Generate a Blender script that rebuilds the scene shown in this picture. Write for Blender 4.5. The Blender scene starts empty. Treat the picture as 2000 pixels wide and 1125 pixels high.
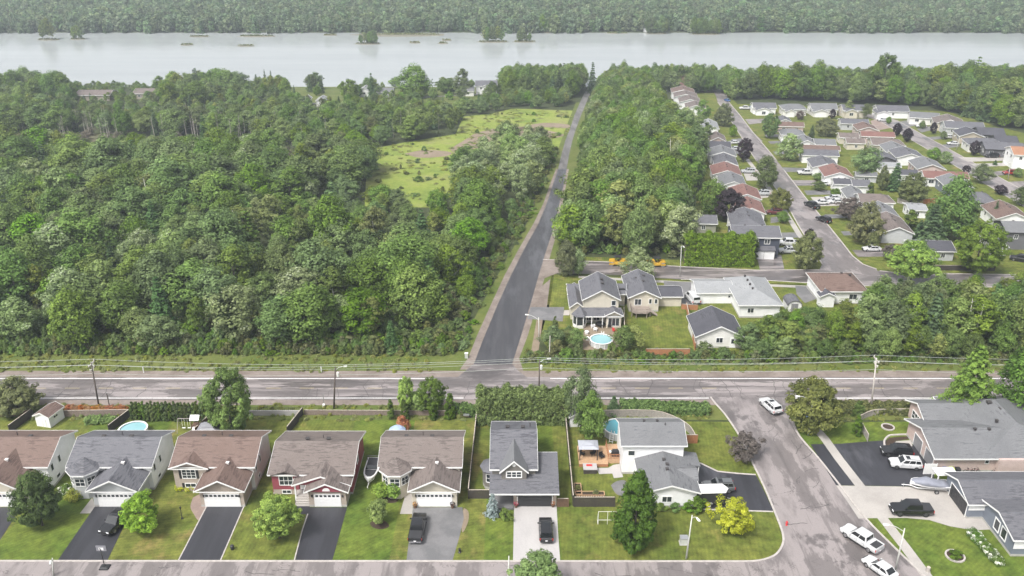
import bpy, bmesh, math, random
import numpy as np
from mathutils import Vector, Matrix
sc = bpy.context.scene
COL = sc.collection
R = math.radians
# ------------------------------------------------------------------ camera
F_PX = 1700.0; PITCH = R(24.1); CAM_H = 80.0          # focal length in photo pixels (2000 wide), pitch, height
cam = bpy.data.cameras.new('camera'); cam.sensor_width = 36.0; cam.lens = 36.0*F_PX/2000.0
cam.clip_start = 1.0; cam.clip_end = 9000.0
camo = bpy.data.objects.new('camera', cam); COL.objects.link(camo)
camo.location = (0, 0, CAM_H); camo.rotation_euler = (R(90)-PITCH, 0, 0)
sc.camera = camo
# ------------------------------------------------------------------ sky and sun (bright overcast)
SUN_EL = R(55); SUN_AZ = R(222)
w = bpy.data.worlds.new('World'); sc.world = w; w.use_nodes = True
nt = w.node_tree
bg = nt.nodes['Background']; bg.inputs['Strength'].default_value = 0.1
sky = nt.nodes.new('ShaderNodeTexSky'); sky.sky_type = 'NISHITA'; sky.sun_disc = False
sky.sun_elevation = SUN_EL; sky.sun_rotation = SUN_AZ
sky.air_density = 1.0; sky.dust_density = 6.0; sky.ozone_density = 1.0; sky.altitude = 150
hs = nt.nodes.new('ShaderNodeHueSaturation'); hs.inputs['Saturation'].default_value = 0.22
hs.inputs['Value'].default_value = 1.0
nt.links.new(sky.outputs[0], hs.inputs['Color']); nt.links.new(hs.outputs[0], bg.inputs['Color'])
sl = bpy.data.lights.new('sun', 'SUN'); sl.energy = 1.5; sl.angle = R(12); sl.color = (1.0, 0.97, 0.92)
so = bpy.data.objects.new('sun', sl); COL.objects.link(so)
so.rotation_euler = Vector((-math.sin(SUN_AZ)*math.cos(SUN_EL), -math.cos(SUN_AZ)*math.cos(SUN_EL), -math.sin(SUN_EL))).to_track_quat('-Z', 'Y').to_euler()
so.location = (60, 160, 400)
sc.view_settings.view_transform = 'Standard'; sc.view_settings.look = 'None'
sc.view_settings.exposure = 1.3; sc.view_settings.gamma = 1.0; sc.view_settings.use_curve_mapping = False
sc.render.engine = 'CYCLES'
sc.cycles.use_denoising = True
sc.cycles.max_bounces = 6; sc.cycles.diffuse_bounces = 3; sc.cycles.glossy_bounces = 2
sc.cycles.transmission_bounces = 2; sc.cycles.volume_bounces = 0; sc.cycles.transparent_max_bounces = 6
HAZE = 0.0003
# ------------------------------------------------------------------ terrain: falls towards the river, flat otherwise
KN = [(-60, 0), (170, 0), (300, -6), (400, -12), (470, -17), (536, -25.0), (556, -29), (762, -29), (776, -25.0), (1000, -23), (1500, -8), (2400, 60)]
WATER_Z = -25.4
def g(y):
    for (a, za), (b, zb) in zip(KN, KN[1:]):
        if y <= b: return za+(zb-za)*(y-a)/(b-a)
    return KN[-1][1]
def at(px, py, h=0.0):
    """the place on the ground (or h above it) that the photo shows at px, py"""
    u = (px-1000.0)/F_PX; v = (py-562.5)/F_PX
    dy = math.cos(PITCH)-v*math.sin(PITCH); dz = -math.sin(PITCH)-v*math.cos(PITCH)
    lo, hi = 1.0, 3000.0
    for _ in range(50):
        m = (lo+hi)/2
        if CAM_H+m*dz > g(m*dy)+h: lo = m
        else: hi = m
    return Vector((lo*u, lo*dy, g(lo*dy)+h))
def height_at(p, py):
    """height above the ground of something standing at p whose top the photo shows at row py"""
    a = PITCH+math.atan((py-562.5)/F_PX)
    return CAM_H-p.y*math.tan(a)-p.z
def depth_of(p): return p.y*math.cos(PITCH)+(CAM_H-p.z)*math.sin(PITCH)
def width_at(p, wpx): return wpx*depth_of(p)/F_PX
# ------------------------------------------------------------------ materials
MATS = {}
def newmat(name):
    m = bpy.data.materials.new(name); m.use_nodes = True
    MATS[name] = m
    return m, m.node_tree.nodes, m.node_tree.links, m.node_tree.nodes['Principled BSDF']
def rgba(c): return (c[0], c[1], c[2], 1.0)
def noise(N, L, vec, scale, detail=4.0, rough=0.6, stretch=None):
    if stretch is not None:
        mp = N.new('ShaderNodeMapping'); mp.inputs['Scale'].default_value = stretch
        L.new(vec, mp.inputs['Vector']); vec = mp.outputs['Vector']
    n = N.new('ShaderNodeTexNoise'); n.inputs['Scale'].default_value = scale
    n.inputs['Detail'].default_value = detail; n.inputs['Roughness'].default_value = rough
    L.new(vec, n.inputs['Vector']); return n.outputs['Fac']
def ramp(N, L, fac, stops):
    r = N.new('ShaderNodeValToRGB'); e = r.color_ramp.elements
    e[0].position = stops[0][0]; e[0].color = rgba(stops[0][1]); e[1].position = stops[-1][0]; e[1].color = rgba(stops[-1][1])
    for p, c in stops[1:-1]:
        k = e.new(p); k.color = rgba(c)
    L.new(fac, r.inputs['Fac']); return r.outputs['Color']
def mixc(N, L, fac, a, b, mode='MIX'):
    m = N.new('ShaderNodeMix'); m.data_type = 'RGBA'; m.blend_type = mode
    if isinstance(fac, float): m.inputs[0].default_value = fac
    else: L.new(fac, m.inputs[0])
    for s, i in ((a, 6), (b, 7)):
        if isinstance(s, tuple): m.inputs[i].default_value = rgba(s)
        else: L.new(s, m.inputs[i])
    return m.outputs[2]
def bumpn(N, L, B, fac, strength, dist):
    b = N.new('ShaderNodeBump'); b.inputs['Strength'].default_value = strength; b.inputs['Distance'].default_value = dist
    L.new(fac, b.inputs['Height']); L.new(b.outputs[0], B.inputs['Normal'])
def M(name, c, rough=0.6, var=0.12, scale=3.0, bump=0.0, metal=0.0, spec=0.5, stretch=None):
    """plain material with a little grain and wear"""
    m, N, L, B = newmat(name)
    tc = N.new('ShaderNodeTexCoord').outputs['Object']
    f = noise(N, L, tc, scale, 5, 0.65, stretch)
    lo = tuple(max(0, x*(1-var)) for x in c); hi = tuple(min(1, x*(1+var)) for x in c)
    L.new(ramp(N, L, f, [(0.3, lo), (0.7, hi)]), B.inputs['Base Color'])
    B.inputs['Roughness'].default_value = rough; B.inputs['Metallic'].default_value = metal
    B.inputs['Specular IOR Level'].default_value = spec
    if bump: bumpn(N, L, B, f, 0.5, bump)
    return m
def glass_mat(name, c, rough=0.05):
    m, N, L, B = newmat(name)
    B.inputs['Base Color'].default_value = rgba(c); B.inputs['Roughness'].default_value = rough
    B.inputs['Specular IOR Level'].default_value = 0.7
    return m
# ------------------------------------------------------------------ mesh building
class MB:
    def __init__(s): s.v = []; s.f = []; s.mi = []; s.m = 0
    def add(s, vs, fs):
        o = len(s.v); s.v += [tuple(p) for p in vs]
        for f in fs: s.f.append(tuple(o+i for i in f)); s.mi.append(s.m)
        return s
    def hexa(s, p):          # 8 points: bottom ring 0-3 counter-clockwise, top ring 4-7
        return s.add(p, [(3,2,1,0),(4,5,6,7),(0,1,5,4),(1,2,6,5),(2,3,7,6),(3,0,4,7)])
    def box(s, x0, x1, y0, y1, z0, z1):
        return s.hexa([(x0,y0,z0),(x1,y0,z0),(x1,y1,z0),(x0,y1,z0),(x0,y0,z1),(x1,y0,z1),(x1,y1,z1),(x0,y1,z1)])
    def cbox(s, c, d, rz=0.0, rx=0.0, ry=0.0):
        mt = Matrix.Translation(c) @ Matrix.Rotation(rz,4,'Z') @ Matrix.Rotation(ry,4,'Y') @ Matrix.Rotation(rx,4,'X')
        x,y,z = d[0]/2,d[1]/2,d[2]/2
        return s.hexa([mt @ Vector(q) for q in [(-x,-y,-z),(x,-y,-z),(x,y,-z),(-x,y,-z),(-x,-y,z),(x,-y,z),(x,y,z),(-x,y,z)]])
    def prism(s, poly, z0, z1):
        n = len(poly)
        vs = [(x,y,z0) for x,y in poly]+[(x,y,z1) for x,y in poly]
        return s.add(vs, [tuple(range(n-1,-1,-1)), tuple(range(n,2*n))]+[(i,(i+1)%n,n+(i+1)%n,n+i) for i in range(n)])
    def slab(s, poly3, d):     # polygon of 3-D points extruded by vector d
        n = len(poly3); d = Vector(d); vs = [Vector(p) for p in poly3]; vs = vs+[p+d for p in vs]
        return s.add(vs, [tuple(range(n-1,-1,-1)), tuple(range(n,2*n))]+[(i,(i+1)%n,n+(i+1)%n,n+i) for i in range(n)])
    def tube(s, pts, rs, n=8, cap=True):
        pts = [Vector(p) for p in pts]
        if not isinstance(rs,(list,tuple)): rs = [rs]*len(pts)
        vs = []; fs = []; prev = None
        for i,p in enumerate(pts):
            t = (pts[min(i+1,len(pts)-1)]-pts[max(i-1,0)]).normalized()
            if prev is None:
                a = t.orthogonal().normalized()
            else:
                a = (prev-t*prev.dot(t)).normalized()
            prev = a; b = t.cross(a)
            for k in range(n):
                q = 2*math.pi*k/n; vs.append(p+(a*math.cos(q)+b*math.sin(q))*rs[i])
        for i in range(len(pts)-1):
            for k in range(n):
                fs.append((i*n+k,i*n+(k+1)%n,(i+1)*n+(k+1)%n,(i+1)*n+k))
        if cap: fs.append(tuple(range(n-1,-1,-1))); fs.append(tuple(range((len(pts)-1)*n,len(pts)*n)))
        return s.add(vs, fs)
    def loft(s, rings, cap=True):
        n = len(rings[0]); vs = [p for r in rings for p in r]; fs = []
        for i in range(len(rings)-1):
            for k in range(n): fs.append((i*n+k,i*n+(k+1)%n,(i+1)*n+(k+1)%n,(i+1)*n+k))
        if cap: fs.append(tuple(range(n-1,-1,-1))); fs.append(tuple(range((len(rings)-1)*n,len(rings)*n)))
        return s.add(vs, fs)
    def lathe(s, prof, c=(0,0,0), n=16):
        rings = [[(c[0]+r*math.cos(2*math.pi*k/n), c[1]+r*math.sin(2*math.pi*k/n), c[2]+z) for k in range(n)] for r,z in prof]
        return s.loft(rings)
    def mesh(s, name, mats, smooth=False):
        me = bpy.data.meshes.new(name); me.from_pydata(s.v, [], s.f)
        for m in (mats if isinstance(mats,(list,tuple)) else [mats]): me.materials.append(m)
        if any(s.mi): me.polygons.foreach_set('material_index', s.mi)
        bm = bmesh.new(); bm.from_mesh(me); bmesh.ops.recalc_face_normals(bm, faces=bm.faces); bm.to_mesh(me); bm.free()
        if smooth: me.polygons.foreach_set('use_smooth', [True]*len(me.polygons))
        if smooth == 'angle': me.set_sharp_from_angle(angle=R(38))
        return me
    def build(s, name, mats, parent=None, smooth=False, label=None, kind=None):
        return link(name, s.mesh(name, mats, smooth), parent, label, kind)
def link(name, me, parent=None, label=None, kind=None):
    o = bpy.data.objects.new(name, me); COL.objects.link(o)
    if parent is not None: o.parent = parent
    if label: o['label'] = label
    if kind: o['kind'] = kind
    return o
def tag(o, label, cat, group=None):
    o['label'] = label; o['category'] = cat
    if group: o['group'] = group
    return o
def thing(name, label, cat, loc=(0,0,0), rz=0.0, group=None):
    o = bpy.data.objects.new(name, None); COL.objects.link(o); o.empty_display_size = 0.5
    o.location = loc; o.rotation_euler = (0,0,rz)
    return tag(o, label, cat, group)
def copy_tree(o, parent=None):
    c = o.copy(); COL.objects.link(c); c.parent = parent
    for ch in o.children: copy_tree(ch, c)
    return c
def smooth_line(pts, n=6):
    """Catmull-Rom through 2-D points"""
    P = [Vector((p[0],p[1])) for p in pts]; out = []
    for i in range(len(P)-1):
        p0 = P[max(i-1,0)]; p1 = P[i]; p2 = P[i+1]; p3 = P[min(i+2,len(P)-1)]
        for k in range(n):
            t = k/n
            out.append(0.5*((2*p1)+(p2-p0)*t+(2*p0-5*p1+4*p2-p3)*t*t+(3*p1-p0-3*p2+p3)*t**3))
    out.append(P[-1]); return out
def px2(pts): return [at(*p).to_2d() for p in pts]
def sheet(name, poly, lift, mat, kind='structure', label=None):
    """a flat covering laid on the terrain along the outline poly (world x, y)"""
    bm = bmesh.new()
    vs = [bm.verts.new((p[0],p[1],0)) for p in poly]
    bm.faces.new(vs); bmesh.ops.triangulate(bm, faces=bm.faces)
    for y,_ in KN:
        geom = list(bm.verts)+list(bm.edges)+list(bm.faces)
        bmesh.ops.bisect_plane(bm, geom=geom, dist=1e-5, plane_co=(0,y,0), plane_no=(0,1,0))
    for v in bm.verts: v.co.z = g(v.co.y)+lift
    bmesh.ops.recalc_face_normals(bm, faces=bm.faces)
    for f in bm.faces:
        if f.normal.z < 0: f.normal_flip()
    me = bpy.data.meshes.new(name); bm.to_mesh(me); bm.free(); me.materials.append(mat)
    return link(name, me, None, label, kind)
def offset_line(line, d):
    out = []
    for i,p in enumerate(line):
        a = line[max(i-1,0)]; b = line[min(i+1,len(line)-1)]
        t = (Vector(b[:2])-Vector(a[:2])).normalized(); nrm = Vector((-t.y,t.x))
        dd = d[i] if isinstance(d,(list,tuple)) else d
        out.append(Vector(p[:2])+nrm*dd)
    return out
def strip(name, line, w, lift, mat, kind='structure'):
    a = offset_line(line, w/2); b = offset_line(line, -w/2)
    return sheet(name, a+b[::-1], lift, mat, kind)
def kerb(name, line, wdt, h, mat):
    mb = MB(); a = offset_line(line, wdt/2); b = offset_line(line, -wdt/2)
    for i in range(len(line)-1):
        q = []
        for p in (a[i], b[i], b[i+1], a[i+1]): q.append((p.x,p.y,g(p.y)-0.05))
        for p in (a[i], b[i], b[i+1], a[i+1]): q.append((p.x,p.y,g(p.y)+h))
        mb.hexa(q)
    return mb.build(name, mat, kind='structure')
# ------------------------------------------------------------------ ground materials
def ground_mat(name, stops, scale, stops2=None, scale2=0.05, rough=0.85, bump=0.05, stretch=None, fac2=0.5, spec=0.25):
    m, N, L, B = newmat(name)
    tc = N.new('ShaderNodeTexCoord').outputs['Object']
    c = ramp(N, L, noise(N, L, tc, scale, 8, 0.7, stretch), stops)
    if stops2:
        c2 = ramp(N, L, noise(N, L, tc, scale2, 5, 0.6), stops2)
        c = mixc(N, L, fac2, c, c2)
    L.new(c, B.inputs['Base Color']); B.inputs['Roughness'].default_value = rough
    B.inputs['Specular IOR Level'].default_value = spec
    if bump: bumpn(N, L, B, noise(N, L, tc, scale*2.5, 6, 0.7), 0.6, bump)
    return m
ground_mat('forest_floor', [(0.3,(0.022,0.032,0.012)),(0.5,(0.045,0.06,0.02)),(0.75,(0.075,0.075,0.03))], 0.6, [(0.3,(0.03,0.045,0.014)),(0.7,(0.06,0.065,0.03))], 0.03, bump=0.2)
def lawn_mat(name, a, b, dry, drylo=0.60, phase=0.0):
    m, N, L, B = newmat(name)
    tc = N.new('ShaderNodeTexCoord').outputs['Object']
    f1 = noise(N, L, tc, 7.0, 6, 0.75)
    f2 = noise(N, L, tc, 0.16, 5, 0.62)
    f3 = noise(N, L, tc, 0.7, 5, 0.7)
    c = ramp(N, L, f2, [(0.35,a),(0.62,b)])
    c = mixc(N, L, ramp(N, L, noise(N, L, tc, 0.22, 7, 0.62, (1.0,0.75,1)), [(drylo,(0,0,0)),(drylo+0.17,(1,1,1))]), c, dry)
    c = mixc(N, L, 0.75, c, ramp(N, L, f3, [(0.3,(0.2,0.2,0.2)),(0.7,(0.82,0.82,0.82))]), 'OVERLAY')
    # faint mowing lines
    mp = N.new('ShaderNodeMapping'); mp.inputs['Rotation'].default_value = (0,0,phase); L.new(tc, mp.inputs['Vector'])
    wv = N.new('ShaderNodeTexWave'); wv.inputs['Scale'].default_value = 0.55; wv.inputs['Distortion'].default_value = 1.6
    wv.inputs['Detail'].default_value = 3; L.new(mp.outputs[0], wv.inputs['Vector'])
    c = mixc(N, L, 0.16, c, ramp(N, L, wv.outputs['Fac'], [(0,(0.3,0.3,0.3)),(1,(0.72,0.72,0.72))]), 'OVERLAY')
    c = mixc(N, L, 0.7, c, ramp(N, L, f1, [(0.2,(0.22,0.22,0.22)),(0.8,(0.8,0.8,0.8))]), 'OVERLAY')
    L.new(c, B.inputs['Base Color']); B.inputs['Roughness'].default_value = 0.9; B.inputs['Specular IOR Level'].default_value = 0.2
    bumpn(N, L, B, f1, 0.7, 0.04)
    return m
lawn_mat('lawn_mid', (0.073,0.099,0.0165), (0.118,0.131,0.026), (0.17,0.142,0.046), 0.56, 0.1)
lawn_mat('lawn_lush', (0.062,0.100,0.0145), (0.102,0.133,0.021), (0.14,0.142,0.037), 0.62, 0.9)
lawn_mat('lawn_dry', (0.076,0.100,0.0175), (0.12,0.130,0.027), (0.18,0.142,0.05), 0.52, 1.4)
ground_mat('field_grass', [(0.3,(0.10,0.14,0.028)),(0.5,(0.17,0.215,0.042)),(0.7,(0.25,0.275,0.07))], 0.5, [(0.36,(0.10,0.16,0.028)),(0.5,(0.22,0.27,0.045)),(0.62,(0.25,0.25,0.09)),(0.7,(0.24,0.19,0.12))], 0.07, bump=0.3)
ground_mat('verge_grass', [(0.3,(0.0540,0.0720,0.0158)),(0.5,(0.0936,0.1224,0.0252)),(0.75,(0.1584,0.1584,0.0504))], 0.9, [(0.35,(0.0576,0.0936,0.0144)),(0.65,(0.1368,0.1440,0.0432))], 0.1, bump=0.15)
M('reed_bank',(0.15,0.14,0.10),0.9,0.25,1.0)
ground_mat('bog_grass', [(0.3,(0.0480,0.0560,0.0240)),(0.6,(0.1040,0.1000,0.0560))], 0.3, [(0.4,(0.0560,0.0720,0.0240)),(0.65,(0.1360,0.1200,0.0720))], 0.05, bump=0.3)
ground_mat('gravel', [(0.3,(0.1275,0.1013,0.0863)),(0.7,(0.2550,0.2137,0.1875))], 2.2, [(0.35,(0.1125,0.0900,0.0750)),(0.65,(0.2700,0.2325,0.2100))], 0.25, bump=0.05)
ground_mat('bare_earth', [(0.3,(0.1500,0.1050,0.0750)),(0.7,(0.2700,0.2100,0.1575))], 1.0, [(0.3,(0.1350,0.1200,0.0675)),(0.7,(0.2850,0.2325,0.1875))], 0.15, bump=0.15)
ground_mat('mulch', [(0.3,(0.028,0.02,0.015)),(0.7,(0.075,0.05,0.035))], 5.0, bump=0.08)
ground_mat('red_mulch', [(0.3,(0.11,0.045,0.035)),(0.7,(0.2,0.09,0.07))], 5.0, bump=0.05)
def road_mat(name, light, dark, wet, stretch=(0.05,0.5,1), patch=0.5, rough=0.5, crack=0.5):
    """old asphalt: pale worn surface, damp darker streaks and patches, short repaired cracks"""
    m, N, L, B = newmat(name)
    tc = N.new('ShaderNodeTexCoord').outputs['Object']
    f1 = noise(N, L, tc, 1.0, 7, 0.62, stretch)
    fine = tuple(q*(0.6 if q < 0.2 else 3.2) for q in stretch)
    f4 = noise(N, L, tc, 1.0, 5, 0.6, fine)
    f2 = noise(N, L, tc, 0.3, 9, 0.68, tuple(q*(2.2 if q < 0.2 else 1.0) for q in stretch))
    f3 = noise(N, L, tc, 9.0, 4, 0.7)
    c = mixc(N, L, ramp(N, L, f1, [(patch-0.06,(0,0,0)),(patch+0.08,(1,1,1))]), light, dark)
    if crack:
        f5 = noise(N, L, tc, 0.13, 11, 0.66, (0.45,1.6,1) if stretch[0] < stretch[1] else (1.7,0.5,1))
        c = mixc(N, L, ramp(N, L, f5, [(0.505,(0,0,0)),(0.535,(0.75,0.75,0.75))]), c, mixc(N, L, 0.5, dark, wet))
        c = mixc(N, L, ramp(N, L, f4, [(0.575,(0,0,0)),(0.64,(crack,crack,crack))]), c, wet)
        c = mixc(N, L, ramp(N, L, f2, [(0.57,(0,0,0)),(0.6,(0.85,0.85,0.85))]), c, wet)
    else:
        c = mixc(N, L, ramp(N, L, f2, [(0.56,(0,0,0)),(0.66,(0.7,0.7,0.7))]), c, wet)
    c = mixc(N, L, 0.5, c, ramp(N, L, f3, [(0.2,(0.3,0.3,0.3)),(0.8,(0.72,0.72,0.72))]), 'OVERLAY')
    if crack:
        cr = noise(N, L, tc, 0.35, 3, 0.5, (1,1.5,1)); ms = noise(N, L, tc, 0.12, 2, 0.5)
        a = N.new('ShaderNodeMath'); a.operation = 'SUBTRACT'; a.inputs[1].default_value = 0.5; L.new(cr, a.inputs[0])
        b = N.new('ShaderNodeMath'); b.operation = 'ABSOLUTE'; L.new(a.outputs[0], b.inputs[0])
        k = mixc(N, L, ramp(N, L, ms, [(0.47,(0,0,0)),(0.56,(1,1,1))]), (0.0,0.0,0.0), ramp(N, L, b.outputs[0], [(0.003,(0.75,0.75,0.75)),(0.008,(0,0,0))]))
        c = mixc(N, L, k, c, tuple(x*0.5 for x in dark))
    L.new(c, B.inputs['Base Color'])
    L.new(ramp(N, L, f2, [(0.5,(rough,)*3),(0.62,(rough*0.55,)*3)]), B.inputs['Roughness'])
    B.inputs['Specular IOR Level'].default_value = 0.5
    bumpn(N, L, B, f3, 0.3, 0.006)
    return m
road_mat('old_asphalt', (0.2666,0.2371,0.2334), (0.1295,0.1152,0.1134), (0.0760,0.0675,0.0665), (0.035,0.55,1), 0.52)
road_mat('street_asphalt', (0.2427,0.2159,0.2125), (0.1490,0.1325,0.1305), (0.0940,0.0836,0.0823), (0.3,0.09,1), 0.55)
road_mat('rough_asphalt', (0.2340,0.2082,0.2049), (0.1165,0.1036,0.1020), (0.0687,0.0611,0.0602), (0.1,0.5,1), 0.5, crack=0.7)
road_mat('new_asphalt', (0.054,0.053,0.058), (0.04,0.0395,0.044), (0.078,0.076,0.082), (0.5,0.04,1), 0.5, 0.5, 0)
road_mat('track_asphalt', (0.1500,0.1425,0.1387), (0.0975,0.0938,0.0915), (0.1725,0.1575,0.1500), (0.5,0.05,1), 0.5, 0.7, 0)
road_mat('black_drive', (0.034,0.034,0.041), (0.026,0.026,0.031), (0.085,0.084,0.095), (0.6,0.07,1), 0.5, 0.5, 0)
road_mat('grey_drive', (0.1581,0.1550,0.1581), (0.1178,0.1178,0.1209), (0.0992,0.0980,0.1023), (0.3,0.3,1), 0.5, 0.7, 0)
road_mat('concrete', (0.3588,0.3354,0.3120), (0.3120,0.2925,0.2730), (0.2730,0.2496,0.2301), (0.2,0.2,1), 0.5, 0.6, 0)
road_mat('pale_concrete', (0.3900,0.3744,0.3666), (0.3588,0.3432,0.3393), (0.3276,0.3159,0.3120), (0.3,0.1,1), 0.5, 0.6, 0)
road_mat('pink_paving', (0.2560,0.1920,0.1640), (0.2080,0.1560,0.1360), (0.1760,0.1320,0.1160), (0.4,0.4,1), 0.5, 0.6, 0)
M('kerb_concrete', (0.38,0.35,0.33), 0.7, 0.18, 2.0)
def paint_mat(name, c):
    m, N, L, B = newmat(name)
    tc = N.new('ShaderNodeTexCoord').outputs['Object']
    f = noise(N, L, tc, 3.0, 6, 0.75)
    L.new(ramp(N, L, f, [(0.32,(0.34,0.31,0.31)),(0.45,c)]), B.inputs['Base Color']); B.inputs['Roughness'].default_value = 0.55
    return m
paint_mat('white_paint', (0.8,0.79,0.78)); paint_mat('yellow_paint', (0.42,0.35,0.2))
def water_mat():
    m, N, L, B = newmat('river_water')
    tc = N.new('ShaderNodeTexCoord').outputs['Object']
    f = noise(N, L, tc, 0.02, 7, 0.65, (0.12,1,1))
    L.new(ramp(N, L, f, [(0.3,(0.27,0.29,0.295)),(0.7,(0.35,0.37,0.375))]), B.inputs['Base Color'])  # whiteness of the reflected sky put into the base colour
    B.inputs['Roughness'].default_value = 0.16; B.inputs['IOR'].default_value = 1.33
    B.inputs['Specular IOR Level'].default_value = 0.5
    bumpn(N, L, B, noise(N, L, tc, 0.5, 4, 0.6, (0.6,1.2,1)), 0.25, 0.05)
    return m
water_mat()
# ------------------------------------------------------------------ terrain sheet, one strip per fall of the land
M('tar',(0.062,0.057,0.057),0.5,0.2)
def build_ground():
    vs = []; fs = []
    xs = [-3000,-1200,-600,-300,-150,0,150,300,600,1200,3000]
    for y,z in KN:
        for x in xs: vs.append((x,y,z))
    n = len(xs)
    for j in range(len(KN)-1):
        for i in range(n-1): fs.append((j*n+i,j*n+i+1,(j+1)*n+i+1,(j+1)*n+i))
    mb = MB(); mb.add(vs, fs); mb.build('ground', MATS['forest_floor'], kind='structure')
build_ground()
sheet('river', [(-3000,530),(3000,530),(3000,790),(-3000,790)], 0, MATS['river_water'])
for v in bpy.data.objects['river'].data.vertices: v.co.z = WATER_Z
def pxs(name, pts, lift, mat, curve=False):
    p = px2(pts)
    if curve: p = smooth_line(p+[p[0]], 5)[:-1]
    return sheet(name, p, lift, MATS[mat])
# shoulders and verges of the main road
def xl(y0, y1, x0=-190.0, x1=190.0): return [(x0,y0),(x1,y0),(x1,y1),(x0,y1)]
sheet('grass_verge', xl(124.5,148.5), 0.004, MATS['verge_grass'])
sheet('road_shoulder', xl(129.2,141.2), 0.012, MATS['gravel'])
sheet('main_road', xl(130.9,138.9), 0.020, MATS['old_asphalt'])
def X(px,py): return at(px,py).x
for a,b,y in ((-190,X(850,744),138.3),(X(1075,742),190,138.3),(-190,X(905,779),131.5),(X(1065,779),X(1385,779),131.5),(X(1545,779),190,131.5)):
    sheet('edge_line', [(a,y-0.1),(b,y-0.1),(b,y+0.1),(a,y+0.1)], 0.032, MATS['white_paint'])
x = -188.0
while x < 188:
    if not (X(860,760) < x < X(1070,760) or X(1400,760) < x < X(1540,760)):
        sheet('centre_dash', [(x,134.83),(x+2.6,134.83),(x+2.6,134.97),(x,134.97)], 0.032, MATS['yellow_paint'])
    x += 6.0
# paved road through the woods
RL = [(925,712),(945,660),(970,600),(997,540),(1022,490),(1050,440),(1067,400),(1080,360),(1090,330)]
RR = [(1000,712),(1018,655),(1036,595),(1050,545),(1065,495),(1080,450),(1090,410),(1100,365),(1107,330)]
RL2 = [(1090,330),(1097,300),(1104,275),(1112,255),(1122,225),(1140,185),(1149,170)]
RR2 = [(1107,330),(1112,300),(1118,275),(1124,255),(1135,225),(1151,187),(1158,170)]
SL = [(898,722),(914,700),(932,655),(958,597),(986,537),(1013,487),(1043,435),(1061,398),(1075,358),(1086,330)]
SR = [(1022,724),(1014,700),(1031,655),(1049,595),(1063,545),(1076,495),(1089,450),(1097,410),(1105,365),(1111,330)]
pxs('forest_road_verge', [(870,722),(898,680),(925,625),(960,560),(990,505),(1020,455),(1042,405),(1058,365),(1075,330),(1090,290),(1125,200),(1175,200),(1140,290),(1125,340),(1110,410),(1100,460),(1085,520),(1075,590),(1055,660),(1045,715),(1040,735)], 0.008, 'verge_grass')
pxs('gravel_shoulder', SL+SR[::-1], 0.024, 'gravel')
pxs('forest_road', RL+RR[::-1], 0.034, 'new_asphalt')
pxs('gravel_track', RL2+RR2[::-1], 0.028, 'track_asphalt')
pxs('junction_apron', [(862,744.5),(895,736),(912,722),(925,711),(1000,711),(1012,724),(1030,738),(1058,744.5)], 0.040, 'rough_asphalt')
# the near street and the side street
sheet('front_street', [(-190,60),(120,60),(120,87.0),(48,87),(33,90.3),(-190,90.3)], 0.016, MATS['street_asphalt'])
CL = [(1388,776),(1398,789),(1420,815),(1447,857),(1470,905),(1492,950),(1513,1000),(1528,1040),(1529,1062),(1517,1082),(1497,1092),(1472,1096.5),(1440,1097)]
CR = [(1536,776),(1540,795),(1547,818),(1560,850),(1600,897),(1640,948),(1690,1012),(1745,1068),(1815,1135)]
cl = smooth_line(px2(CL),4); cr = smooth_line(px2(CR),4)
sheet('side_street', cl+[Vector((30,80)),Vector((60,80))]+cr[::-1], 0.024, MATS['street_asphalt'])
kerb('kerb', [Vector((-190,90.4))]+cl[::-1], 0.28, 0.12, MATS['kerb_concrete'])
kerb('kerb', cr[8:], 0.28, 0.12, MATS['kerb_concrete'])
# lawns of the near lots
yk = 90.4
def lot(x0t, x1t, x0b, x1b, mat, yb=124.5):
    sheet('lawn', [(x0b,yk),(x1b,yk),(x1t,yb),(x0t,yb)], 0.008, MATS[mat])
bd = [-125, X(-30,1095), X(160,1095), X(390,1095), X(612,1095), X(760,1095), X(945,1095), X(1098,1095)]
for i,mt in enumerate(['lawn_mid','lawn_lush','lawn_dry','lawn_mid','lawn_lush','lawn_dry','lawn_lush']):
    a,b = bd[i],bd[i+1]; lot(a,b,a,b,mt)
n0 = [p for p in cl if p.y > 92]
sheet('lawn', [Vector((bd[-1],yk)),Vector((33,yk))]+[p for p in cl[::-1] if p.y > yk+0.3 and p.y < 124.0]+[Vector((bd[-1],124.5))], 0.008, MATS['lawn_mid'])
sheet('lawn', [p for p in cr if 84 < p.y < 124.5]+[Vector((120,84)),Vector((120,124.5))], 0.008, MATS['lawn_lush'])
# driveways and paths
D = 0.030
pxs('driveway', [(-80,991),(41,991),(-25,1094.5),(-170,1094.5)], D, 'black_drive')
pxs('driveway', [(185,990),(261,988),(210,1094.5),(113,1094.5)], D, 'black_drive')
pxs('driveway', [(404,990),(475,990),(430,1094.5),(350,1094.5)], D, 'black_drive')
pxs('driveway', [(605,991),(678,991),(649,1094.5),(577,1094.5),(592,1030),(598,1005),(578,1003),(576,974),(605,973)], D, 'black_drive')
pxs('driveway', [(806.5,991),(903,991),(906,1012),(897,1050),(884,1094.5),(794,1094.5),(800,1045)], D, 'grey_drive')
pxs('driveway', [(1004,988),(1087,988),(1090,1040),(1094,1094.5),(1002,1094.5)], D, 'pale_concrete')
pxs('driveway', [(1352,904),(1368,906),(1385,914),(1402,922),(1440,926),(1476.5,928.5),(1494,962),(1510.5,998),(1374,994),(1361,964)], D, 'black_drive')
kerb('drive_edging', px2([(1352,903),(1368,905),(1385,913),(1402,921),(1440,925),(1476,927.5)]), 0.3, 0.06, MATS['kerb_concrete'])
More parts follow.
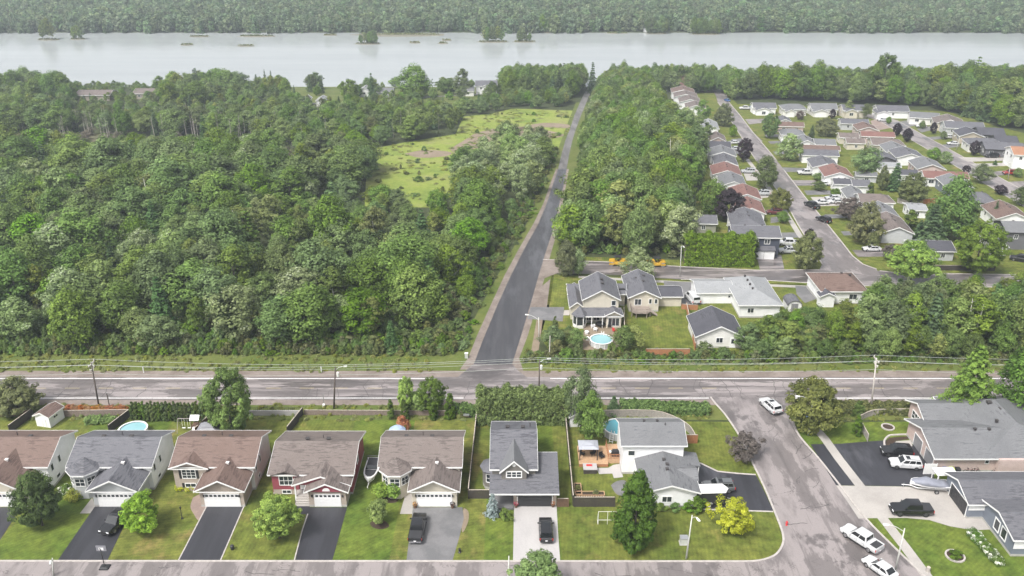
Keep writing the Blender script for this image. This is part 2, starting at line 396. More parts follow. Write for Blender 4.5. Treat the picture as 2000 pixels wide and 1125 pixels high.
kerb('drive_edging', px2([(1374,995),(1440,997),(1510,999.5)]), 0.25, 0.05, MATS['kerb_concrete'])
for e in ([(403,990),(349,1094)],[(476,990),(431,1094)],[(601,1004),(590,1037),(575,1094)]):
    kerb('drive_edging', px2(e), 0.16, 0.05, MATS['kerb_concrete'])
pxs('garden_path', [(156,1003),(183,1003),(187,990),(180,972)], 0.026, 'concrete')
pxs('garden_path', [(377,972),(395,966),(404,990),(399,1000),(388,1016),(379,1005),(372,990)], 0.026, 'pink_paving', True)
pxs('garden_path', [(781,1004),(806,1004),(806,960),(794,958)], 0.026, 'concrete')
pxs('garden_path', [(972,975),(1003,964),(1004,994),(994,997),(978,990)], 0.026, 'grey_drive')
pxs('bare_patch', [(906,992),(915,1000),(914,1020),(903,1040),(902,1010)], 0.022, 'bare_earth', True)
for c,rx,ry in (((742,1025),16,9),((765,962),0,0)):
    pass
pxs('mulch_bed', [(722,1022),(735,1014),(752,1018),(760,1028),(745,1034),(728,1030)], 0.024, 'mulch', True)
pxs('mulch_bed', [(745,962),(765,957),(780,962),(776,980),(755,981)], 0.024, 'mulch', True)
pxs('mulch_bed', [(950,985),(975,988),(990,1005),(975,1012),(955,1002)], 0.024, 'mulch', True)
# right-hand lots
pxs('driveway', [(1583,868),(1640,867),(1700,862),(1735,860),(1800,872),(1825,930),(1822,951),(1633,948)], D, 'black_drive')
pxs('driveway', [(1633,948.5),(1822,951.5),(1850,948),(1900,970),(1950,1020),(1945,1034),(1900,1036),(1855,1028),(1815,1016),(1770,1012),(1720,1012),(1677,1013),(1655,980)], D, 'concrete')
strip('pavement', px2([(1588,832),(1610,856),(1640,898),(1675,943),(1694,968),(1722,1010),(1765,1065),(1812,1128)]), 1.5, 0.036, MATS['concrete'])

# tar-sealed cracks
CK = random.Random(9)
def crack(p, ang, L, lift, w_=0.09):
    n=6; pts=[]; x,y=p
    for i in range(n+1):
        pts.append(Vector((x,y))); a=ang+CK.uniform(-0.5,0.5); x+=math.cos(a)*L/n; y+=math.sin(a)*L/n
    strip('crack_seal', pts, w_*CK.uniform(0.6,1.3), lift, MATS['tar'])
for k in range(34):
    x=CK.uniform(-85,85); crack((x,131.4), R(90), CK.choice([3.4,7.0,7.0]), 0.027)
for k in range(14): crack((CK.uniform(-85,85),CK.uniform(132,138)), CK.uniform(-0.15,0.15), CK.uniform(4,9), 0.026)
for k in range(12): q=at(CK.uniform(1480,1590),CK.uniform(840,1080)); crack((q.x,q.y), CK.choice([R(100),R(10),R(60)]), CK.uniform(2,5), 0.029)
for k in range(10): crack((CK.uniform(-60,30),CK.uniform(86.5,89.5)), CK.uniform(-0.3,0.3), CK.uniform(2,6), 0.021)
# ------------------------------------------------------------------ foliage and bark
def leaf_mat(name, dark, light, huevar=0.016, valvar=0.5, rough=0.55, trans=0.38, pale=None):
    m, N, L, B = newmat(name)
    at_ = N.new('ShaderNodeAttribute'); at_.attribute_name = 'tone'
    c = ramp(N, L, at_.outputs['Fac'], [(0.1,dark),(0.9,light)] if pale is None else [(0.05,dark),(0.62,light),(0.86,pale)])
    oi = N.new('ShaderNodeObjectInfo')
    def rng(lo, hi, mul):
        a = N.new('ShaderNodeMath'); a.operation = 'MULTIPLY'; a.inputs[1].default_value = mul; L.new(oi.outputs['Random'], a.inputs[0])
        f = N.new('ShaderNodeMath'); f.operation = 'FRACT'; L.new(a.outputs[0], f.inputs[0])
        r = N.new('ShaderNodeMapRange'); r.inputs['To Min'].default_value = lo; r.inputs['To Max'].default_value = hi
        L.new(f.outputs[0], r.inputs['Value']); return r.outputs[0]
    h = N.new('ShaderNodeHueSaturation'); L.new(c, h.inputs['Color'])
    L.new(rng(0.5-huevar, 0.5+huevar, 7.31), h.inputs['Hue']); L.new(rng(1-valvar*0.55, 1+valvar*0.5, 1.0), h.inputs['Value'])
    L.new(rng(0.75, 1.1, 13.7), h.inputs['Saturation'])
    L.new(h.outputs[0], B.inputs['Base Color']); B.inputs['Roughness'].default_value = rough; B.inputs['Specular IOR Level'].default_value = 0.15
    t = N.new('ShaderNodeBsdfTranslucent'); L.new(h.outputs[0], t.inputs['Color'])
    mx = N.new('ShaderNodeMixShader'); mx.inputs[0].default_value = trans
    L.new(B.outputs[0], mx.inputs[1]); L.new(t.outputs[0], mx.inputs[2])
    L.new(mx.outputs[0], N['Material Output'].inputs['Surface'])
    return m
leaf_mat('leaf_maple', (0.050, 0.094, 0.015), (0.253, 0.406, 0.062))
leaf_mat('leaf_ash', (0.057, 0.099, 0.024), (0.271, 0.384, 0.101))
leaf_mat('leaf_birch', (0.068, 0.105, 0.018), (0.307, 0.381, 0.078), 0.02)
leaf_mat('leaf_silver', (0.066, 0.105, 0.039), (0.309, 0.402, 0.136), 0.015, 0.3, pale=(0.48,0.55,0.34))
leaf_mat('leaf_spruce', (0.031, 0.066, 0.024), (0.137, 0.229, 0.081), 0.02)
leaf_mat('leaf_pine', (0.044, 0.094, 0.024), (0.203, 0.320, 0.081), 0.02)
leaf_mat('leaf_cedar', (0.032, 0.060, 0.012), (0.175, 0.256, 0.046), 0.015)
leaf_mat('leaf_bright', (0.094, 0.176, 0.020), (0.463, 0.656, 0.086), 0.012, 0.2)
leaf_mat('leaf_locust', (0.077, 0.154, 0.022), (0.302, 0.470, 0.084), 0.01, 0.15)
leaf_mat('leaf_lime', (0.25,0.29,0.014), (0.68,0.70,0.06), 0.005, 0.1)
leaf_mat('leaf_purple', (0.024, 0.016, 0.022), (0.072, 0.050, 0.062), 0.01, 0.3)
leaf_mat('leaf_bronze', (0.098, 0.082, 0.069), (0.241, 0.199, 0.177), 0.01, 0.2)
leaf_mat('leaf_olive', (0.060, 0.078, 0.026), (0.275, 0.299, 0.099), 0.015, 0.25)
leaf_mat('leaf_blue', (0.147, 0.196, 0.196), (0.426, 0.511, 0.511), 0.01, 0.1)
leaf_mat('leaf_rust', (0.327, 0.114, 0.033), (0.596, 0.284, 0.085), 0.02, 0.2)
leaf_mat('leaf_brown', (0.114, 0.101, 0.073), (0.270, 0.234, 0.177), 0.02, 0.3)
leaf_mat('leaf_flower', (0.08,0.14,0.03), (0.16,0.26,0.06), 0.01, 0.1, pale=(0.85,0.85,0.78))
leaf_mat('leaf_tuft', (0.19,0.225,0.05), (0.33,0.36,0.095), 0.02, 0.4)
leaf_mat('leaf_hedge', (0.050, 0.095, 0.014), (0.250, 0.378, 0.055), 0.01, 0.1)
leaf_mat('leaf_deep', (0.03,0.06,0.012), (0.145,0.235,0.045), 0.01, 0.15)
leaf_mat('leaf_far_hazed', (0.08,0.125,0.06), (0.30,0.40,0.20), 0.03, 0.6)  # paler and bluer than the near leaves: distance haze painted into the colour
M('bark_grey', (0.13,0.115,0.10), 0.9, 0.35, 4.0, 0.02); M('bark_brown', (0.085,0.065,0.05), 0.9, 0.35, 4.0, 0.02)
M('bark_birch', (0.55,0.53,0.48), 0.8, 0.35, 3.0, 0.01); M('bark_dead', (0.36,0.33,0.30), 0.9, 0.25, 3.0, 0.01)
def round_(t): return math.sqrt(max(0.0, 1-(2*t-1)**2))
def dome(t): return math.sqrt(max(0.0, 1-max(0.0,(t-0.3)/0.7)**2))*min(1.0, 0.5+t*1.8)
def oval(t): return max(0.0, math.sin(math.pi*min(1, t*0.93+0.05)))**0.7
def egg(t): return min(1.0, t*3.5+0.5)*max(0.0,1-t**2.1)**0.75
def pyramid(t): return min(1.0, t*6+0.35)*(1-t)**0.75
def column(t): return min(1.0, t*8+0.4)*(1-t**3)**0.6
def leaf_mesh(name, mat, C, Nrm, S, tone, aspect, seed):
    """many small leaf faces: centres C, normals Nrm, sizes S"""
    rs = np.random.RandomState(seed); n = len(C)
    Nrm = Nrm/np.maximum(np.linalg.norm(Nrm,axis=1,keepdims=True),1e-6)
    a = rs.normal(size=(n,3)); a -= (a*Nrm).sum(1,keepdims=True)*Nrm; a /= np.maximum(np.linalg.norm(a,axis=1,keepdims=True),1e-6)
    b = np.cross(Nrm,a); L = (S*aspect)[:,None]; W = S[:,None]
    bend = Nrm*(S*0.25)[:,None]
    V = np.stack([C-a*L-bend, C-b*W*0.62, C+a*L-bend, C+b*W*0.62],1).reshape(-1,3)
    me = bpy.data.meshes.new(name); me.vertices.add(4*n); me.loops.add(4*n); me.polygons.add(n)
    me.vertices.foreach_set('co', V.astype(np.float32).ravel())
    me.loops.foreach_set('vertex_index', np.arange(4*n,dtype=np.int32))
    me.polygons.foreach_set('loop_start', np.arange(0,4*n,4,dtype=np.int32))
    at_ = me.attributes.new('tone','FLOAT','POINT'); at_.data.foreach_set('value', np.repeat(np.clip(tone,0,1),4).astype(np.float32))
    me.materials.append(mat); me.update(calc_edges=True); return me
def crown_mesh(name, mat, seed, H, W, base, prof, ncl, nlf, leaf, clump=0.24, rag=0.25, up=0.6, aspect=1.0, inner=0.55, lobes=0.16, tspread=0.13):
    rs = np.random.RandomState(seed); Cs=[]; Ns=[]; Ts=[]; Sz=[]
    ph = rs.uniform(0,6.28,6); rx = W/2; hz = H-base
    ts = []
    while len(ts) < ncl:
        t = rs.uniform(0,1)
        if rs.uniform() < prof(t)**1.0+0.06: ts.append(t)
    for i,t in enumerate(ts):
        th = rs.uniform(0,6.283)
        lb = 1+lobes*(math.sin(2*th+ph[0]+3*t)+0.7*math.sin(3*th+ph[1]-4*t)+0.5*math.sin(5*th+ph[2]+7*t))
        rho = rs.uniform(inner,1.0)**0.6*lb*(1+rs.normal()*rag*0.35)
        r = max(0.05*rx, (prof(t)*rx-clump*rx*0.45))*rho
        c = np.array([r*math.cos(th), r*math.sin(th), base+t*hz*(1+rs.normal()*0.03)])
        cr = clump*rx*rs.uniform(0.65,1.35)
        d = rs.normal(size=(nlf,3)); d /= np.linalg.norm(d,axis=1,keepdims=True)
        rad = cr*rs.uniform(0.35,1.0,nlf)**0.5
        P = c+d*rad[:,None]*np.array([1,1,0.75])
        out = np.array([math.cos(th)*0.7, math.sin(th)*0.7, 0.25+t*0.5])
        nn = d*1.0+out*0.5+np.array([0,0,up])+rs.normal(size=(nlf,3))*0.32
        tn = 0.46+rs.normal()*tspread+rs.normal(size=nlf)*0.12
        Cs.append(P); Ns.append(nn); Ts.append(tn); Sz.append(leaf*rs.uniform(0.6,1.25,nlf))
    return leaf_mesh(name, mat, np.concatenate(Cs), np.concatenate(Ns), np.concatenate(Sz), np.concatenate(Ts), aspect, seed+1)
def conifer_mesh(name, mat, seed, H, W, base, layers, nbr, nlf, leaf, droop=0.3, sparse=0.0, flat=0.0):
    rs = np.random.RandomState(seed); Cs=[]; Ns=[]; Ts=[]; Sz=[]
    for j in range(layers):
        t = (j+rs.uniform(-0.2,0.2))/layers; z0 = base+(H-base)*t
        r = (W/2)*((1-t)**0.85)*rs.uniform(0.8,1.12)+0.12
        nb = max(4,int(nbr*(0.45+0.55*(1-t)))); o = rs.uniform(0,6.28)
        for k in range(nb):
            if rs.uniform() < sparse: continue
            th = o+6.283*k/nb+rs.normal()*0.12; rr = r*rs.uniform(0.75,1.1); tb = rs.normal()*0.16
            n = max(6,int(nlf*(0.35+0.65*rr/(W/2))))
            s = rs.uniform(0.12,1,n)**0.75
            wd = 0.16*rr*(1-s*0.75)+0.05
            x = s*rr; y = rs.normal(size=n)*wd
            z = z0-droop*rr*s**1.3+0.22*droop*rr*s**4+rs.normal(size=n)*0.05*rr*(1-flat)
            P = np.stack([x*math.cos(th)-y*math.sin(th), x*math.sin(th)+y*math.cos(th), z],1)
            nn = np.stack([np.full(n,math.cos(th)*0.5),np.full(n,math.sin(th)*0.5),np.full(n,0.9)],1)+rs.normal(size=(n,3))*0.4
            Cs.append(P); Ns.append(nn); Ts.append(0.35+tb+0.3*s+rs.normal(size=n)*0.1); Sz.append(leaf*rs.uniform(0.6,1.2,n))
    return leaf_mesh(name, mat, np.concatenate(Cs), np.concatenate(Ns), np.concatenate(Sz), np.concatenate(Ts), 1.5, seed+1)
def trunk_mesh(name, mat, seed, H, r0, top=0.8, limbs=6, spread=2.0, start=0.3, stems=1, n=7):
    rs = random.Random(seed); mb = MB()
    for s in range(stems):
        a0 = rs.uniform(0,6.28); lean = rs.uniform(0.0,0.05)+(0.12 if stems>1 else 0); off = 0.35 if stems>1 else 0
        pts = []; rad = []
        for i in range(6):
            t = i/5*top
            pts.append((off*math.cos(a0)+math.cos(a0)*lean*H*t+rs.gauss(0,0.012)*H*t, off*math.sin(a0)+math.sin(a0)*lean*H*t+rs.gauss(0,0.012)*H*t, H*t-0.1*(i==0)))
            rad.append(r0*(1.25 if i==0 else 1-0.8*i/5))
        mb.tube(pts, rad, n)
        for k in range(limbs):
            t = start+(top-start)*(k+rs.random()*0.6)/limbs; j = min(4,int(t/top*5)); f = t/top*5-j
            p = Vector(pts[j]).lerp(Vector(pts[j+1]), f); th = rs.uniform(0,6.28); L = spread*rs.uniform(0.6,1.1)*(1.15-t)
            e = p+Vector((math.cos(th)*L, math.sin(th)*L, L*rs.uniform(0.5,1.1))); q = p.lerp(e,0.5)+Vector((0,0,-0.08*L))
            rr = max(0.02, r0*(1-t)*0.55); mb.tube([p,q,e],[rr,rr*0.7,rr*0.25],5)
    return mb.mesh(name, mat, True)
SPEC = {}      # kind -> list of (crown mesh, trunk mesh, height, width)
mt = MATS
def spec(kind, crowns, trunks, H, W): SPEC[kind] = [(crowns[i], trunks[i%len(trunks)], H, W) for i in range(len(crowns))]
def make_species():
    tr = lambda s,m,H,r,**k: trunk_mesh('trunk', mt[m], s, H, r, **k)
    spec('maple', [crown_mesh('crown', mt['leaf_maple'], s, 11, 8, 1.6, dome, 120, 62, 0.235, 0.3) for s in (1,2,3,4)], [tr(s,'bark_grey',11,0.2) for s in (1,2)], 11, 8)
    spec('ash', [crown_mesh('crown', mt['leaf_ash'], s, 11, 7, 1.5, oval, 112, 60, 0.23, 0.29, 0.5, lobes=0.28) for s in (11,12,13,14)], [tr(s,'bark_grey',11,0.17) for s in (3,4)], 11, 7)
    spec('birch', [crown_mesh('crown', mt['leaf_birch'], s, 11, 5.5, 2.4, oval, 85, 44, 0.22, 0.29, 0.8, inner=0.3, lobes=0.3) for s in (21,22,23)], [tr(s,'bark_birch',11,0.13,top=0.93,limbs=8,spread=2.4,stems=k) for s,k in ((5,1),(6,2),(7,1))], 11, 5.5)
    spec('silver', [crown_mesh('crown', mt['leaf_silver'], s, 11, 8, 1.2, dome, 115, 60, 0.25, 0.27, 0.4, up=0.3, lobes=0.24) for s in (31,32,33)], [tr(s,'bark_grey',11,0.2) for s in (8,)], 11, 8)
    spec('spruce', [conifer_mesh('crown', mt['leaf_spruce'], s, 11, 5, 0.5, 17, 13, 26, 0.22) for s in (41,42,43)], [tr(s,'bark_brown',11,0.15,top=0.95,limbs=0) for s in (9,)], 11, 5)
    spec('pine', [conifer_mesh('crown', mt['leaf_pine'], s, 12, 7, 2.0, 12, 9, 46, 0.25, 0.05, 0.15) for s in (51,52)], [tr(s,'bark_brown',12,0.2,top=0.95,limbs=0) for s in (10,)], 12, 7)
    spec('shrub', [crown_mesh('crown', mt[m], s, 3, 3.2, 0.1, dome, 42, 42, 0.19, 0.3, 0.5, lobes=0.25) for s,m in ((61,'leaf_ash'),(62,'leaf_maple'),(63,'leaf_olive'))], [tr(s,'bark_brown',3,0.06,limbs=4,spread=0.8,start=0.15) for s in (11,)], 3, 3.2)
    spec('brush', [crown_mesh('crown', mt['leaf_brown'], s, 4, 3.5, 0.1, dome, 40, 30, 0.18, 0.32, 0.7, inner=0.2, lobes=0.3) for s in (66,67)], [tr(s,'bark_dead',4,0.06,limbs=6,spread=1.2,start=0.15,stems=2) for s in (12,)], 4, 3.5)
    spec('cedar', [crown_mesh('crown', mt['leaf_cedar'], s, 4, 1.5, 0.05, column, 60, 40, 0.12, 0.36, 0.3, up=0.9, aspect=1.8, lobes=0.06) for s in (71,72)], [tr(13,'bark_brown',4,0.06,limbs=0)], 4, 1.5)
    spec('round', [crown_mesh('crown', mt['leaf_maple'], s, 9, 7.2, 1.0, round_, 230, 90, 0.155, 0.17, 0.35, lobes=0.11, inner=0.75) for s in (81,82)], [tr(14,'bark_grey',9,0.19)], 9, 7.2)
    spec('deep', [crown_mesh('crown', mt['leaf_deep'], 83, 8, 7.4, 0.9, dome, 200, 90, 0.155, 0.18, 0.3, lobes=0.12)], [tr(14,'bark_grey',8,0.19)], 8, 7.4)
    spec('fresh', [crown_mesh('crown', mt['leaf_locust'], 87, 6, 5.2, 0.9, dome, 150, 80, 0.15, 0.2, 0.35, lobes=0.15)], [tr(15,'bark_grey',6,0.1)], 6, 5.2)
    spec('bright', [crown_mesh('crown', mt['leaf_bright'], s, 6, 5.2, 0.9, round_, 170, 80, 0.135, 0.19, 0.5, lobes=0.17, inner=0.6) for s in (85,86)], [tr(15,'bark_grey',6,0.1)], 6, 5.2)
    spec('lime', [crown_mesh('crown', mt['leaf_lime'], 88, 5, 4.8, 0.4, round_, 110, 75, 0.135, 0.2, 0.8, lobes=0.3)], [tr(16,'bark_grey',5,0.09)], 5, 4.8)
    spec('tall', [crown_mesh('crown', mt['leaf_deep'], 90, 10, 6, 0.4, egg, 250, 80, 0.17, 0.19, 0.45, lobes=0.15, inner=0.6)], [tr(17,'bark_grey',10,0.17)], 10, 6)
    spec('purple', [crown_mesh('crown', mt['leaf_purple'], s, 8, 6, 1.0, round_, 110, 58, 0.23, 0.22, 0.25, lobes=0.1) for s in (91,92)], [tr(18,'bark_brown',8,0.14)], 8, 6)
    spec('bronze', [crown_mesh('crown', mt['leaf_bronze'], 94, 4.5, 5, 0.8, dome, 90, 70, 0.14, 0.22, 0.6, lobes=0.25)], [tr(19,'bark_brown',4.5,0.1,start=0.2)], 4.5, 5)
    spec('olive', [crown_mesh('crown', mt['leaf_olive'], s, 6, 6.5, 0.6, dome, 160, 80, 0.155, 0.19, 0.3, lobes=0.1) for s in (96,97)], [tr(20,'bark_brown',6,0.15,start=0.15)], 6, 6.5)
    spec('locust', [conifer_mesh('crown', mt['leaf_locust'], 98, 11, 11, 0.8, 18, 13, 110, 0.17, 0.06, 0.05, 0.2)], [tr(21,'bark_brown',11,0.2,top=0.95,limbs=0)], 11, 11)
    spec('blue', [conifer_mesh('crown', mt['leaf_blue'], 101, 3, 3.2, 0.1, 9, 10, 24, 0.13)], [tr(22,'bark_brown',3,0.07,top=0.9,limbs=0)], 3, 3.2)
    spec('flower', [crown_mesh('crown', mt['leaf_flower'], 103, 1.4, 2.2, 0.05, dome, 60, 34, 0.11, 0.3, 0.3, up=0.9, tspread=0.34)], [tr(23,'bark_brown',1.4,0.04,limbs=3,spread=0.5,start=0.1)], 1.4, 2.2)
    spec('tuft', [crown_mesh('crown', mt[m], s, 0.7, 2.4, 0.0, dome, 16, 26, 0.12, 0.4, 0.5, up=0.9, aspect=2.2) for s,m in ((111,'leaf_tuft'),(112,'leaf_tuft'),(113,'leaf_tuft'))], [tr(25,'bark_brown',1.4,0.04,limbs=0)], 0.7, 2.4)
    spec('rust', [crown_mesh('crown', mt['leaf_rust'], 105, 2, 2.6, 0.05, dome, 34, 34, 0.14, 0.34, 0.4)], [tr(24,'bark_brown',2,0.04,limbs=3,spread=0.5,start=0.1)], 2, 2.6)
    spec('limebush', [crown_mesh('crown', mt['leaf_lime'], 107, 1.4, 1.8, 0.05, dome, 30, 34, 0.1, 0.34, 0.3)], [tr(25,'bark_brown',1.4,0.04,limbs=3,spread=0.4,start=0.1)], 1.4, 1.8)
    spec('dead', [trunk_mesh('branches', mt['bark_dead'], s, 12, 0.05, top=0.98, limbs=10, spread=1.8, start=0.25) for s in (26,27,28)], [tr(s,'bark_dead',12,0.13,top=0.97,limbs=3,spread=1.0) for s in (29,30)], 12, 3)
make_species()
TR = random.Random(7)
def tree(kind, p, h, wd, name, label, cat='tree', group=None, var=None):
    V = SPEC[kind]; cm, tm, H, W = V[TR.randrange(len(V)) if var is None else var%len(V)]
    o = thing(name, label, cat, p, TR.uniform(0,6.28), group); o.scale = (wd/W, wd/W, h/H)
    link('trunk', tm, o); link('crown' if kind != 'dead' else 'branches', cm, o)
    return o
def tree_px(kind, px, base, top, wpx, name, label, cat='tree', group=None, var=None):
    """stands where its foot shows in the photo, as tall and wide as it shows there"""
    p = at(px, base); h = max(0.5, height_at(p, top)); return tree(kind, p, h, width_at(p, wpx), name, label, cat, group, var)
def inside(x, y, poly):
    c = False; j = len(poly)-1
    for i in range(len(poly)):
        xi,yi = poly[i][0],poly[i][1]; xj,yj = poly[j][0],poly[j][1]
        if (yi > y) != (yj > y) and x < (xj-xi)*(y-yi)/(yj-yi)+xi: c = not c
        j = i
    return c
# ---- a mass of like trees: one object whose points each carry one of the given meshes
def scatter(name, pts, protos, label=None):
    """pts: (x, y, z, rot, sxy, sz, pick)"""
    me = bpy.data.meshes.new(name); n = len(pts); A = np.array(pts, dtype=np.float32)
    me.vertices.add(n); me.vertices.foreach_set('co', A[:,:3].ravel())
    r = me.attributes.new('rot','FLOAT_VECTOR','POINT'); rv = np.zeros((n,3),np.float32); rv[:,2] = A[:,3]; r.data.foreach_set('vector', rv.ravel())
    s = me.attributes.new('scl','FLOAT_VECTOR','POINT'); sv = np.stack([A[:,4],A[:,4],A[:,5]],1).astype(np.float32); s.data.foreach_set('vector', sv.ravel())
    k = me.attributes.new('pick','INT','POINT'); k.data.foreach_set('value', A[:,6].astype(np.int32))
    o = link(name, me, None, label, 'stuff')
    ng = bpy.data.node_groups.new(name,'GeometryNodeTree')
    ng.interface.new_socket('Geometry', in_out='INPUT', socket_type='NodeSocketGeometry'); ng.interface.new_socket('Geometry', in_out='OUTPUT', socket_type='NodeSocketGeometry')
    N = ng.nodes; L = ng.links; gi = N.new('NodeGroupInput'); go = N.new('NodeGroupOutput')
    iop = N.new('GeometryNodeInstanceOnPoints'); jn = N.new('GeometryNodeJoinGeometry')
    for pm in reversed(protos):
        po = bpy.data.objects.new(name+'_source', pm)
        oi = N.new('GeometryNodeObjectInfo'); oi.inputs['Object'].default_value = po; oi.inputs['As Instance'].default_value = True
        L.new(oi.outputs['Geometry'], jn.inputs[0])
    def na(nm, ty):
        a = N.new('GeometryNodeInputNamedAttribute'); a.data_type = ty; a.inputs['Name'].default_value = nm; return a.outputs['Attribute']
    L.new(gi.outputs[0], iop.inputs['Points']); L.new(jn.outputs[0], iop.inputs['Instance'])
    iop.inputs['Pick Instance'].default_value = True
    L.new(na('pick','INT'), iop.inputs['Instance Index'])
    er = N.new('FunctionNodeEulerToRotation'); L.new(na('rot','FLOAT_VECTOR'), er.inputs[0]); L.new(er.outputs[0], iop.inputs['Rotation'])
    L.new(na('scl','FLOAT_VECTOR'), iop.inputs['Scale']); L.new(iop.outputs[0], go.inputs[0])
    md = o.modifiers.new('scatter','NODES'); md.node_group = ng
    return o
# ------------------------------------------------------------------ the woods
FR = random.Random(21)
def poly_px(pts): return [at(*p).to_2d() for p in pts]
clearing = poly_px([(712,405),(716,330),(722,292),(790,278),(890,262),(905,228),(960,222),(1000,212),(1120,216),(1112,262),(1100,292),(1050,288),(985,293),(925,305),(890,350),(872,378),(862,405)])
sheet('meadow', clearing, 0.006, MATS['field_grass'])
pxs('dirt_patch', [(1010,250),(1060,240),(1108,243),(1108,250),(1060,249),(1020,256)], 0.012, 'bare_earth', True)
pxs('dirt_patch', [(925,262),(960,252),(1010,247),(1050,252),(1100,262),(1080,270),(1010,272),(950,290),(900,300),(880,292),(905,275)], 0.012, 'bare_earth', True)
pxs('dirt_patch', [(790,300),(830,293),(880,297),(870,305),(820,308)], 0.012, 'bare_earth', True)
bog = poly_px([(-120,300),(-120,258),(200,262),(350,268),(520,282),(600,296),(560,318),(420,306),(250,306),(100,318),(0,330)])
sheet('bog', bog, 0.006, MATS['bog_grass'])
def xroad_left(y):
    pts = [at(*p) for p in SL+RL2]
    if y <= pts[0].y: return pts[0].x
    for a,b in zip(pts,pts[1:]):
        if y <= b.y: return a.x+(b.x-a.x)*(y-a.y)/max(1e-6,b.y-a.y)
    return pts[-1].x
def xroad_right(y):
    pts = [at(*p) for p in SR+RR2]
    if y <= pts[0].y: return pts[0].x
    for a,b in zip(pts,pts[1:]):
        if y <= b.y: return a.x+(b.x-a.x)*(y-a.y)/max(1e-6,b.y-a.y)
    return pts[-1].x
shore_open = poly_px([(560,168),(690,164),(985,164),(985,200),(900,214),(760,206),(690,206),(620,204),(560,198)])
sheet('shore_lawn', shore_open, 0.006, MATS['verge_grass'])
strip('shore_road', px2([(560,201),(700,203),(800,192),(900,186),(985,182)]), 5.0, 0.014, MATS['track_asphalt'])
def lump(x, y, s, k):
    return 0.5+0.25*(math.sin(x/s+k)+math.sin(y/s*1.1+2.3*k)+0.6*math.sin((x+y)/s*0.63+k*5)+0.6*math.sin((x-y)/s*0.81+k*3))/1.6
strip_r = poly_px([(1098,492),(1120,502),(1200,500),(1330,502),(1335,470),(1338,440),(1348,405),(1358,360),(1350,320),(1336,288),(1322,262),(1306,238),(1290,215),(1272,190),(1255,170),(1165,165),(1158,185),(1143,225),(1128,262),(1118,300),(1112,340),(1108,380),(1100,430)])
back_r = poly_px([(1420,198),(1500,195),(1640,203),(1700,204),(1800,210),(1880,228),(1930,238),(1990,262),(2160,300),(2160,150),(1420,152)])
top_c = poly_px([(985,190),(1125,190),(1140,160),(985,158)])
cand = []      # (kind, x, y, h, w, zone)
def grid(x0, x1, y0, y1, step):
    y = y0
    while y < y1:
        x = x0+FR.uniform(0,step)
        while x < x1:
            yield x+FR.uniform(-0.42,0.42)*step, y+FR.uniform(-0.42,0.42)*step
            x += step
        y += step*0.9
def pick(ws):
    r = FR.uniform(0,sum(w for _,w in ws))
    for k,w in ws:
        r -= w
        if r <= 0: return k
    return ws[0][0]
for x,y in grid(-330, 45, 152, 528, 7.9):
    if abs(x) > 0.66*(y+60): continue
    if x > xroad_left(y)-4.5 or inside(x,y,clearing): continue
    if inside(x,y,bog):
        if FR.random() < 0.75: cand.append((pick([('brush',6),('shrub',2),('dead',1)]), x, y, FR.uniform(2.0,3.8), FR.uniform(3.0,5.0), 'bog'))
        continue
    dr = xroad_left(y)-x; big = lump(x,y,17,1.7)
    h = 8.2+6.2*big+FR.gauss(0,1.9)
    zone = 'left'
    ws = [('maple',5),('ash',5),('birch',3*lump(x,y,23,4.0)+0.7),('silver',3.4*lump(x,y,14,8.0)**2),('spruce',1.7*lump(x,y,20,2.0)),('pine',0.35)]
    if y < 162:                                     # edge of the wood by the main road: dark spruces and young trees
        ws = [('maple',4),('ash',3),('spruce',3),('silver',4),('birch',1.2),('pine',0.6)]; h = FR.uniform(6.5,12.5)
    if dr < 30 and 165 < y < 255: h *= 0.85 if dr > 14 else 0.68
    if dr < 9: h *= 0.6; ws = [('ash',4),('shrub',3),('maple',2)]
    pc = at(800,400); 
    if 205 < y < 240 and -62 < x < -14: h = min(h, 7.0+0.0*big)
    if y > 300:
        h = 7.0+5.0*big+FR.gauss(0,0.8)
        ws = [('ash',5),('maple',3),('birch',2),('spruce',1.3),('dead',1.1 if y < 395 else 0.2),('shrub',0.8)]
        if y > 400: h = 6.0+4.5*big+FR.gauss(0,0.8)
        if y > 455: h = 5.0+3.5*big+FR.gauss(0,0.6)
        pxx = 1000+F_PX*x/depth_of(Vector((x,y,g(y))))
        if y > 425 and (pxx < 135 or 330 < pxx < 470 or 500 < pxx < 660): h = 5.0+8.5*lump(x,y,9,2)+FR.gauss(0,1.6)
        if 135 <= pxx <= 312 and y > 380: h = min(h, 4.5)
        if inside(x,y,shore_open) and FR.random() < 0.8: continue
        if -150 < x < 30 and 385 < y < 470: h = min(h, 6.5)
    k = pick(ws)
    wd = h*FR.uniform(0.74,1.0)
    if k in ('spruce',): wd = h*FR.uniform(0.42,0.55)
    if k == 'birch': wd = h*FR.uniform(0.48,0.6)
    if k == 'shrub': h = min(h,4.0); wd = h*1.1
    if k == 'dead': wd = h*0.35
    cand.append((k, x, y, h, max(wd,2.2), zone))
willow = poly_px([(905,330),(925,308),(985,296),(1050,292),(1092,300),(1082,345),(1066,380),(1040,395),(1000,388),(930,392),(880,385)])
for c in list(cand):
    if inside(c[1],c[2],willow):
        cand.remove(c); cand.append((pick([('silver',6),('ash',2),('brush',0.6)]), c[1], c[2], FR.uniform(7.5,11), FR.uniform(6.5,9), 'willow'))
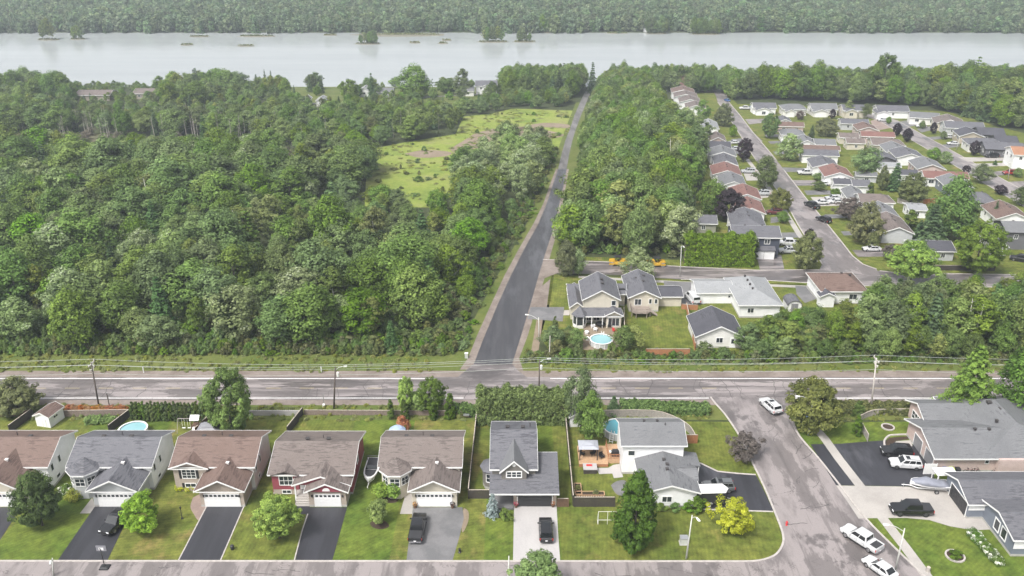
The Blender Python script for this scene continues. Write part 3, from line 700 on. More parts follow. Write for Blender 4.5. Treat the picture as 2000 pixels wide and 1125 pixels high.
for x,y in grid(-10, 110, 195, 545, 6.0):
    if not inside(x,y,strip_r): continue
    near = y < 216
    dr = x-xroad_right(y)
    if y > 222 and dr < 4.5: continue
    h = (12.5+4*lump(x,y,13,3)+FR.gauss(0,0.8)) if y < 330 else (11.5+3*lump(x,y,13,3)+FR.gauss(0,0.7))
    k = pick([('birch',2.5),('silver',2.5),('ash',3),('maple',1.5)]) if near else pick([('maple',5),('ash',5),('birch',0.9),('silver',1.1)])
    if near: h *= 0.9
    if y > 330: h = min(h, 11.5)
    if y > 230 and dr < 11: h = min(h, 7.5+0.5*(dr-4))
    cand.append((k, x, y, h, h*FR.uniform(0.55,0.72), 'strip'))
for x,y in grid(90, 420, 370, 540, 6.4):
    if not inside(x,y,back_r): continue
    h = 9.5+8.5*lump(x,y,11,6)+FR.gauss(0,1.6)
    if y > 470: h *= 0.8
    cand.append((pick([('maple',5),('ash',5),('spruce',1.2),('birch',0.8),('pine',0.6)]), x, y, h, h*FR.uniform(0.55,0.72), 'back'))
for x,y in grid(-20, 80, 430, 545, 5.6):
    if inside(x,y,top_c): cand.append((pick([('maple',4),('ash',3),('spruce',1)]), x, y, FR.uniform(11,15), FR.uniform(7,9), 'back'))
for x,y in grid(60, 125, 488, 532, 6.5):      # by the river beyond the end of the street
    if FR.random() < 0.85: cand.append((pick([('maple',5),('ash',4),('birch',1)]), x, y, FR.uniform(11,15), FR.uniform(7,9.5), 'back'))
grove = poly_px([(1470,727),(1482,700),(1500,680),(1560,668),(1650,660),(1690,640),(1700,625),(1760,610),(2080,600),(2110,728)])
for x,y in grid(35, 130, 146, 200, 4.0):
    if not inside(x,y,grove): continue
    h = 9.2+3.5*lump(x,y,9,2)+FR.gauss(0,0.9)
    if x < at(1650,690).x: h *= 0.72
    if y < 149.5: h *= 0.6
    px_ = 1000+F_PX*x/depth_of(Vector((x,y,0))); lim = math.tan(PITCH+math.atan(((545 if px_ > 1650 else (596 if px_ > 1560 else 624))-562.5)/F_PX))
    h = min(h, CAM_H-y*lim+FR.gauss(0,0.8))
    if h < 1.8: continue
    cand.append((pick([('ash',5),('birch',3),('maple',4),('spruce',0.8)]), x, y, h, h*FR.uniform(0.5,0.65), 'grove'))
edge_r = poly_px([(1050,730),(1056,700),(1075,672),(1120,668),(1150,692),(1200,690),(1250,672),(1262,700),(1345,702),(1360,690),(1450,690),(1478,668),(1560,640),(1600,640),(1600,730)])
for x,y in grid(2, 62, 145, 166, 2.7):
    if not inside(x,y,edge_r): continue
    gold = at(1250,715).x < x < at(1345,715).x
    h = FR.uniform(1.4,3.2) if (y < 149.5 or gold) else FR.uniform(2.5,5.6)
    if x < at(1075,715).x: h = FR.uniform(0.8,1.6)
    if x > at(1352,715).x and y > 148.5: h = FR.uniform(3.8,6.8)
    if at(1150,715).x < x < at(1250,715).x and y > 149: h = FR.uniform(3.0,5.5)
    cand.append(('shrub' if h < 3.6 else pick([('ash',4),('birch',3)]), x, y, h, max(1.8,h*FR.uniform(0.7,1.0)), 'edge'))
for k in range(70):
    px_=FR.choice([FR.uniform(120,260),FR.uniform(300,480),FR.uniform(420,640)]); q=at(px_,FR.uniform(248,283)+(8 if px_>480 else 0)); cand.append(('dead',q.x,q.y,FR.uniform(7,11.5),2.6,'trunks'))
INFO = {
 'left': ('in the dense wood left of the paved forest road', 'trees of the wood left of the forest road'),
 'willow': ('in the clump between the meadow and the forest road', 'pale trees between meadow and forest road'),
 'strip': ('in the long wooded strip right of the forest road', 'trees of the strip right of the forest road'),
 'back': ('in the tall belt of trees along the river shore', 'trees along the river shore'),
 'grove': ('in the grove beyond the main road at the right', 'trees of the grove beyond the main road'),
 'edge': ('in the scrub along the far side of the main road', 'scrub along the main road'),
 'trunks': ('x','bare pale trunks behind the boggy clearing'),
 'bog': ('on the grey brushy clearing inside the wood', 'brush of the boggy clearing')}
KIND = {'maple': ('maple_tree','green maple'), 'ash': ('ash_tree','ragged grey-green tree'), 'birch': ('birch_tree','yellow-green birch'),
 'silver': ('silver_maple_tree','silvery pale-leaved tree'), 'spruce': ('spruce_tree','dark pointed spruce'), 'pine': ('pine_tree','layered green pine'),
 'shrub': ('shrub','leafy green shrub'), 'brush': ('brush','grey-brown twiggy bush'), 'dead': ('dead_tree','bare grey dead tree')}
def show_size(c):
    p = Vector((c[1],c[2],g(c[2]))); return (c[3]+c[4])/depth_of(p)
in_view = lambda c: abs(c[1])/depth_of(Vector((c[1],c[2],g(c[2])))) < 0.60
order = sorted(cand, key=lambda c: -(show_size(c) if in_view(c) else 0))
ONE = 205
rest = []; chosen = []
for i,c in enumerate(order):
    if (i < ONE and in_view(c)) or c[5] == 'trunks': chosen.append(c)
    else: rest.append(c)
def photo_x(c):
    p = Vector((c[1],c[2],g(c[2]))); return 1000+F_PX*c[1]/depth_of(p)
MARKS = [(-50,'at the far left'),(130,'behind the left pole'),(330,'opposite the white bungalow'),(520,'opposite the brown bungalow'),(660,'behind the middle pole'),(800,'opposite the cream bungalow'),(1000,'beside the forest road'),(1140,'right of the road'),(1250,'behind the left roller'),(1400,'left of the hedge'),(1560,'below the pale roof'),(1700,'near the pale pole'),(1850,'above the brick house'),(2200,'at the right edge')]
def where(c):
    x = photo_x(c); best = min(MARKS, key=lambda m: abs(m[0]-x)); z = c[5]; y = c[2]
    rank = ''
    if z == 'left': rank = 'front edge' if y < 160 else ('second rank' if y < 172 else ('third rank' if y < 186 else ('deeper part' if y < 215 else 'back part')))
    elif z == 'strip': rank = 'front' if y < 214 else ('middle' if y < 250 else 'back')
    elif z == 'grove': rank = 'front' if y < 156 else ('middle' if y < 170 else 'back')
    elif z in ('edge','willow','bog','back','trunks'): rank = 'near side' if y < 148 else 'far side'
    return rank, best[1]
ZONE = {'left': 'wood', 'strip': 'wooded strip', 'grove': 'right grove', 'edge': 'roadside scrub', 'willow': 'meadow clump', 'bog': 'boggy clearing', 'back': 'river belt', 'trunks': 'bare trunks behind the bog'}
cells = {}
for c in chosen: cells.setdefault((c[0],)+where(c)+(c[5],), []).append(c)
ORD = ['first','second','third','fourth','fifth','sixth','seventh','eighth','ninth','tenth']
for (k,rank,mark,z),cs in cells.items():
    cs.sort(key=photo_x)
    for i,c in enumerate(cs):
        k,x,y,h,wd,_ = c; nm,lb = KIND[k]
        sz = 'tall ' if h > 12.2 else ('low ' if h < 6.5 and k not in ('shrub','brush') else '')
        lab = sz+lb+', '+rank+' of the '+ZONE[z]+' '+mark
        if z == 'trunks': lab = 'bare grey dead trunk behind the bog '+mark
        if len(cs) > 1: lab += ', '+(ORD[i] if i < 10 else str(i+1)+'th')+' from left'
        tree(k, (x,y,g(y)), h, wd, nm, lab, 'shrub' if k in ('shrub','brush') else 'tree', nm.replace('_',' ')+'s, '+INFO[z][1])
protos = []; start = {}
for k in ('maple','ash','birch','silver','spruce','pine','shrub','brush','dead'):
    start[k] = len(protos)
    for v in SPEC[k]: protos.append(v[0])
pts = []
for k,x,y,h,wd,z in rest:
    v = SPEC[k]; j = FR.randrange(len(v)); pts.append((x,y,g(y),FR.uniform(0,6.28),wd/v[j][3],h/v[j][2],start[k]+j))
scatter('forest', pts, protos)
# low growth along the wood's edges and in the verge
pts = []
V = SPEC['shrub']
for x,y in grid(-110, 3, 147.6, 151.5, 1.3):
    if x < xroad_left(y)-3: pts.append((x,y,g(y),FR.uniform(0,6.28),FR.uniform(0.3,0.6),FR.uniform(0.25,0.75),FR.randrange(3)))
for x,y in grid(-40, 60, 150, 330, 2.3):
    dl = xroad_left(y)-x
    if 1.2 < dl < 7: pts.append((x,y,g(y),FR.uniform(0,6.28),FR.uniform(0.3,0.75),FR.uniform(0.2,0.3+0.1*dl),FR.randrange(3)))
for x,y in grid(2, 130, 144.2, 148.5, 1.2):
    pts.append((x,y,g(y),FR.uniform(0,6.28),FR.uniform(0.25,0.5),FR.uniform(0.15,0.5),FR.randrange(3)))
for x,y in grid(-70, 40, 240, 470, 5):
    if inside(x,y,clearing) and FR.random() < 0.5*lump(x,y,11,5)**2: pts.append((x,y,g(y),FR.uniform(0,6.28),FR.uniform(0.25,1.0),FR.uniform(0.15,0.6),FR.randrange(3)))
for x,y in grid(-150, 6, 151.5, 182, 2.5):
    if x < xroad_left(y)-4: pts.append((x,y,g(y),FR.uniform(0,6.28),FR.uniform(0.5,0.95),FR.uniform(0.35,1.0),FR.randrange(3)))
for x,y in grid(45, 130, 148, 166, 2.6):
    if inside(x,y,grove): pts.append((x,y,g(y),FR.uniform(0,6.28),FR.uniform(0.5,0.95),FR.uniform(0.35,1.0),FR.randrange(3)))
for x,y in grid(0, 60, 196, 216, 2.6):
    if inside(x,y,strip_r): pts.append((x,y,g(y),FR.uniform(0,6.28),FR.uniform(0.5,0.9),FR.uniform(0.3,0.9),FR.randrange(3)))
scatter('undergrowth', pts, [v[0] for v in V])
pts = []
for x,y in grid(-70, 40, 205, 480, 2.4):
    if inside(x,y,clearing) and FR.random() < 0.9*lump(x,y,7,3)**2: s_ = FR.uniform(0.3,1.3); pts.append((x,y,g(y),FR.uniform(0,6.28),s_,FR.uniform(0.15,0.5),FR.randrange(3)))
for x,y in grid(-120, 130, 124.8, 129.5, 1.1):
    if FR.random() < 0.7 and not (34.0 < x < 47.5): pts.append((x,y,0,FR.uniform(0,6.28),FR.uniform(0.25,0.5),FR.uniform(0.2,0.7),FR.randrange(3)))
for x,y in grid(-120, 130, 141.2, 148, 1.2):
    if FR.random() < 0.6 and not (xroad_left(144)-6 < x < xroad_right(144)+5): pts.append((x,y,0,FR.uniform(0,6.28),FR.uniform(0.25,0.5),FR.uniform(0.2,0.8),FR.randrange(3)))
scatter('rough_grass', pts, [v[0] for v in SPEC['tuft']])
# ------------------------------------------------------------------ far shore: a wood that reads as one mass
far = [crown_mesh('crown', MATS['leaf_far_hazed'], s, 12, 8, 0.5, pf, 34, 17, 0.75, 0.34, 0.4, lobes=0.2) for s,pf in ((201,dome),(202,oval),(203,dome))]
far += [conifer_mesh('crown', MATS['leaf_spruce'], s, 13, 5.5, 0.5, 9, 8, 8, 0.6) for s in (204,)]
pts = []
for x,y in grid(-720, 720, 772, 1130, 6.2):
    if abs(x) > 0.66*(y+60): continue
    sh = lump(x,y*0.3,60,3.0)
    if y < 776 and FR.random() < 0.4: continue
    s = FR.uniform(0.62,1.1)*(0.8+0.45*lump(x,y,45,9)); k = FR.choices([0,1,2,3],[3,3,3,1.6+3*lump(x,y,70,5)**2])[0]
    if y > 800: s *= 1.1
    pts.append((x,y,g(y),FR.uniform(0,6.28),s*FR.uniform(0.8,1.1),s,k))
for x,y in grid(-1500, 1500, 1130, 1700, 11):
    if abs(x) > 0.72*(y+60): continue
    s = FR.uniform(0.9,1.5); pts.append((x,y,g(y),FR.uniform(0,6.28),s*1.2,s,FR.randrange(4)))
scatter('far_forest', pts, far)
# ------------------------------------------------------------------ the quarter beyond the main road
pxs('lawn', [(1078,536),(1640,558),(1700,600),(1640,690),(1480,700),(1345,700),(1200,690),(1075,690),(1050,650)], 0.008, 'lawn_mid')
pxs('lawn', [(1066,512),(1100,500),(1335,508),(1345,440),(1375,350),(1365,270),(1310,178),(1390,165),(1440,203),(1640,208),(1850,218),(1960,250),(2160,300),(2160,580),(1690,562),(1330,548)], 0.008, 'lawn_mid')
S2L = [(1385,165),(1402,200),(1420,225),(1437,250),(1468,300),(1497,345),(1520,374),(1540,405),(1562,445),(1590,490),(1606,516),(1600,527)]
S2R = [(1406,165),(1424,200),(1446,226),(1470,258),(1506,300),(1545,350),(1580,395),(1605,425),(1640,468),(1665,500),(1685,516),(1712,526),(1720,540)]
pxs('far_street', S2L+S2R[::-1], 0.024, 'street_asphalt')
CT = [(1060,507),(1190,512),(1330,521),(1480,528),(1600,527)]; CB = [(1052,536),(1075,533),(1200,537),(1330,546),(1500,548),(1650,557),(1760,561),(2000,561),(2200,562)]
pxs('cross_street', CT+[(1718,529),(1750,533),(2000,537),(2200,539)]+CB[::-1], 0.020, 'rough_asphalt')
kerb('kerb', px2(S2L[:-1]), 0.3, 0.1, MATS['kerb_concrete']); kerb('kerb', px2(S2R[:-1]), 0.3, 0.1, MATS['kerb_concrete'])
kerb('kerb', px2(CT), 0.3, 0.1, MATS['kerb_concrete']); kerb('kerb', px2(CB[3:]), 0.3, 0.1, MATS['kerb_concrete'])
kerb('kerb', px2([(1718,529),(1750,533),(2000,537),(2200,539)]), 0.3, 0.1, MATS['kerb_concrete'])
strip('pavement', px2([(1455,306),(1480,338),(1505,372),(1530,408),(1553,445),(1580,490),(1592,512)]), 1.5, 0.022, MATS['concrete'])
strip('pavement', px2([(1130,541),(1330,552),(1440,555),(1640,563)]), 1.5, 0.022, MATS['concrete'])
S3 = px2([(1690,222),(1735,236),(1780,262),(1830,290),(1880,319),(1925,345),(1965,368),(2030,405),(2120,455)])
strip('far_street', S3, 8.2, 0.024, MATS['street_asphalt'])
for d in (4.2,-4.2): kerb('kerb', offset_line(S3,d), 0.3, 0.1, MATS['kerb_concrete'])
for q,m in (([(1478,498),(1526,498),(1532,527),(1484,527)],'rough_asphalt'),([(1528,327),(1592,329),(1594,336),(1535,336)],'grey_drive'),
 ([(1546,352),(1592,352),(1602,362),(1555,363)],'rough_asphalt'),([(1570,372),(1632,372),(1634,380),(1576,381)],'grey_drive'),
 ([(1583,385),(1668,384),(1668,401),(1597,403)],'concrete'),([(1610,419),(1682,418),(1682,424),(1615,427)],'grey_drive'),
 ([(1642,452),(1692,451),(1692,458),(1648,460)],'grey_drive'),([(1664,488),(1738,490),(1738,501),(1676,502)],'rough_asphalt'),
 ([(1452,339),(1476,337),(1494,352),(1458,353)],'concrete'),([(1428,272),(1448,270),(1456,279),(1430,282)],'grey_drive'),([(1425,290),(1452,288),(1462,298),(1425,302)],'grey_drive'),
 ([(1480,374),(1506,372),(1514,384),(1482,388)],'concrete'),([(1504,455),(1552,454),(1560,464),(1505,466)],'grey_drive'),([(1505,425),(1540,420),(1546,430),(1505,436)],'grey_drive'),
 ([(1455,233),(1492,232),(1492,240),(1463,243)],'street_asphalt'),([(1493,263),(1525,262),(1527,267),(1497,268)],'grey_drive'),([(1500,276),(1530,275),(1532,280),(1504,281)],'grey_drive'),([(1510,296),(1545,295),(1548,301),(1514,302)],'grey_drive'),
 ([(1553,558),(1582,560),(1595,584),(1572,592),(1556,575)],'grey_drive'),([(1296,549),(1362,552),(1385,592),(1340,600),(1300,580)],'grey_drive'),
 ([(1036,600),(1102,600),(1099,628),(1030,623)],'grey_drive'),([(1102,606),(1113,606),(1112,616),(1100,616)],'concrete'),
 ([(1700,236),(1716,232),(1740,250),(1708,256)],'pink_paving'),([(1742,240),(1790,232),(1800,242),(1760,252)],'grey_drive'),([(1790,252),(1830,244),(1836,250),(1800,259)],'grey_drive'),
 ([(1800,268),(1845,266),(1848,271),(1808,274)],'grey_drive'),([(1838,283),(1870,280),(1875,286),(1850,290)],'grey_drive'),([(1870,307),(1960,308),(1962,314),(1890,316)],'concrete'),
 ([(1895,320),(1965,318),(1968,324),(1905,326)],'concrete'),([(1925,336),(1990,332),(1992,340),(1935,344)],'street_asphalt'),([(1950,356),(2040,352),(2050,364),(1975,370)],'street_asphalt'),
 ([(1980,500),(2030,500),(2030,512),(1990,512)],'grey_drive'),([(1165,545),(1200,546),(1200,560),(1165,560)],'grey_drive'),([(1455,268),(1475,262),(1490,276),(1465,284)],'street_asphalt')):
    pxs('driveway', q, 0.030, m)
pxs('ditch', [(1057,560),(1075,545),(1068,600),(1048,600)], 0.012, 'gravel'); pxs('ditch', [(1048,625),(1060,625),(1050,700),(1035,700)], 0.012, 'bare_earth')
pxs('dirt_patch', [(1062,506),(1110,508),(1098,530),(1060,545)], 0.033, 'gravel')

for k in range(46):
    t=CK.uniform(0.05,0.95)*(len(S2L)-3); i=int(t); f=t-i; a=at(*S2L[i]).lerp(at(*S2L[i+1]),f); y=a.y; 
    crack((a.x+0.5,a.y), R(-7)+CK.uniform(-0.15,0.15), CK.choice([4,7,7]), 0.028, 0.16)
# ------------------------------------------------------------------ house materials
def shingle_mat(name, base, worn, wet, patch=0.5):
    """asphalt shingles: courses, weathering and damp streaks that run with the courses"""
    m, N, L, B = newmat(name)
    tc = N.new('ShaderNodeTexCoord').outputs['Object']
    f1 = noise(N, L, tc, 1.7, 6, 0.66, (0.42,0.42,7.0)); f2 = noise(N, L, tc, 0.25, 5, 0.6); f3 = noise(N, L, tc, 6.0, 3, 0.6, (1,1,5))
    c = mixc(N, L, ramp(N, L, f2, [(0.35,(0,0,0)),(0.65,(1,1,1))]), base, worn)
    ml = N.new('ShaderNodeMath'); ml.operation = 'ADD'; L.new(f1, ml.inputs[0])
    sc_ = N.new('ShaderNodeMath'); sc_.operation = 'MULTIPLY'; sc_.inputs[1].default_value = 0.55; L.new(f2, sc_.inputs[0]); L.new(sc_.outputs[0], ml.inputs[1])
    fw = ramp(N, L, ml.outputs[0], [(patch+0.27,(0,0,0)),(patch+0.36,(0.85,0.85,0.85))])
    c = mixc(N, L, fw, c, wet)
    c = mixc(N, L, 0.55, c, ramp(N, L, f3, [(0.25,(0.28,0.28,0.28)),(0.75,(0.74,0.74,0.74))]), 'OVERLAY')
    L.new(c, B.inputs['Base Color']); B.inputs['Roughness'].default_value = 0.62; B.inputs['Specular IOR Level'].default_value = 0.35
    bumpn(N, L, B, f3, 0.5, 0.02)
    return m
shingle_mat('roof_brown', (0.1295,0.0873,0.0725), (0.1591,0.1110,0.0940), (0.0777,0.0488,0.0407))
shingle_mat('roof_slate', (0.1050,0.1050,0.1176), (0.1302,0.1302,0.1428), (0.0504,0.0504,0.0605))
shingle_mat('roof_taupe', (0.1368,0.1125,0.1026), (0.1634,0.1368,0.1254), (0.0760,0.0608,0.0562))
shingle_mat('roof_grey', (0.1260,0.1287,0.1350), (0.1575,0.1602,0.1665), (0.0810,0.0828,0.0900), 0.56)
shingle_mat('roof_dark', (0.0572,0.0572,0.0676), (0.0780,0.0780,0.0905), (0.0364,0.0364,0.0437), 0.55)
shingle_mat('roof_mid', (0.0972,0.0972,0.1089), (0.1264,0.1264,0.1380), (0.0603,0.0603,0.0700), 0.52)
shingle_mat('roof_red', (0.1530,0.0765,0.0663), (0.1870,0.1062,0.0892), (0.0935,0.0467,0.0408), 0.56)
shingle_mat('roof_pale', (0.2178,0.2244,0.2310), (0.2640,0.2706,0.2772), (0.1320,0.1353,0.1419), 0.6)
shingle_mat('roof_orange', (0.26,0.13,0.08), (0.32,0.17,0.10), (0.18,0.09,0.06), 0.6)
def siding_mat(name, c, var=0.06):
    m, N, L, B = newmat(name)
    tc = N.new('ShaderNodeTexCoord').outputs['Object']
    wv = N.new('ShaderNodeTexWave'); wv.bands_direction = 'Z'; wv.wave_profile = 'SAW'; wv.inputs['Scale'].default_value = 1.6; L.new(tc, wv.inputs['Vector'])
    f = noise(N, L, tc, 0.8, 5, 0.6)
    cc = ramp(N, L, f, [(0.3,tuple(x*(1-var*1.6) for x in c)),(0.7,tuple(min(1,x*(1+var)) for x in c))])
    cc = mixc(N, L, 0.10, cc, ramp(N, L, wv.outputs['Fac'], [(0,(0,0,0)),(1,(1,1,1))]), 'OVERLAY')
    L.new(cc, B.inputs['Base Color']); B.inputs['Roughness'].default_value = 0.6; B.inputs['Specular IOR Level'].default_value = 0.3
    bumpn(N, L, B, wv.outputs['Fac'], 0.4, 0.015)
for n_,c_ in (('side_white',(0.74,0.74,0.74)),('side_offwhite',(0.66,0.65,0.62)),('side_grey',(0.44,0.45,0.46)),('side_cream',(0.52,0.48,0.40)),('side_beige',(0.40,0.35,0.28)),
 ('side_red',(0.25,0.062,0.08)),('side_taupe',(0.17,0.16,0.145)),('side_navy',(0.06,0.067,0.09)),('side_slate',(0.13,0.13,0.14)),('side_bluegrey',(0.16,0.18,0.215)),('side_stone',(0.30,0.27,0.22)),('side_olive',(0.27,0.27,0.22)),('side_pink',(0.48,0.38,0.35))): siding_mat(n_,c_)
def brick_mat(name, a, b, mortar):
    m, N, L, B = newmat(name)
    tc = N.new('ShaderNodeTexCoord').outputs['Object']; mp = N.new('ShaderNodeMapping'); mp.inputs['Rotation'].default_value = (R(90),0,0); L.new(tc, mp.inputs['Vector'])
    br = N.new('ShaderNodeTexBrick'); br.inputs['Scale'].default_value = 4.2; br.inputs['Color1'].default_value = rgba(a); br.inputs['Color2'].default_value = rgba(b); br.inputs['Mortar'].default_value = rgba(mortar)
    br.inputs['Mortar Size'].default_value = 0.02; L.new(mp.outputs[0], br.inputs['Vector'])
    L.new(mixc(N, L, 0.3, br.outputs['Color'], ramp(N, L, noise(N, L, tc, 1.2, 5, 0.7), [(0.25,(0.3,0.3,0.3)),(0.75,(0.7,0.7,0.7))]), 'OVERLAY'), B.inputs['Base Color']); B.inputs['Roughness'].default_value = 0.8
brick_mat('brick_pink', (0.47,0.36,0.33), (0.41,0.31,0.28), (0.5,0.45,0.42)); brick_mat('brick_beige', (0.37,0.31,0.26), (0.30,0.25,0.21), (0.38,0.34,0.3)); brick_mat('brick_grey', (0.36,0.34,0.32), (0.28,0.26,0.25), (0.38,0.36,0.34))
M('trim_white', (0.72,0.72,0.71), 0.5, 0.04); M('trim_dark', (0.035,0.035,0.038), 0.5, 0.1); M('door_white', (0.74,0.74,0.74), 0.45, 0.03); M('door_black', (0.03,0.03,0.033), 0.4, 0.1)
M('door_grey', (0.2,0.2,0.21), 0.45, 0.06); M('vent_dark', (0.05,0.045,0.045), 0.6, 0.2); M('vent_white', (0.7,0.68,0.66), 0.6, 0.05); M('foundation', (0.36,0.35,0.33), 0.8, 0.15); M('shutter', (0.02,0.02,0.024), 0.5, 0.1)
M('metal_grey', (0.42,0.43,0.44), 0.4, 0.08, metal=0.6); M('black_metal', (0.025,0.025,0.028), 0.45, 0.1); M('white_metal', (0.75,0.75,0.74), 0.4, 0.04)
glass_mat('window_glass', (0.03,0.036,0.042), 0.06)
# ------------------------------------------------------------------ house builders (local coordinates, front towards -y)
def roof_on(root, x0, x1, y0, y1, z, rise, axis, mat, oh=0.45, hip=(0,0), th=0.16, trim='trim_white', label=None):
    X0,X1,Y0,Y1 = x0-oh,x1+oh,y0-oh,y1+oh
    if axis == 'x': f = lambda u,v,zz: (u,v,zz); U0,U1,V0,V1 = X0,X1,Y0,Y1
    else: f = lambda u,v,zz: (v,u,zz); U0,U1,V0,V1 = Y0,Y1,X0,X1
    vm = (V0+V1)/2
    top = [f(U0,V0,z),f(U1,V0,z),f(U1,V1,z),f(U0,V1,z),f(U0+hip[0],vm,z+rise),f(U1-hip[1],vm,z+rise)]
    bot = [(a,b,c-th) for a,b,c in top]
    mb = MB(); mb.add(top+bot, [(0,1,5,4),(2,3,4,5),(6,10,11,7),(8,11,10,9),(0,6,7,1),(2,8,9,3)]+
        ([(0,4,3)+() ,(6,9,10)] if hip[0] else [(0,4,10,6),(4,3,9,10)])+([(1,2,5),(7,11,8)] if hip[1] else [(1,7,11,5),(5,11,8,2)])+
        ([(0,3,9,6)] if hip[0] else [])+([(1,7,8,2)] if hip[1] else []))
    r = mb.build('roof', MATS[mat], root, label=label)
    if trim:
        tb = MB(); e = 0.035; hgt = 0.2
        def bar(p,q,nx,ny,lo,hi):
            a=Vector(p);b=Vector(q);n=Vector((nx,ny,0))*e
            tb.hexa([a+Vector((0,0,lo)),b+Vector((0,0,lo)),b+n+Vector((0,0,lo)),a+n+Vector((0,0,lo)),a+Vector((0,0,hi)),b+Vector((0,0,hi)),b+n+Vector((0,0,hi)),a+n+Vector((0,0,hi))])
        def nf(a,b): return (a,b) if axis == 'x' else (b,a)
        bar(top[0],top[1],*nf(0,-1),-hgt,0.03); bar(top[3],top[2],*nf(0,1),-hgt,0.03)
        for i,(c0,c1,rg,s) in enumerate(((0,3,4,-1),(1,2,5,1))):
            if hip[i]: bar(top[c0],top[c1],*nf(s,0),-hgt,0.03)
            else: bar(top[c0],top[rg],*nf(s,0),-hgt,0.035); bar(top[c1],top[rg],*nf(s,0),-hgt,0.035)
        tb.build('fascia', MATS[trim], r)
    return r
def walls_on(root, x0, x1, y0, y1, z, rise, axis, mat, oh=0.45, hip=(0,0), th=0.16, base=True, z0=0.0, label=None):
    half = ((y1-y0) if axis == 'x' else (x1-x0))/2; s = rise/(half+oh); zt = z+s*oh-th-0.02; zr = z+rise-th-0.02
    mb = MB()
    if axis == 'x':
        ym = (y0+y1)/2; A = [(x0,y0,z0),(x1,y0,z0),(x1,y1,z0),(x0,y1,z0),(x0,y0,zt),(x1,y0,zt),(x1,y1,zt),(x0,y1,zt),(x0,ym,zr if not hip[0] else zt),(x1,ym,zr if not hip[1] else zt)]
        F = [(0,1,5,4),(2,3,7,6),(3,0,4,8,7),(1,2,6,9,5),(4,5,9,8),(6,7,8,9),(3,2,1,0)]
    else:
        xm = (x0+x1)/2; A = [(x0,y0,z0),(x1,y0,z0),(x1,y1,z0),(x0,y1,z0),(x0,y0,zt),(x1,y0,zt),(x1,y1,zt),(x0,y1,zt),(xm,y0,zr if not hip[0] else zt),(xm,y1,zr if not hip[1] else zt)]
        F = [(0,1,5,8,4),(1,2,6,5),(2,3,7,9,6),(3,0,4,7),(4,8,9,7),(8,5,6,9),(3,2,1,0)]
    mb.add(A,F); wl = mb.build('wall', MATS[mat], root, label=label)
    if base:
        fb = MB(); fb.box(x0-0.02,x1+0.02,y0-0.02,y1+0.02,z0-0.3,z0+0.35); fb.build('foundation', MATS['foundation'], root)
    return wl
def block(root, x0, x1, y0, y1, z, rise, axis, wall, roof, oh=0.45, hip=(0,0), trim='trim_white', base=True, z0=0.0):
    walls_on(root,x0,x1,y0,y1,z,rise,axis,wall,oh,hip,base=base,z0=z0); return roof_on(root,x0,x1,y0,y1,z,rise,axis,roof,oh,hip,trim=trim)
def onto(face, p):
    """frame on a wall: u along the wall, v up, n outward"""
    d = {'s':(Vector((1,0,0)),Vector((0,-1,0))),'n':(Vector((-1,0,0)),Vector((0,1,0))),'e':(Vector((0,1,0)),Vector((1,0,0))),'w':(Vector((0,-1,0)),Vector((-1,0,0)))}
    u,n = d[face] if isinstance(face,str) else (Vector((math.cos(face),math.sin(face),0)),Vector((math.sin(face),-math.cos(face),0)))
    p = Vector(p); return lambda a,b,c: p+u*a+Vector((0,0,b))+n*c
def wbox(mb, F, a0, a1, b0, b1, c0, c1):
    mb.hexa([F(a0,b0,c0),F(a1,b0,c0),F(a1,b0,c1),F(a0,b0,c1),F(a0,b1,c0),F(a1,b1,c0),F(a1,b1,c1),F(a0,b1,c1)])
def window(root, face, p, w, h, nx=2, ny=1, fw=0.09, frame='trim_white', shut=False):
    """p: middle of the sill line on the wall"""
    F = onto(face,p); fm = MB(); gm = MB(); a = w/2
    wbox(fm,F,-a-fw,-a,-fw,h+fw,0.0,0.07); wbox(fm,F,a,a+fw,-fw,h+fw,0.0,0.07); wbox(fm,F,-a,a,h,h+fw,0.0,0.07); wbox(fm,F,-a,a,-fw,0,0.0,0.09)
    for i in range(1,nx): wbox(fm,F,-a+w*i/nx-fw*0.35,-a+w*i/nx+fw*0.35,0,h,0.0,0.06)
    for j in range(1,ny): wbox(fm,F,-a,a,h*j/ny-0.025,h*j/ny+0.025,0.0,0.055)
    wbox(gm,F,-a,a,0,h,0.005,0.03)
    o = fm.build('window', MATS[frame], root); gm.build('pane', MATS['window_glass'], o)
    if shut:
        for s in (-1,1):
            sb = MB(); c = s*(a+fw+0.22); wbox(sb,F,c-0.18,c+0.18,-fw,h+fw,0.0,0.05); sb.build('shutter', MATS['shutter'], root)
    return o
def door(root, face, p, w=0.95, h=2.05, mat='door_white', lite=True):
    F = onto(face,p); mb = MB(); wbox(mb,F,-w/2,w/2,0,h,0,0.05); wbox(mb,F,-w/2-0.1,-w/2,0,h+0.1,0,0.08); wbox(mb,F,w/2,w/2+0.1,0,h+0.1,0,0.08); wbox(mb,F,-w/2,w/2,h,h+0.1,0,0.08)
    o = mb.build('door', MATS[mat], root)
    if lite: gb = MB(); wbox(gb,F,-w*0.3,w*0.3,0.9,h-0.2,0.03,0.06); gb.build('door_glass', MATS['window_glass'], o)
    hb = MB(); wbox(hb,F,w*0.34,w*0.4,0.95,1.1,0.05,0.11); hb.build('handle', MATS['metal_grey'], o)
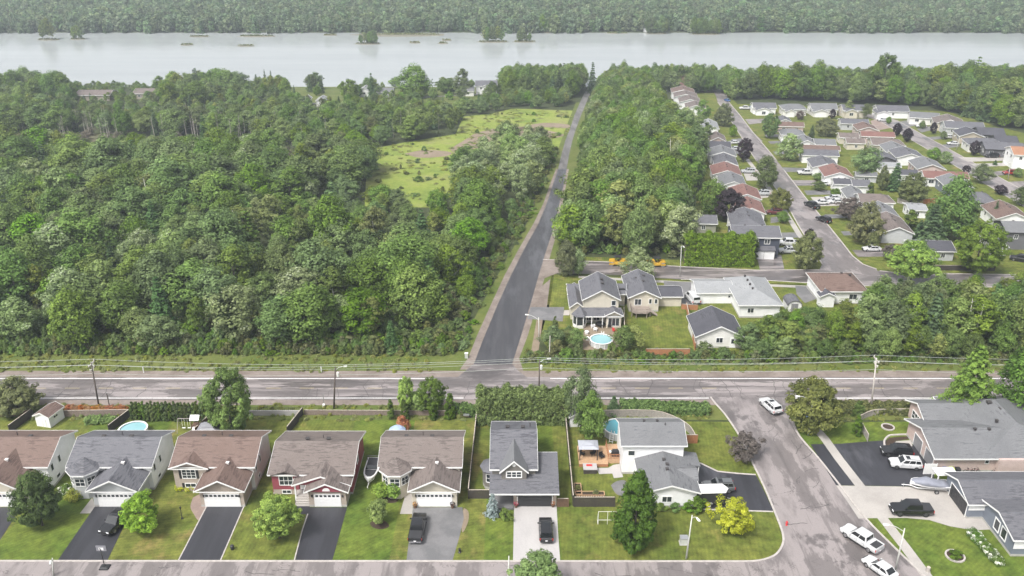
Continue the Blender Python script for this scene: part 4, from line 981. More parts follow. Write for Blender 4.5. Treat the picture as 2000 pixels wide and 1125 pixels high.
def garage_door(root, face, p, w=4.8, h=2.2, mat='door_white', lites=8):
    F = onto(face,p); mb = MB(); wbox(mb,F,-w/2,w/2,0,h,0.0,0.03)
    for j in range(4):
        n = max(2,lites or 8)
        for i in range(n):
            a0 = -w/2+w*i/n+0.05; a1 = -w/2+w*(i+1)/n-0.05; b0 = h*j/4+0.05; b1 = h*(j+1)/4-0.05
            if j == 3 and lites: continue
            wbox(mb,F,a0,a1,b0,b1,0.03,0.05)
    o = mb.build('garage_door', MATS[mat], root)
    if lites:
        gb = MB()
        for i in range(lites):
            a0 = -w/2+w*i/lites+0.1; a1 = -w/2+w*(i+1)/lites-0.1; wbox(gb,F,a0,a1,h*0.79,h*0.95,0.028,0.045)
        gb.build('door_window', MATS['window_glass'], o)
    tb = MB(); wbox(tb,F,-w/2-0.12,-w/2,0,h+0.12,0,0.06); wbox(tb,F,w/2,w/2+0.12,0,h+0.12,0,0.06); wbox(tb,F,-w/2,w/2,h,h+0.12,0,0.06); tb.build('door_trim', MATS['trim_white'] , root)
def vents(root, pts, white=False, s=0.45):
    for p in pts:
        mb = MB(); x,y,z = p; mb.box(x-s/2,x+s/2,y-s/2,y+s/2,z-0.15,z+0.22); mb.box(x-s*0.65,x+s*0.65,y-s*0.65,y+s*0.65,z+0.22,z+0.28); mb.build('roof_vent', MATS['vent_white' if white else 'vent_dark'], root)
def pipe(root, p):
    mb = MB(); mb.tube([(p[0],p[1],p[2]-0.2),(p[0],p[1],p[2]+0.5)],0.06,6); mb.build('vent_pipe', MATS['vent_dark'], root)
def lamp(root, face, p):
    F = onto(face,p); mb = MB(); wbox(mb,F,-0.09,0.09,0,0.35,0.02,0.2); mb.build('wall_lamp', MATS['black_metal'], root)
def bay(root, x0, x1, yf, yb, z, wall, roof, apex, z0=0.0, oh=0.4, cut=0.3):
    """three-sided bay with its own faceted roof"""
    w_ = x1-x0; c = w_*cut
    base = [(x0,yb),(x0,yf+c),(x0+c,yf),(x1-c,yf),(x1,yf+c),(x1,yb)]
    mb = MB(); mb.prism(base, z0, z-0.05); mb.build('bay_wall', MATS[wall], root)
    e = [(x0-oh,yb),(x0-oh,yf+c-oh*0.4),(x0+c-oh*0.4,yf-oh),(x1-c+oh*0.4,yf-oh),(x1+oh,yf+c-oh*0.4),(x1+oh,yb)]
    n = len(e); vs = [(x,y,z) for x,y in e]+[(x,y,z-0.16) for x,y in e]+[apex,(apex[0],yb,apex[2])]
    rb = MB(); rb.add(vs, [(i,i+1,2*n) for i in range(n-1)]+[(i+n+1,i+n,i,i+1) for i in range(n-1)]+[tuple(range(2*n-1,n-1,-1)),(n-1,0,n,2*n-1),(0,2*n,n-1)])
    r = rb.build('bay_roof', MATS[roof], root)
    tb = MB()
    for i in range(n-1):
        a = Vector((*e[i],z)); b = Vector((*e[i+1],z)); t = (b-a).normalized(); nn = Vector((t.y,-t.x,0))*-0.035
        if nn.y > 0 and i not in (0,n-2): nn = -nn
        if i == 0: nn = Vector((-0.035,0,0))
        if i == n-2: nn = Vector((0.035,0,0))
        tb.hexa([a+Vector((0,0,-0.2)),b+Vector((0,0,-0.2)),b+nn+Vector((0,0,-0.2)),a+nn+Vector((0,0,-0.2)),a+Vector((0,0,0.03)),b+Vector((0,0,0.03)),b+nn+Vector((0,0,0.03)),a+nn+Vector((0,0,0.03))])
    tb.build('fascia', MATS['trim_white'], r)
    return base
# ------------------------------------------------------------------ the row along the near street
def row_house(name, label, xl_, xr_, gx0, gx1, wall, roof, garage_wall, kind, ze=4.3, rise=2.05, yf=105.65, yb=114.4, side='side_white', gz=3.2, gridge=5.05, shut=False, apexz=None):
    """a raised bungalow: main block with its ridge along the street, garage wing to the front, gable or bay beside it"""
    o = thing(name, label, 'house', ((xl_+xr_)/2, yf, 0)); cx = (xl_+xr_)/2; a,b = xl_-cx, xr_-cx; d = yb-yf
    block(o, a, b, 0, d, ze, rise, 'x', side, roof, 0.45)
    s = rise/(d/2+0.45); zs = lambda y: ze+(y+0.45)*s        # main roof height at depth y
    ga,gb = gx0-cx, gx1-cx; yg = 101.65-yf
    yr = (gridge-ze)/s-0.45+0.4
    walls_on(o, ga, gb, yg, 0.6, gz, gridge-gz, 'y', garage_wall, 0.5)
    half = (gb-ga)/2+0.5
    # wing roof: gable, its back end runs into the main slope
    rb = MB(); X0,X1,Y0 = ga-0.5,gb+0.5,yg-0.75; xm = (ga+gb)/2; th=0.16
    yE = max(0.3,(gz-ze)/s-0.45+1.2)
    top = [(X0,Y0,gz),(X1,Y0,gz),(X1,yE,gz),(X0,yE,gz),(xm,Y0,gridge),(xm,yr,gridge)]; bot = [(p[0],p[1],p[2]-th) for p in top]
    rb.add(top+bot,[(0,4,5,3),(4,1,2,5),(6,9,11,10),(10,11,8,7),(0,6,10,4),(4,10,7,1),(0,3,9,6),(1,7,8,2),(3,5,11,9),(5,2,8,11)])
    r = rb.build('garage_roof', MATS[roof], o)
    tb = MB()
    for p,q,nv in ((top[0],top[4],(0,-0.04,0)),(top[4],top[1],(0,-0.04,0)),(top[0],top[3],(-0.04,0,0)),(top[1],top[2],(0.04,0,0))):
        p=Vector(p);q=Vector(q);nv=Vector(nv); L_=Vector((0,0,-0.2)); H_=Vector((0,0,0.035))
        tb.hexa([p+L_,q+L_,q+nv+L_,p+nv+L_,p+H_,q+H_,q+nv+H_,p+nv+H_])
    # pediment soffit board across the garage front
    tb.box(X0+0.3,X1-0.3,Y0+0.01,Y0+0.05,gz-0.2,gz-0.05)
    tb.build('fascia', MATS['trim_white'], r)
    garage_door(o,'s',((ga+gb)/2,yg,0.02),4.9,2.2)
    for q in (ga+0.6,gb-0.6): lamp(o,'s',(q,yg,1.8))
    vents(o,[(a+3.3,d*0.55,zs(d/2)-0.3),(b-4.3,d*0.55,zs(d/2)-0.3)]); pipe(o,((a+b)/2,d*0.62,zs(d/2)-0.25))
    vents(o,[(xm+0.2,yg+3.6,gridge-0.15)],True,0.35)
    if kind == 'gable':
        c0 = a-0.0; c1 = a+4.9; zr = ze+1.1
        walls_on(o, c0+0.02, c1, -0.35, 0.5, ze, zr-ze, 'y', garage_wall, 0.5, base=False)
        rb = MB(); X0,X1,Y0 = c0-0.48,c1+0.5,-0.85; xm2=(X0+X1)/2; yr2=(zr-ze)/s-0.45+0.3
        top=[(X0,Y0,ze+.01),(X1,Y0,ze+.01),(X1,-0.2,ze+.01),(X0,-0.2,ze+.01),(xm2,Y0,zr),(xm2,yr2,zr)]; bot=[(p[0],p[1],p[2]-th) for p in top]
        rb.add(top+bot,[(0,4,5,3),(4,1,2,5),(6,9,11,10),(10,11,8,7),(0,6,10,4),(4,10,7,1),(0,3,9,6),(1,7,8,2),(3,5,11,9),(5,2,8,11)])
        r2 = rb.build('gable_roof', MATS[roof], o); tb = MB()
        for p,q,nv in ((top[0],top[4],(0,-0.04,0)),(top[4],top[1],(0,-0.04,0))):
            p=Vector(p);q=Vector(q);nv=Vector(nv); L_=Vector((0,0,-0.2)); H_=Vector((0,0,0.035)); tb.hexa([p+L_,q+L_,q+nv+L_,p+nv+L_,p+H_,q+H_,q+nv+H_,p+nv+H_])
        tb.box(X0+0.3,X1-0.3,Y0+0.01,Y0+0.05,ze-0.2,ze-0.05); tb.build('fascia', MATS['trim_white'], r2)
        window(o,'s',((c0+c1)/2-0.2,-0.35,2.35),1.9,1.45,3,3,shut=True); window(o,'s',((c0+c1)/2-0.2,-0.35,0.75),1.5,0.6,2,1,shut=True)
    elif kind == 'bay':
        bs = bay(o, a+0.25, a+4.2, -2.2, 0.4, ze, garage_wall, roof, (a+2.2,0.2,ze+1.35) if apexz is None else (a+2.2,0.3,apexz))
        F = (a+0.25+a+4.2)/2
        window(o,'s',(F,-2.2,2.3),1.3,1.2,2,2)
        q = math.atan2(3.95*0.3,3.95*0.3); window(o, q, (bs[3][0]*0.5+bs[4][0]*0.5,bs[3][1]*0.5+bs[4][1]*0.5,2.3),1.1,1.2,2,2); window(o, -q, (bs[1][0]*0.5+bs[2][0]*0.5,bs[1][1]*0.5+bs[2][1]*0.5,2.3),1.1,1.2,2,2)
        door(o,'s',(a+5.1,0,0.9)); mb = MB(); mb.box(a+4.4,a+6.1,-1.3,-0.02,0,0.85); mb.build('porch_step', MATS['concrete'], o)
    for yy,zz in ((1.2,2.6),(3.4,2.6)): window(o,'e',(b,yy,zz),0.6,1.1,1,1)
    window(o,'e',(b,2.2,0.7),0.9,0.5,1,1)
    return o
def XZ(px,py,z): return at(px,py,z).x
row_house('house', 'brown roofed bungalow cut off by the left edge of the picture', XZ(-95,912,4.3)+0.45, XZ(94,912,4.3)-0.45, XZ(-72,959,3.2)+0.5, XZ(47,959,3.2)-0.5, 'side_offwhite','roof_brown','side_cream','none', gridge=5.6)
row_house('house', 'white bungalow with dark grey patchy roof and faceted bay, second from the left', XZ(128,912,4.3)+0.45, XZ(297,912,4.3)-0.45, XZ(167,959,3.2)+0.5, XZ(270,959,3.2)-0.5, 'side_offwhite','roof_slate','side_grey','bay')
row_house('house', 'bungalow with brown roof, pinkish brick front and black shutters', XZ(330,912,4.3)+0.45, XZ(498,912,4.3)-0.45, XZ(378,959,3.2)+0.5, XZ(478,959,3.2)-0.5, 'side_white','roof_brown','brick_beige','gable', side='side_offwhite')
row_house('house', 'cream bungalow with taupe streaked roof and boat along its left side', XZ(737,913,4.3)+0.45, XZ(903,913,4.3)-0.45, XZ(795.6,960,3.2)+0.5, XZ(898,960,3.2)-0.5, 'side_cream','roof_taupe','side_cream','bay', side='side_cream')
def red_house():
    x0,x1 = XZ(521.5,928,3.7)+0.45, XZ(691,928,3.7)-0.45; yf,yb = 104.6,115.1; cx=(x0+x1)/2; a,b=x0-cx,x1-cx; d=yb-yf
    o = thing('house','dark red bungalow with taupe roof, white corner porch and arched garage gable','house',(cx,yf,0))
    block(o,a,b,0,d,3.7,2.0,'x','side_red','roof_taupe'); s=2.0/(d/2+0.45)
    vents(o,[(a+4.2,d*0.58,5.45),(b-4.3,d*0.58,5.45)]); pipe(o,(0.6,d*0.66,5.2))
    # bay window block with its own small gable
    mb=MB(); mb.box(a+0.05,a+3.9,-0.12,0.4,0.9,3.4); mb.build('bay_wall',MATS['side_red'],o)
    fb=MB(); fb.box(a+0.1,a+3.85,-0.1,0.3,0,0.9); fb.build('lower_wall',MATS['brick_beige'],o)
    rb=MB(); p=[(a-0.0,-0.62,3.72),(a+4.2,-0.62,3.72),(a+2.1,-0.62,4.45),(a+2.1,1.6,4.45),(a-0.0,0,3.72),(a+4.2,0,3.72)]
    rb.add(p+[(q[0],q[1],q[2]-0.16) for q in p],[(0,2,3,4),(2,1,5,3),(6,10,9,8),(8,9,11,7),(0,6,8,2),(2,8,7,1),(0,4,10,6),(1,7,11,5)]); rb.build('gable_roof',MATS['roof_taupe'],o)
    window(o,'s',(a+2.1,-0.12,1.75),1.9,1.45,3,2); window(o,'s',(a+2.0,-0.1,0.25),1.2,0.5,2,1)
    gx0,gx1 = XZ(605,990,0)-cx, XZ(677.5,990,0)-cx; yg=101.65-yf
    # porch and garage under two stepped gables
    px0 = XZ(569,945,3.3)-cx; pm=(px0+XZ(685,945,3.3)-cx)/2; pr=2*pm-px0
    th=0.16
    def gab(nm,X0,X1,Y0,ze,zr,yb_,yr_):
        xm=(X0+X1)/2; t=[(X0,Y0,ze),(X1,Y0,ze),(X1,yb_,ze),(X0,yb_,ze),(xm,Y0,zr),(xm,yr_,zr)]; bo=[(q[0],q[1],q[2]-th) for q in t]
        r_=MB(); r_.add(t+bo,[(0,4,5,3),(4,1,2,5),(6,9,11,10),(10,11,8,7),(0,6,10,4),(4,10,7,1),(0,3,9,6),(1,7,8,2),(3,5,11,9),(5,2,8,11)]); r=r_.build(nm,MATS['roof_taupe'],o)
        tb=MB()
        for p_,q_,nv in ((t[0],t[4],(0,-0.04,0)),(t[4],t[1],(0,-0.04,0)),(t[0],t[3],(-0.04,0,0)),(t[1],t[2],(0.04,0,0))):
            p_=Vector(p_);q_=Vector(q_);nv=Vector(nv);L_=Vector((0,0,-0.2));H_=Vector((0,0,0.035)); tb.hexa([p_+L_,q_+L_,q_+nv+L_,p_+nv+L_,p_+H_,q_+H_,q_+nv+H_,p_+nv+H_])
        tb.build('fascia',MATS['trim_white'],r)
        gb=MB(); gb.add([(X0+0.3,Y0+0.25,ze-0.1),(X1-0.3,Y0+0.25,ze-0.1),(xm,Y0+0.25,zr-0.2),(X0+0.3,Y0+0.4,ze-0.1),(X1-0.3,Y0+0.4,ze-0.1),(xm,Y0+0.4,zr-0.2)],[(0,1,2),(5,4,3),(0,3,4,1),(1,4,5,2),(2,5,3,0)]); gb.build('gable_panel',MATS['side_red'],o)
        return xm
    gab('porch_roof',px0,pr,-2.0,3.0,4.55,0.2,1.6); xm=gab('garage_roof',gx0-0.5,gx1+0.5,yg-0.6,2.95,4.4,-1.6,0.9)
    walls_on(o,gx0,gx1,yg,0.3,2.95,1.45,'y','brick_beige',0.5)
    garage_door(o,'s',(xm,yg,0.02),3.6,2.15,lites=6)
    hb=MB(); hb.slab([(xm+0.55*math.cos(q),yg-0.36,3.0+0.55*math.sin(q)) for q in [math.pi*k/10 for k in range(11)]],(0,-0.04,0)); hb.build('fan_window',MATS['trim_white'],o)
    for q in (px0+0.35,px0+0.35):
        pass
    cb=MB(); cb.box(px0+0.25,px0+0.45,-1.75,-1.55,0,2.85); cb.build('porch_post',MATS['trim_white'],o)
    sb=MB(); sb.box(px0+0.2,gx0-0.02,-1.7,-0.15,0,0.9); sb.build('porch_floor',MATS['concrete'],o)
    st=MB()
    for i in range(4): st.box(px0+0.4,gx0-0.1,-1.7-0.3*(i+1),-1.7-0.3*i-0.002,0,0.9-0.2*(i+1)+0.02)
    st.build('porch_steps',MATS['concrete'],o)
    door(o,'s',((px0+gx0)/2,0,0.9),1.0,2.05,'door_white'); window(o,'e',(b,2.0,2.2),0.8,1.0,1,1); window(o,'e',(b,5.0,2.2),1.2,1.0,2,1)
    lamp(o,'s',(gx0+0.5,yg,1.8)); lamp(o,'s',(gx1-0.5,yg,1.8))
red_house()
def dormer_house():
    o = thing('house','grey two-storey house with steep front dormer and black garage door','house',(0,104.0,0))
    x0,x1 = XZ(957,917.5,5)+0.3, XZ(1050,917.5,5)-0.3
    block(o,x0,x1,0,12.0,5.0,2.65,'x','side_taupe','roof_slate',0.35)
    lx1 = XZ(1092,964,3)-0.3; lx0 = x0
    # lower roof over garage and porch: one long slope
    mb=MB(); t=[(lx0-0.35,-3.35,3.0),(lx1+0.35,-3.35,3.0),(lx1+0.35,3.9,5.05),(x1+0.0,3.9,5.05),(x1+0.0,0.05,3.97),(lx0-0.35,0.05,3.97)]
    mb.slab(t,(0,0,-0.16)); r=mb.build('lower_roof',MATS['roof_mid'],o)
    tb=MB(); tb.box(lx0-0.35,lx1+0.35,-3.39,-3.352,2.8,3.03); tb.box(x1+0.36,lx1+0.35,3.91,3.95,4.85,5.08); tb.build('fascia',MATS['trim_white'],r)
    gw=MB(); gx0=XZ(1003,989,0); gw.add([(gx0,-2.3,0),(lx1,-2.3,0),(lx1,3.6,0),(gx0,3.6,0),(gx0,-2.3,3.1),(lx1,-2.3,3.1),(lx1,3.6,4.7),(gx0,3.6,4.7)],[(3,2,1,0),(4,5,6,7),(0,1,5,4),(1,2,6,5),(2,3,7,6),(3,0,4,7)]); gw.build('garage_wall',MATS['brick_beige'],o)
    garage_door(o,'s',((XZ(1014,988,0)+XZ(1075,988,0))/2,-2.3,0.02),4.9,2.25,'door_black',0)
    lamp(o,'s',(gx0+0.5,-2.3,1.9)); lamp(o,'s',(lx1-0.5,-2.3,1.9))
    pp=MB(); pp.box(lx0,lx0+0.25,-3.1,-2.85,0,2.85); pp.build('porch_post',MATS['trim_white'],o)
    pf=MB(); pf.box(lx0,gx0-0.02,-3.1,-0.03,0,0.3); pf.build('porch_floor',MATS['grey_drive'],o)
    door(o,'s',(lx0+2.1,0,0.35),1.0,2.05,'door_white'); window(o,'s',(lx0+0.9,0,1.0),0.9,1.2,1,2)
    # dormer
    da,db = XZ(979.5,942,3.5), XZ(1028.4,942,3.5); dm=(da+db)/2; yd=-0.9
    dw=MB(); dw.add([(da,yd,3.55),(db,yd,3.55),(db,yd,5.35),(dm,yd,6.9),(da,yd,5.35),(da,4.2,3.55),(db,4.2,3.55),(db,4.2,5.35),(dm,4.2,6.9),(da,4.2,5.35)],[(0,1,2,3,4),(9,8,7,6,5),(1,6,7,2),(5,0,4,9),(2,7,8,3),(3,8,9,4),(0,5,6,1)]); dw.build('dormer_wall',MATS['side_taupe'],o)
    X0,X1,Y0=da-0.3,db+0.3,yd-0.35; zt=5.12; zr=7.08; rt=[(X0,Y0,zt),(X1,Y0,zt),(X1,0.6,zt),(X0,0.6,zt),(dm,Y0,zr),(dm,4.9,zr)]; bo=[(q[0],q[1],q[2]-0.14) for q in rt]
    rb=MB(); rb.add(rt+bo,[(0,4,5,3),(4,1,2,5),(6,9,11,10),(10,11,8,7),(0,6,10,4),(4,10,7,1),(0,3,9,6),(1,7,8,2),(3,5,11,9),(5,2,8,11)]); r2=rb.build('dormer_roof',MATS['roof_grey'],o)
    tb=MB()
    for p_,q_ in ((rt[0],rt[4]),(rt[4],rt[1])):
        p_=Vector(p_);q_=Vector(q_);nv=Vector((0,-0.04,0));L_=Vector((0,0,-0.24));H_=Vector((0,0,0.035)); tb.hexa([p_+L_,q_+L_,q_+nv+L_,p_+nv+L_,p_+H_,q_+H_,q_+nv+H_,p_+nv+H_])
    tb.box(da-0.05,db+0.05,yd-0.05,yd-0.01,3.5,3.68); tb.build('fascia',MATS['trim_white'],r2)
    window(o,'s',(dm,yd,4.15),2.0,0.85,3,2,0.16)
    rv=MB(); rv.slab([(dm+0.24*math.cos(q*0.524),yd-0.01,6.15+0.24*math.sin(q*0.524)) for q in range(12)],(0,-0.05,0)); rv.build('round_vent',MATS['trim_white'],o)
    vents(o,[(x0+2.2,7.2,7.2),(x0+4.5,7.2,7.2)]); pipe(o,(x0+5.6,8.2,6.9))
    # side bay
    bx=x0; cpts=[(bx,1.2),(bx-1.1,1.7),(bx-1.5,2.8),(bx-1.1,3.9),(bx,4.4)]; bm_=MB(); bm_.prism(cpts,0.6,3.4); bm_.build('bay_wall',MATS['side_taupe'],o)
    bb=MB(); bb.prism([(q[0]+0.03,q[1]) for q in cpts],0,0.6); bb.build('bay_base',MATS['foundation'],o)
    e=[(bx,0.7),(bx-1.35,1.35),(bx-1.9,2.8),(bx-1.35,4.25),(bx,4.9)]; rb=MB(); n=5; rb.add([(x,y,3.45) for x,y in e]+[(x,y,3.3) for x,y in e]+[(bx+0.02,2.8,4.5)],[(i+1,i,10) for i in range(4)]+[(i,i+1,i+6,i+5) for i in range(4)]+[(5,6,7,8,9)]); r3=rb.build('bay_roof',MATS['roof_mid'],o)
    window(o,math.atan2(-0.5,1.1)+0.0,((cpts[0][0]+cpts[1][0])/2,(cpts[0][1]+cpts[1][1])/2,1.5),0.7,1.3,1,2)
dormer_house()
def split_house():
    o = thing('house','white split-level house on the corner with grey roof and deck','house',(22,109.5,0))
    x0,x1=XZ(1213,871,5.35)+0.4-22,XZ(1342.7,871,5.35)-0.4-22
    block(o,x0,x1,0,6.8,5.35,1.75,'x','side_white','roof_grey',0.42)
    w0,w1=18.95-22,26.4-22; yg=-8.0
    walls_on(o,w0,w1,yg,0.1,2.85,1.3,'y','side_white',0.5)
    X0,X1,Y0=w0-0.5,w1+0.5,yg-0.5; xm=(X0+X1)/2; ze,zr=2.85,4.15; t=[(X0,Y0,ze),(X1,Y0,ze),(X1,-0.02,ze),(X0,-0.02,ze),(xm,Y0,zr),(xm,-0.02,zr)]; bo=[(q[0],q[1],q[2]-0.16) for q in t]
    rb=MB(); rb.add(t+bo,[(0,4,5,3),(4,1,2,5),(6,9,11,10),(10,11,8,7),(0,6,10,4),(4,10,7,1),(0,3,9,6),(1,7,8,2),(3,5,11,9),(5,2,8,11)]); r=rb.build('garage_roof',MATS['roof_grey'],o)
    tb=MB()
    for p_,q_,nv in ((t[0],t[4],(0,-0.04,0)),(t[4],t[1],(0,-0.04,0)),(t[0],t[3],(-0.04,0,0)),(t[1],t[2],(0.04,0,0))):
        p_=Vector(p_);q_=Vector(q_);nv=Vector(nv);L_=Vector((0,0,-0.2));H_=Vector((0,0,0.035)); tb.hexa([p_+L_,q_+L_,q_+nv+L_,p_+nv+L_,p_+H_,q_+H_,q_+nv+H_,p_+nv+H_])
    tb.build('fascia',MATS['trim_white'],r)
    # small cross gable over the driveway entrance
    g0,g1=-5.6,-2.0; gm=(g0+g1)/2; gt=[(X1+0.25,g0,2.95),(X1+0.25,g1,2.95),(X1+0.25,gm,3.75),(xm+0.9,gm,3.75),(X1-1.0,g0,3.0),(X1-1.0,g1,3.0)]
    gb=MB(); gb.add(gt+[(q[0],q[1],q[2]-0.14) for q in gt],[(0,2,3,4),(2,1,5,3),(6,10,9,8),(8,9,11,7),(0,6,8,2),(2,8,7,1),(0,4,10,6),(1,7,11,5)]); gb.build('entry_roof',MATS['roof_grey'],o)
    pb=MB(); pb.slab([(x1,-1.9,3.1),(x1+2.3,-1.9,2.75),(x1+2.3,1.6,2.75),(x1,1.6,3.1)],(0,0,-0.16)); pb.build('porch_roof',MATS['roof_grey'],o)
    cb=MB(); cb.box(x1+2.0,x1+2.15,-1.75,-1.6,0,2.7); cb.build('porch_post',MATS['trim_white'],o)
    vents(o,[(xm-0.2,-2.2,4.05),(xm+0.1,-3.4,4.05),(xm-0.1,-4.6,4.05)],False,0.4); vents(o,[(x0+3.5,3.7,7.0),(x0+5.5,3.7,7.0)],False,0.3); pipe(o,(x0+6.6,2.9,6.8))
    window(o,'s',(0.2,yg,1.0),1.3,0.9,2,1); window(o,'s',(x0+1.3,0,3.4),0.9,0.8,1,1); garage_door(o,'e',(w1,-5.5,0.02),2.6,2.1,lites=4)
split_house()
def hip_house():
    o = thing('house','low brick house with big grey hipped roof at the right edge','house',(70,110,0))
    walls_on(o,-5.6,14,0,10.0,2.8,1.9,'x','brick_pink',0.6,(0,4)); roof_on(o,-5.6,14,0,10.0,2.8,1.9,'x','roof_grey',0.6,(0,4))
    walls_on(o,-3.0,12,10.4,15.6,2.7,1.7,'x','brick_pink',0.5,(0,4),base=False); roof_on(o,-3.0,12,9.0,16.2,2.7,1.75,'x','roof_grey',0.5,(0.0,4))
    walls_on(o,3.5,14.2,-1.0,15.0,2.8,2.6,'y','brick_pink',0.5,(4,4),base=False); roof_on(o,2.0,15.2,0.3,16.9,2.82,2.75,'y','roof_grey',0.5,(5.5,5.5))
    garage_door(o,'w',(-5.6,2.0,0.02),2.7,2.2,'door_grey',0); garage_door(o,'w',(-5.6,6.0,0.02),2.7,2.2,'door_grey',0)
    window(o,'w',(-3.0,13.0,0.8),2.6,1.3,3,2,0.14); window(o,'s',(2.2,0,1.6),0.5,0.5,1,1); window(o,'s',(4.5,0,1.6),0.5,0.5,1,1)
    vents(o,[(7.5,11.5,5.2),(8.5,9.5,5.2)],False,0.6); vents(o,[(2.0,4.6,4.6),(4.2,4.6,4.6),(6.2,6.4,5.0)],False,0.35)
hip_house()
def grey_house():
    o = thing('house','blue-grey bungalow with mottled roof behind the concrete drive','house',(64,98.9,0))
    walls_on(o,0.2,20,0.1,6.9,2.75,1.45,'x','side_bluegrey',0.45); roof_on(o,0.2,20,0.1,6.9,2.75,1.45,'x','roof_mid',0.45)
    garage_door(o,'w',(0.2,3.0,0.02),4.8,2.2,'door_black',0)
    mb=MB(); mb.box(0.15,5.0,0.02,0.08,1.5,2.7); mb.build('white_panel',MATS['side_white'],o); window(o,'s',(3.6,0.0,1.8),0.9,0.5,2,1)
    walls_on(o,2.4,20,-7.6,0.3,3.0,1.2,'x','side_bluegrey',0.45); roof_on(o,2.4,20,-7.6,0.3,3.0,1.2,'x','roof_mid',0.45)
    for yy in (-5.2,-3.4): window(o,'w',(2.4,yy,1.0),1.1,1.5,1,1,0.16)
    mb=MB(); mb.box(2.45,20,-7.68,-7.61,1.3,2.9); mb.build('white_panel',MATS['side_white'],o)
    mb=MB(); mb.slab([(-1.2,7.0,2.35),(1.8,7.0,2.5),(1.8,8.9,2.5),(-1.2,8.9,2.35)],(0,0,-0.12)); mb.build('side_roof',MATS['trim_white'],o)
    for x,y in ((-1.0,7.1),(-1.0,8.8)): mb=MB(); mb.box(x-0.06,x+0.06,y-0.06,y+0.06,0,2.25); mb.build('post',MATS['trim_white'],o)
grey_house()
# ------------------------------------------------------------------ houses between the main road and the cross street
def corner_house():
    o = thing('house','beige two-storey house with corner turret above a round pool','house',(18.2,161.3,0))
    block(o,-3.5,3.6,0.0,9.0,5.3,2.2,'y','side_cream','roof_mid',0.45)
    block(o,-6.0,-3.5,1.5,11.0,2.9,1.2,'y','side_cream','roof_mid',0.35,base=False)
    roof_on(o,-6.0,6.0,8.0,12.5,3.0,1.3,'x','roof_mid',0.4); walls_on(o,-6.0,6.0,8.2,12.4,3.0,1.3,'x','side_cream',0.4)
    mb=MB(); mb.slab([(-4.2,-2.6,2.7),(4.2,-2.6,2.7),(4.2,-0.03,3.5),(-4.2,-0.03,3.5)],(0,0,-0.15)); mb.build('porch_roof',MATS['roof_mid'],o)
    tb=MB(); tb.box(-4.2,4.2,-2.65,-2.61,2.5,2.72); tb.build('fascia',MATS['trim_white'],o)
    block(o,1.0,4.0,-2.4,-0.1,2.9,1.0,'y','side_cream','roof_mid',0.4,base=False)
    window(o,'s',(2.5,-2.4,0.5),2.2,1.7,3,1)
    hexp=lambda r,z:[(-4.4+r*math.cos(R(60*k)),-1.6+r*math.sin(R(60*k)),z) for k in range(6)]
    wb=MB(); wb.prism([(p[0],p[1]) for p in hexp(1.35,0)],0.0,0.7); wb.build('turret_base',MATS['side_offwhite'],o)
    for k in range(6):
        p=hexp(1.35,0)[k]; cb=MB(); cb.box(p[0]-0.08,p[0]+0.08,p[1]-0.08,p[1]+0.08,0.7,2.75); cb.build('turret_post',MATS['trim_white'],o)
    gb=MB(); gb.prism([(p[0],p[1]) for p in hexp(1.25,0)],0.7,2.7); gb.build('turret_glazing',MATS['window_glass'],o)
    cb=MB(); a=hexp(1.75,2.75); cb.add(a+[(-4.4,-1.6,4.6)],[(k,(k+1)%6,6) for k in range(6)]+[(5,4,3,2,1,0)]); cb.build('turret_roof',MATS['roof_mid'],o)
    for q in (-2.0,0.2): pb=MB(); pb.box(q-0.08,q+0.08,-2.5,-2.34,0,2.5); pb.build('porch_post',MATS['trim_white'],o)
    window(o,'s',(2.6,0,4.0),0.8,1.0,1,1); window(o,'s',(-2.4,0,0.6),1.2,1.7,2,1); window(o,'s',(-0.8,0,0.6),1.2,1.7,2,1); vents(o,[(0.5,3.5,7.3),(0.5,5.5,7.3)],False,0.5)
    mb=MB(); mb.box(4.4,6.0,8.6,11.6,3.35,3.75); mb.build('roof_hatch',MATS['trim_dark'],o)
corner_house()
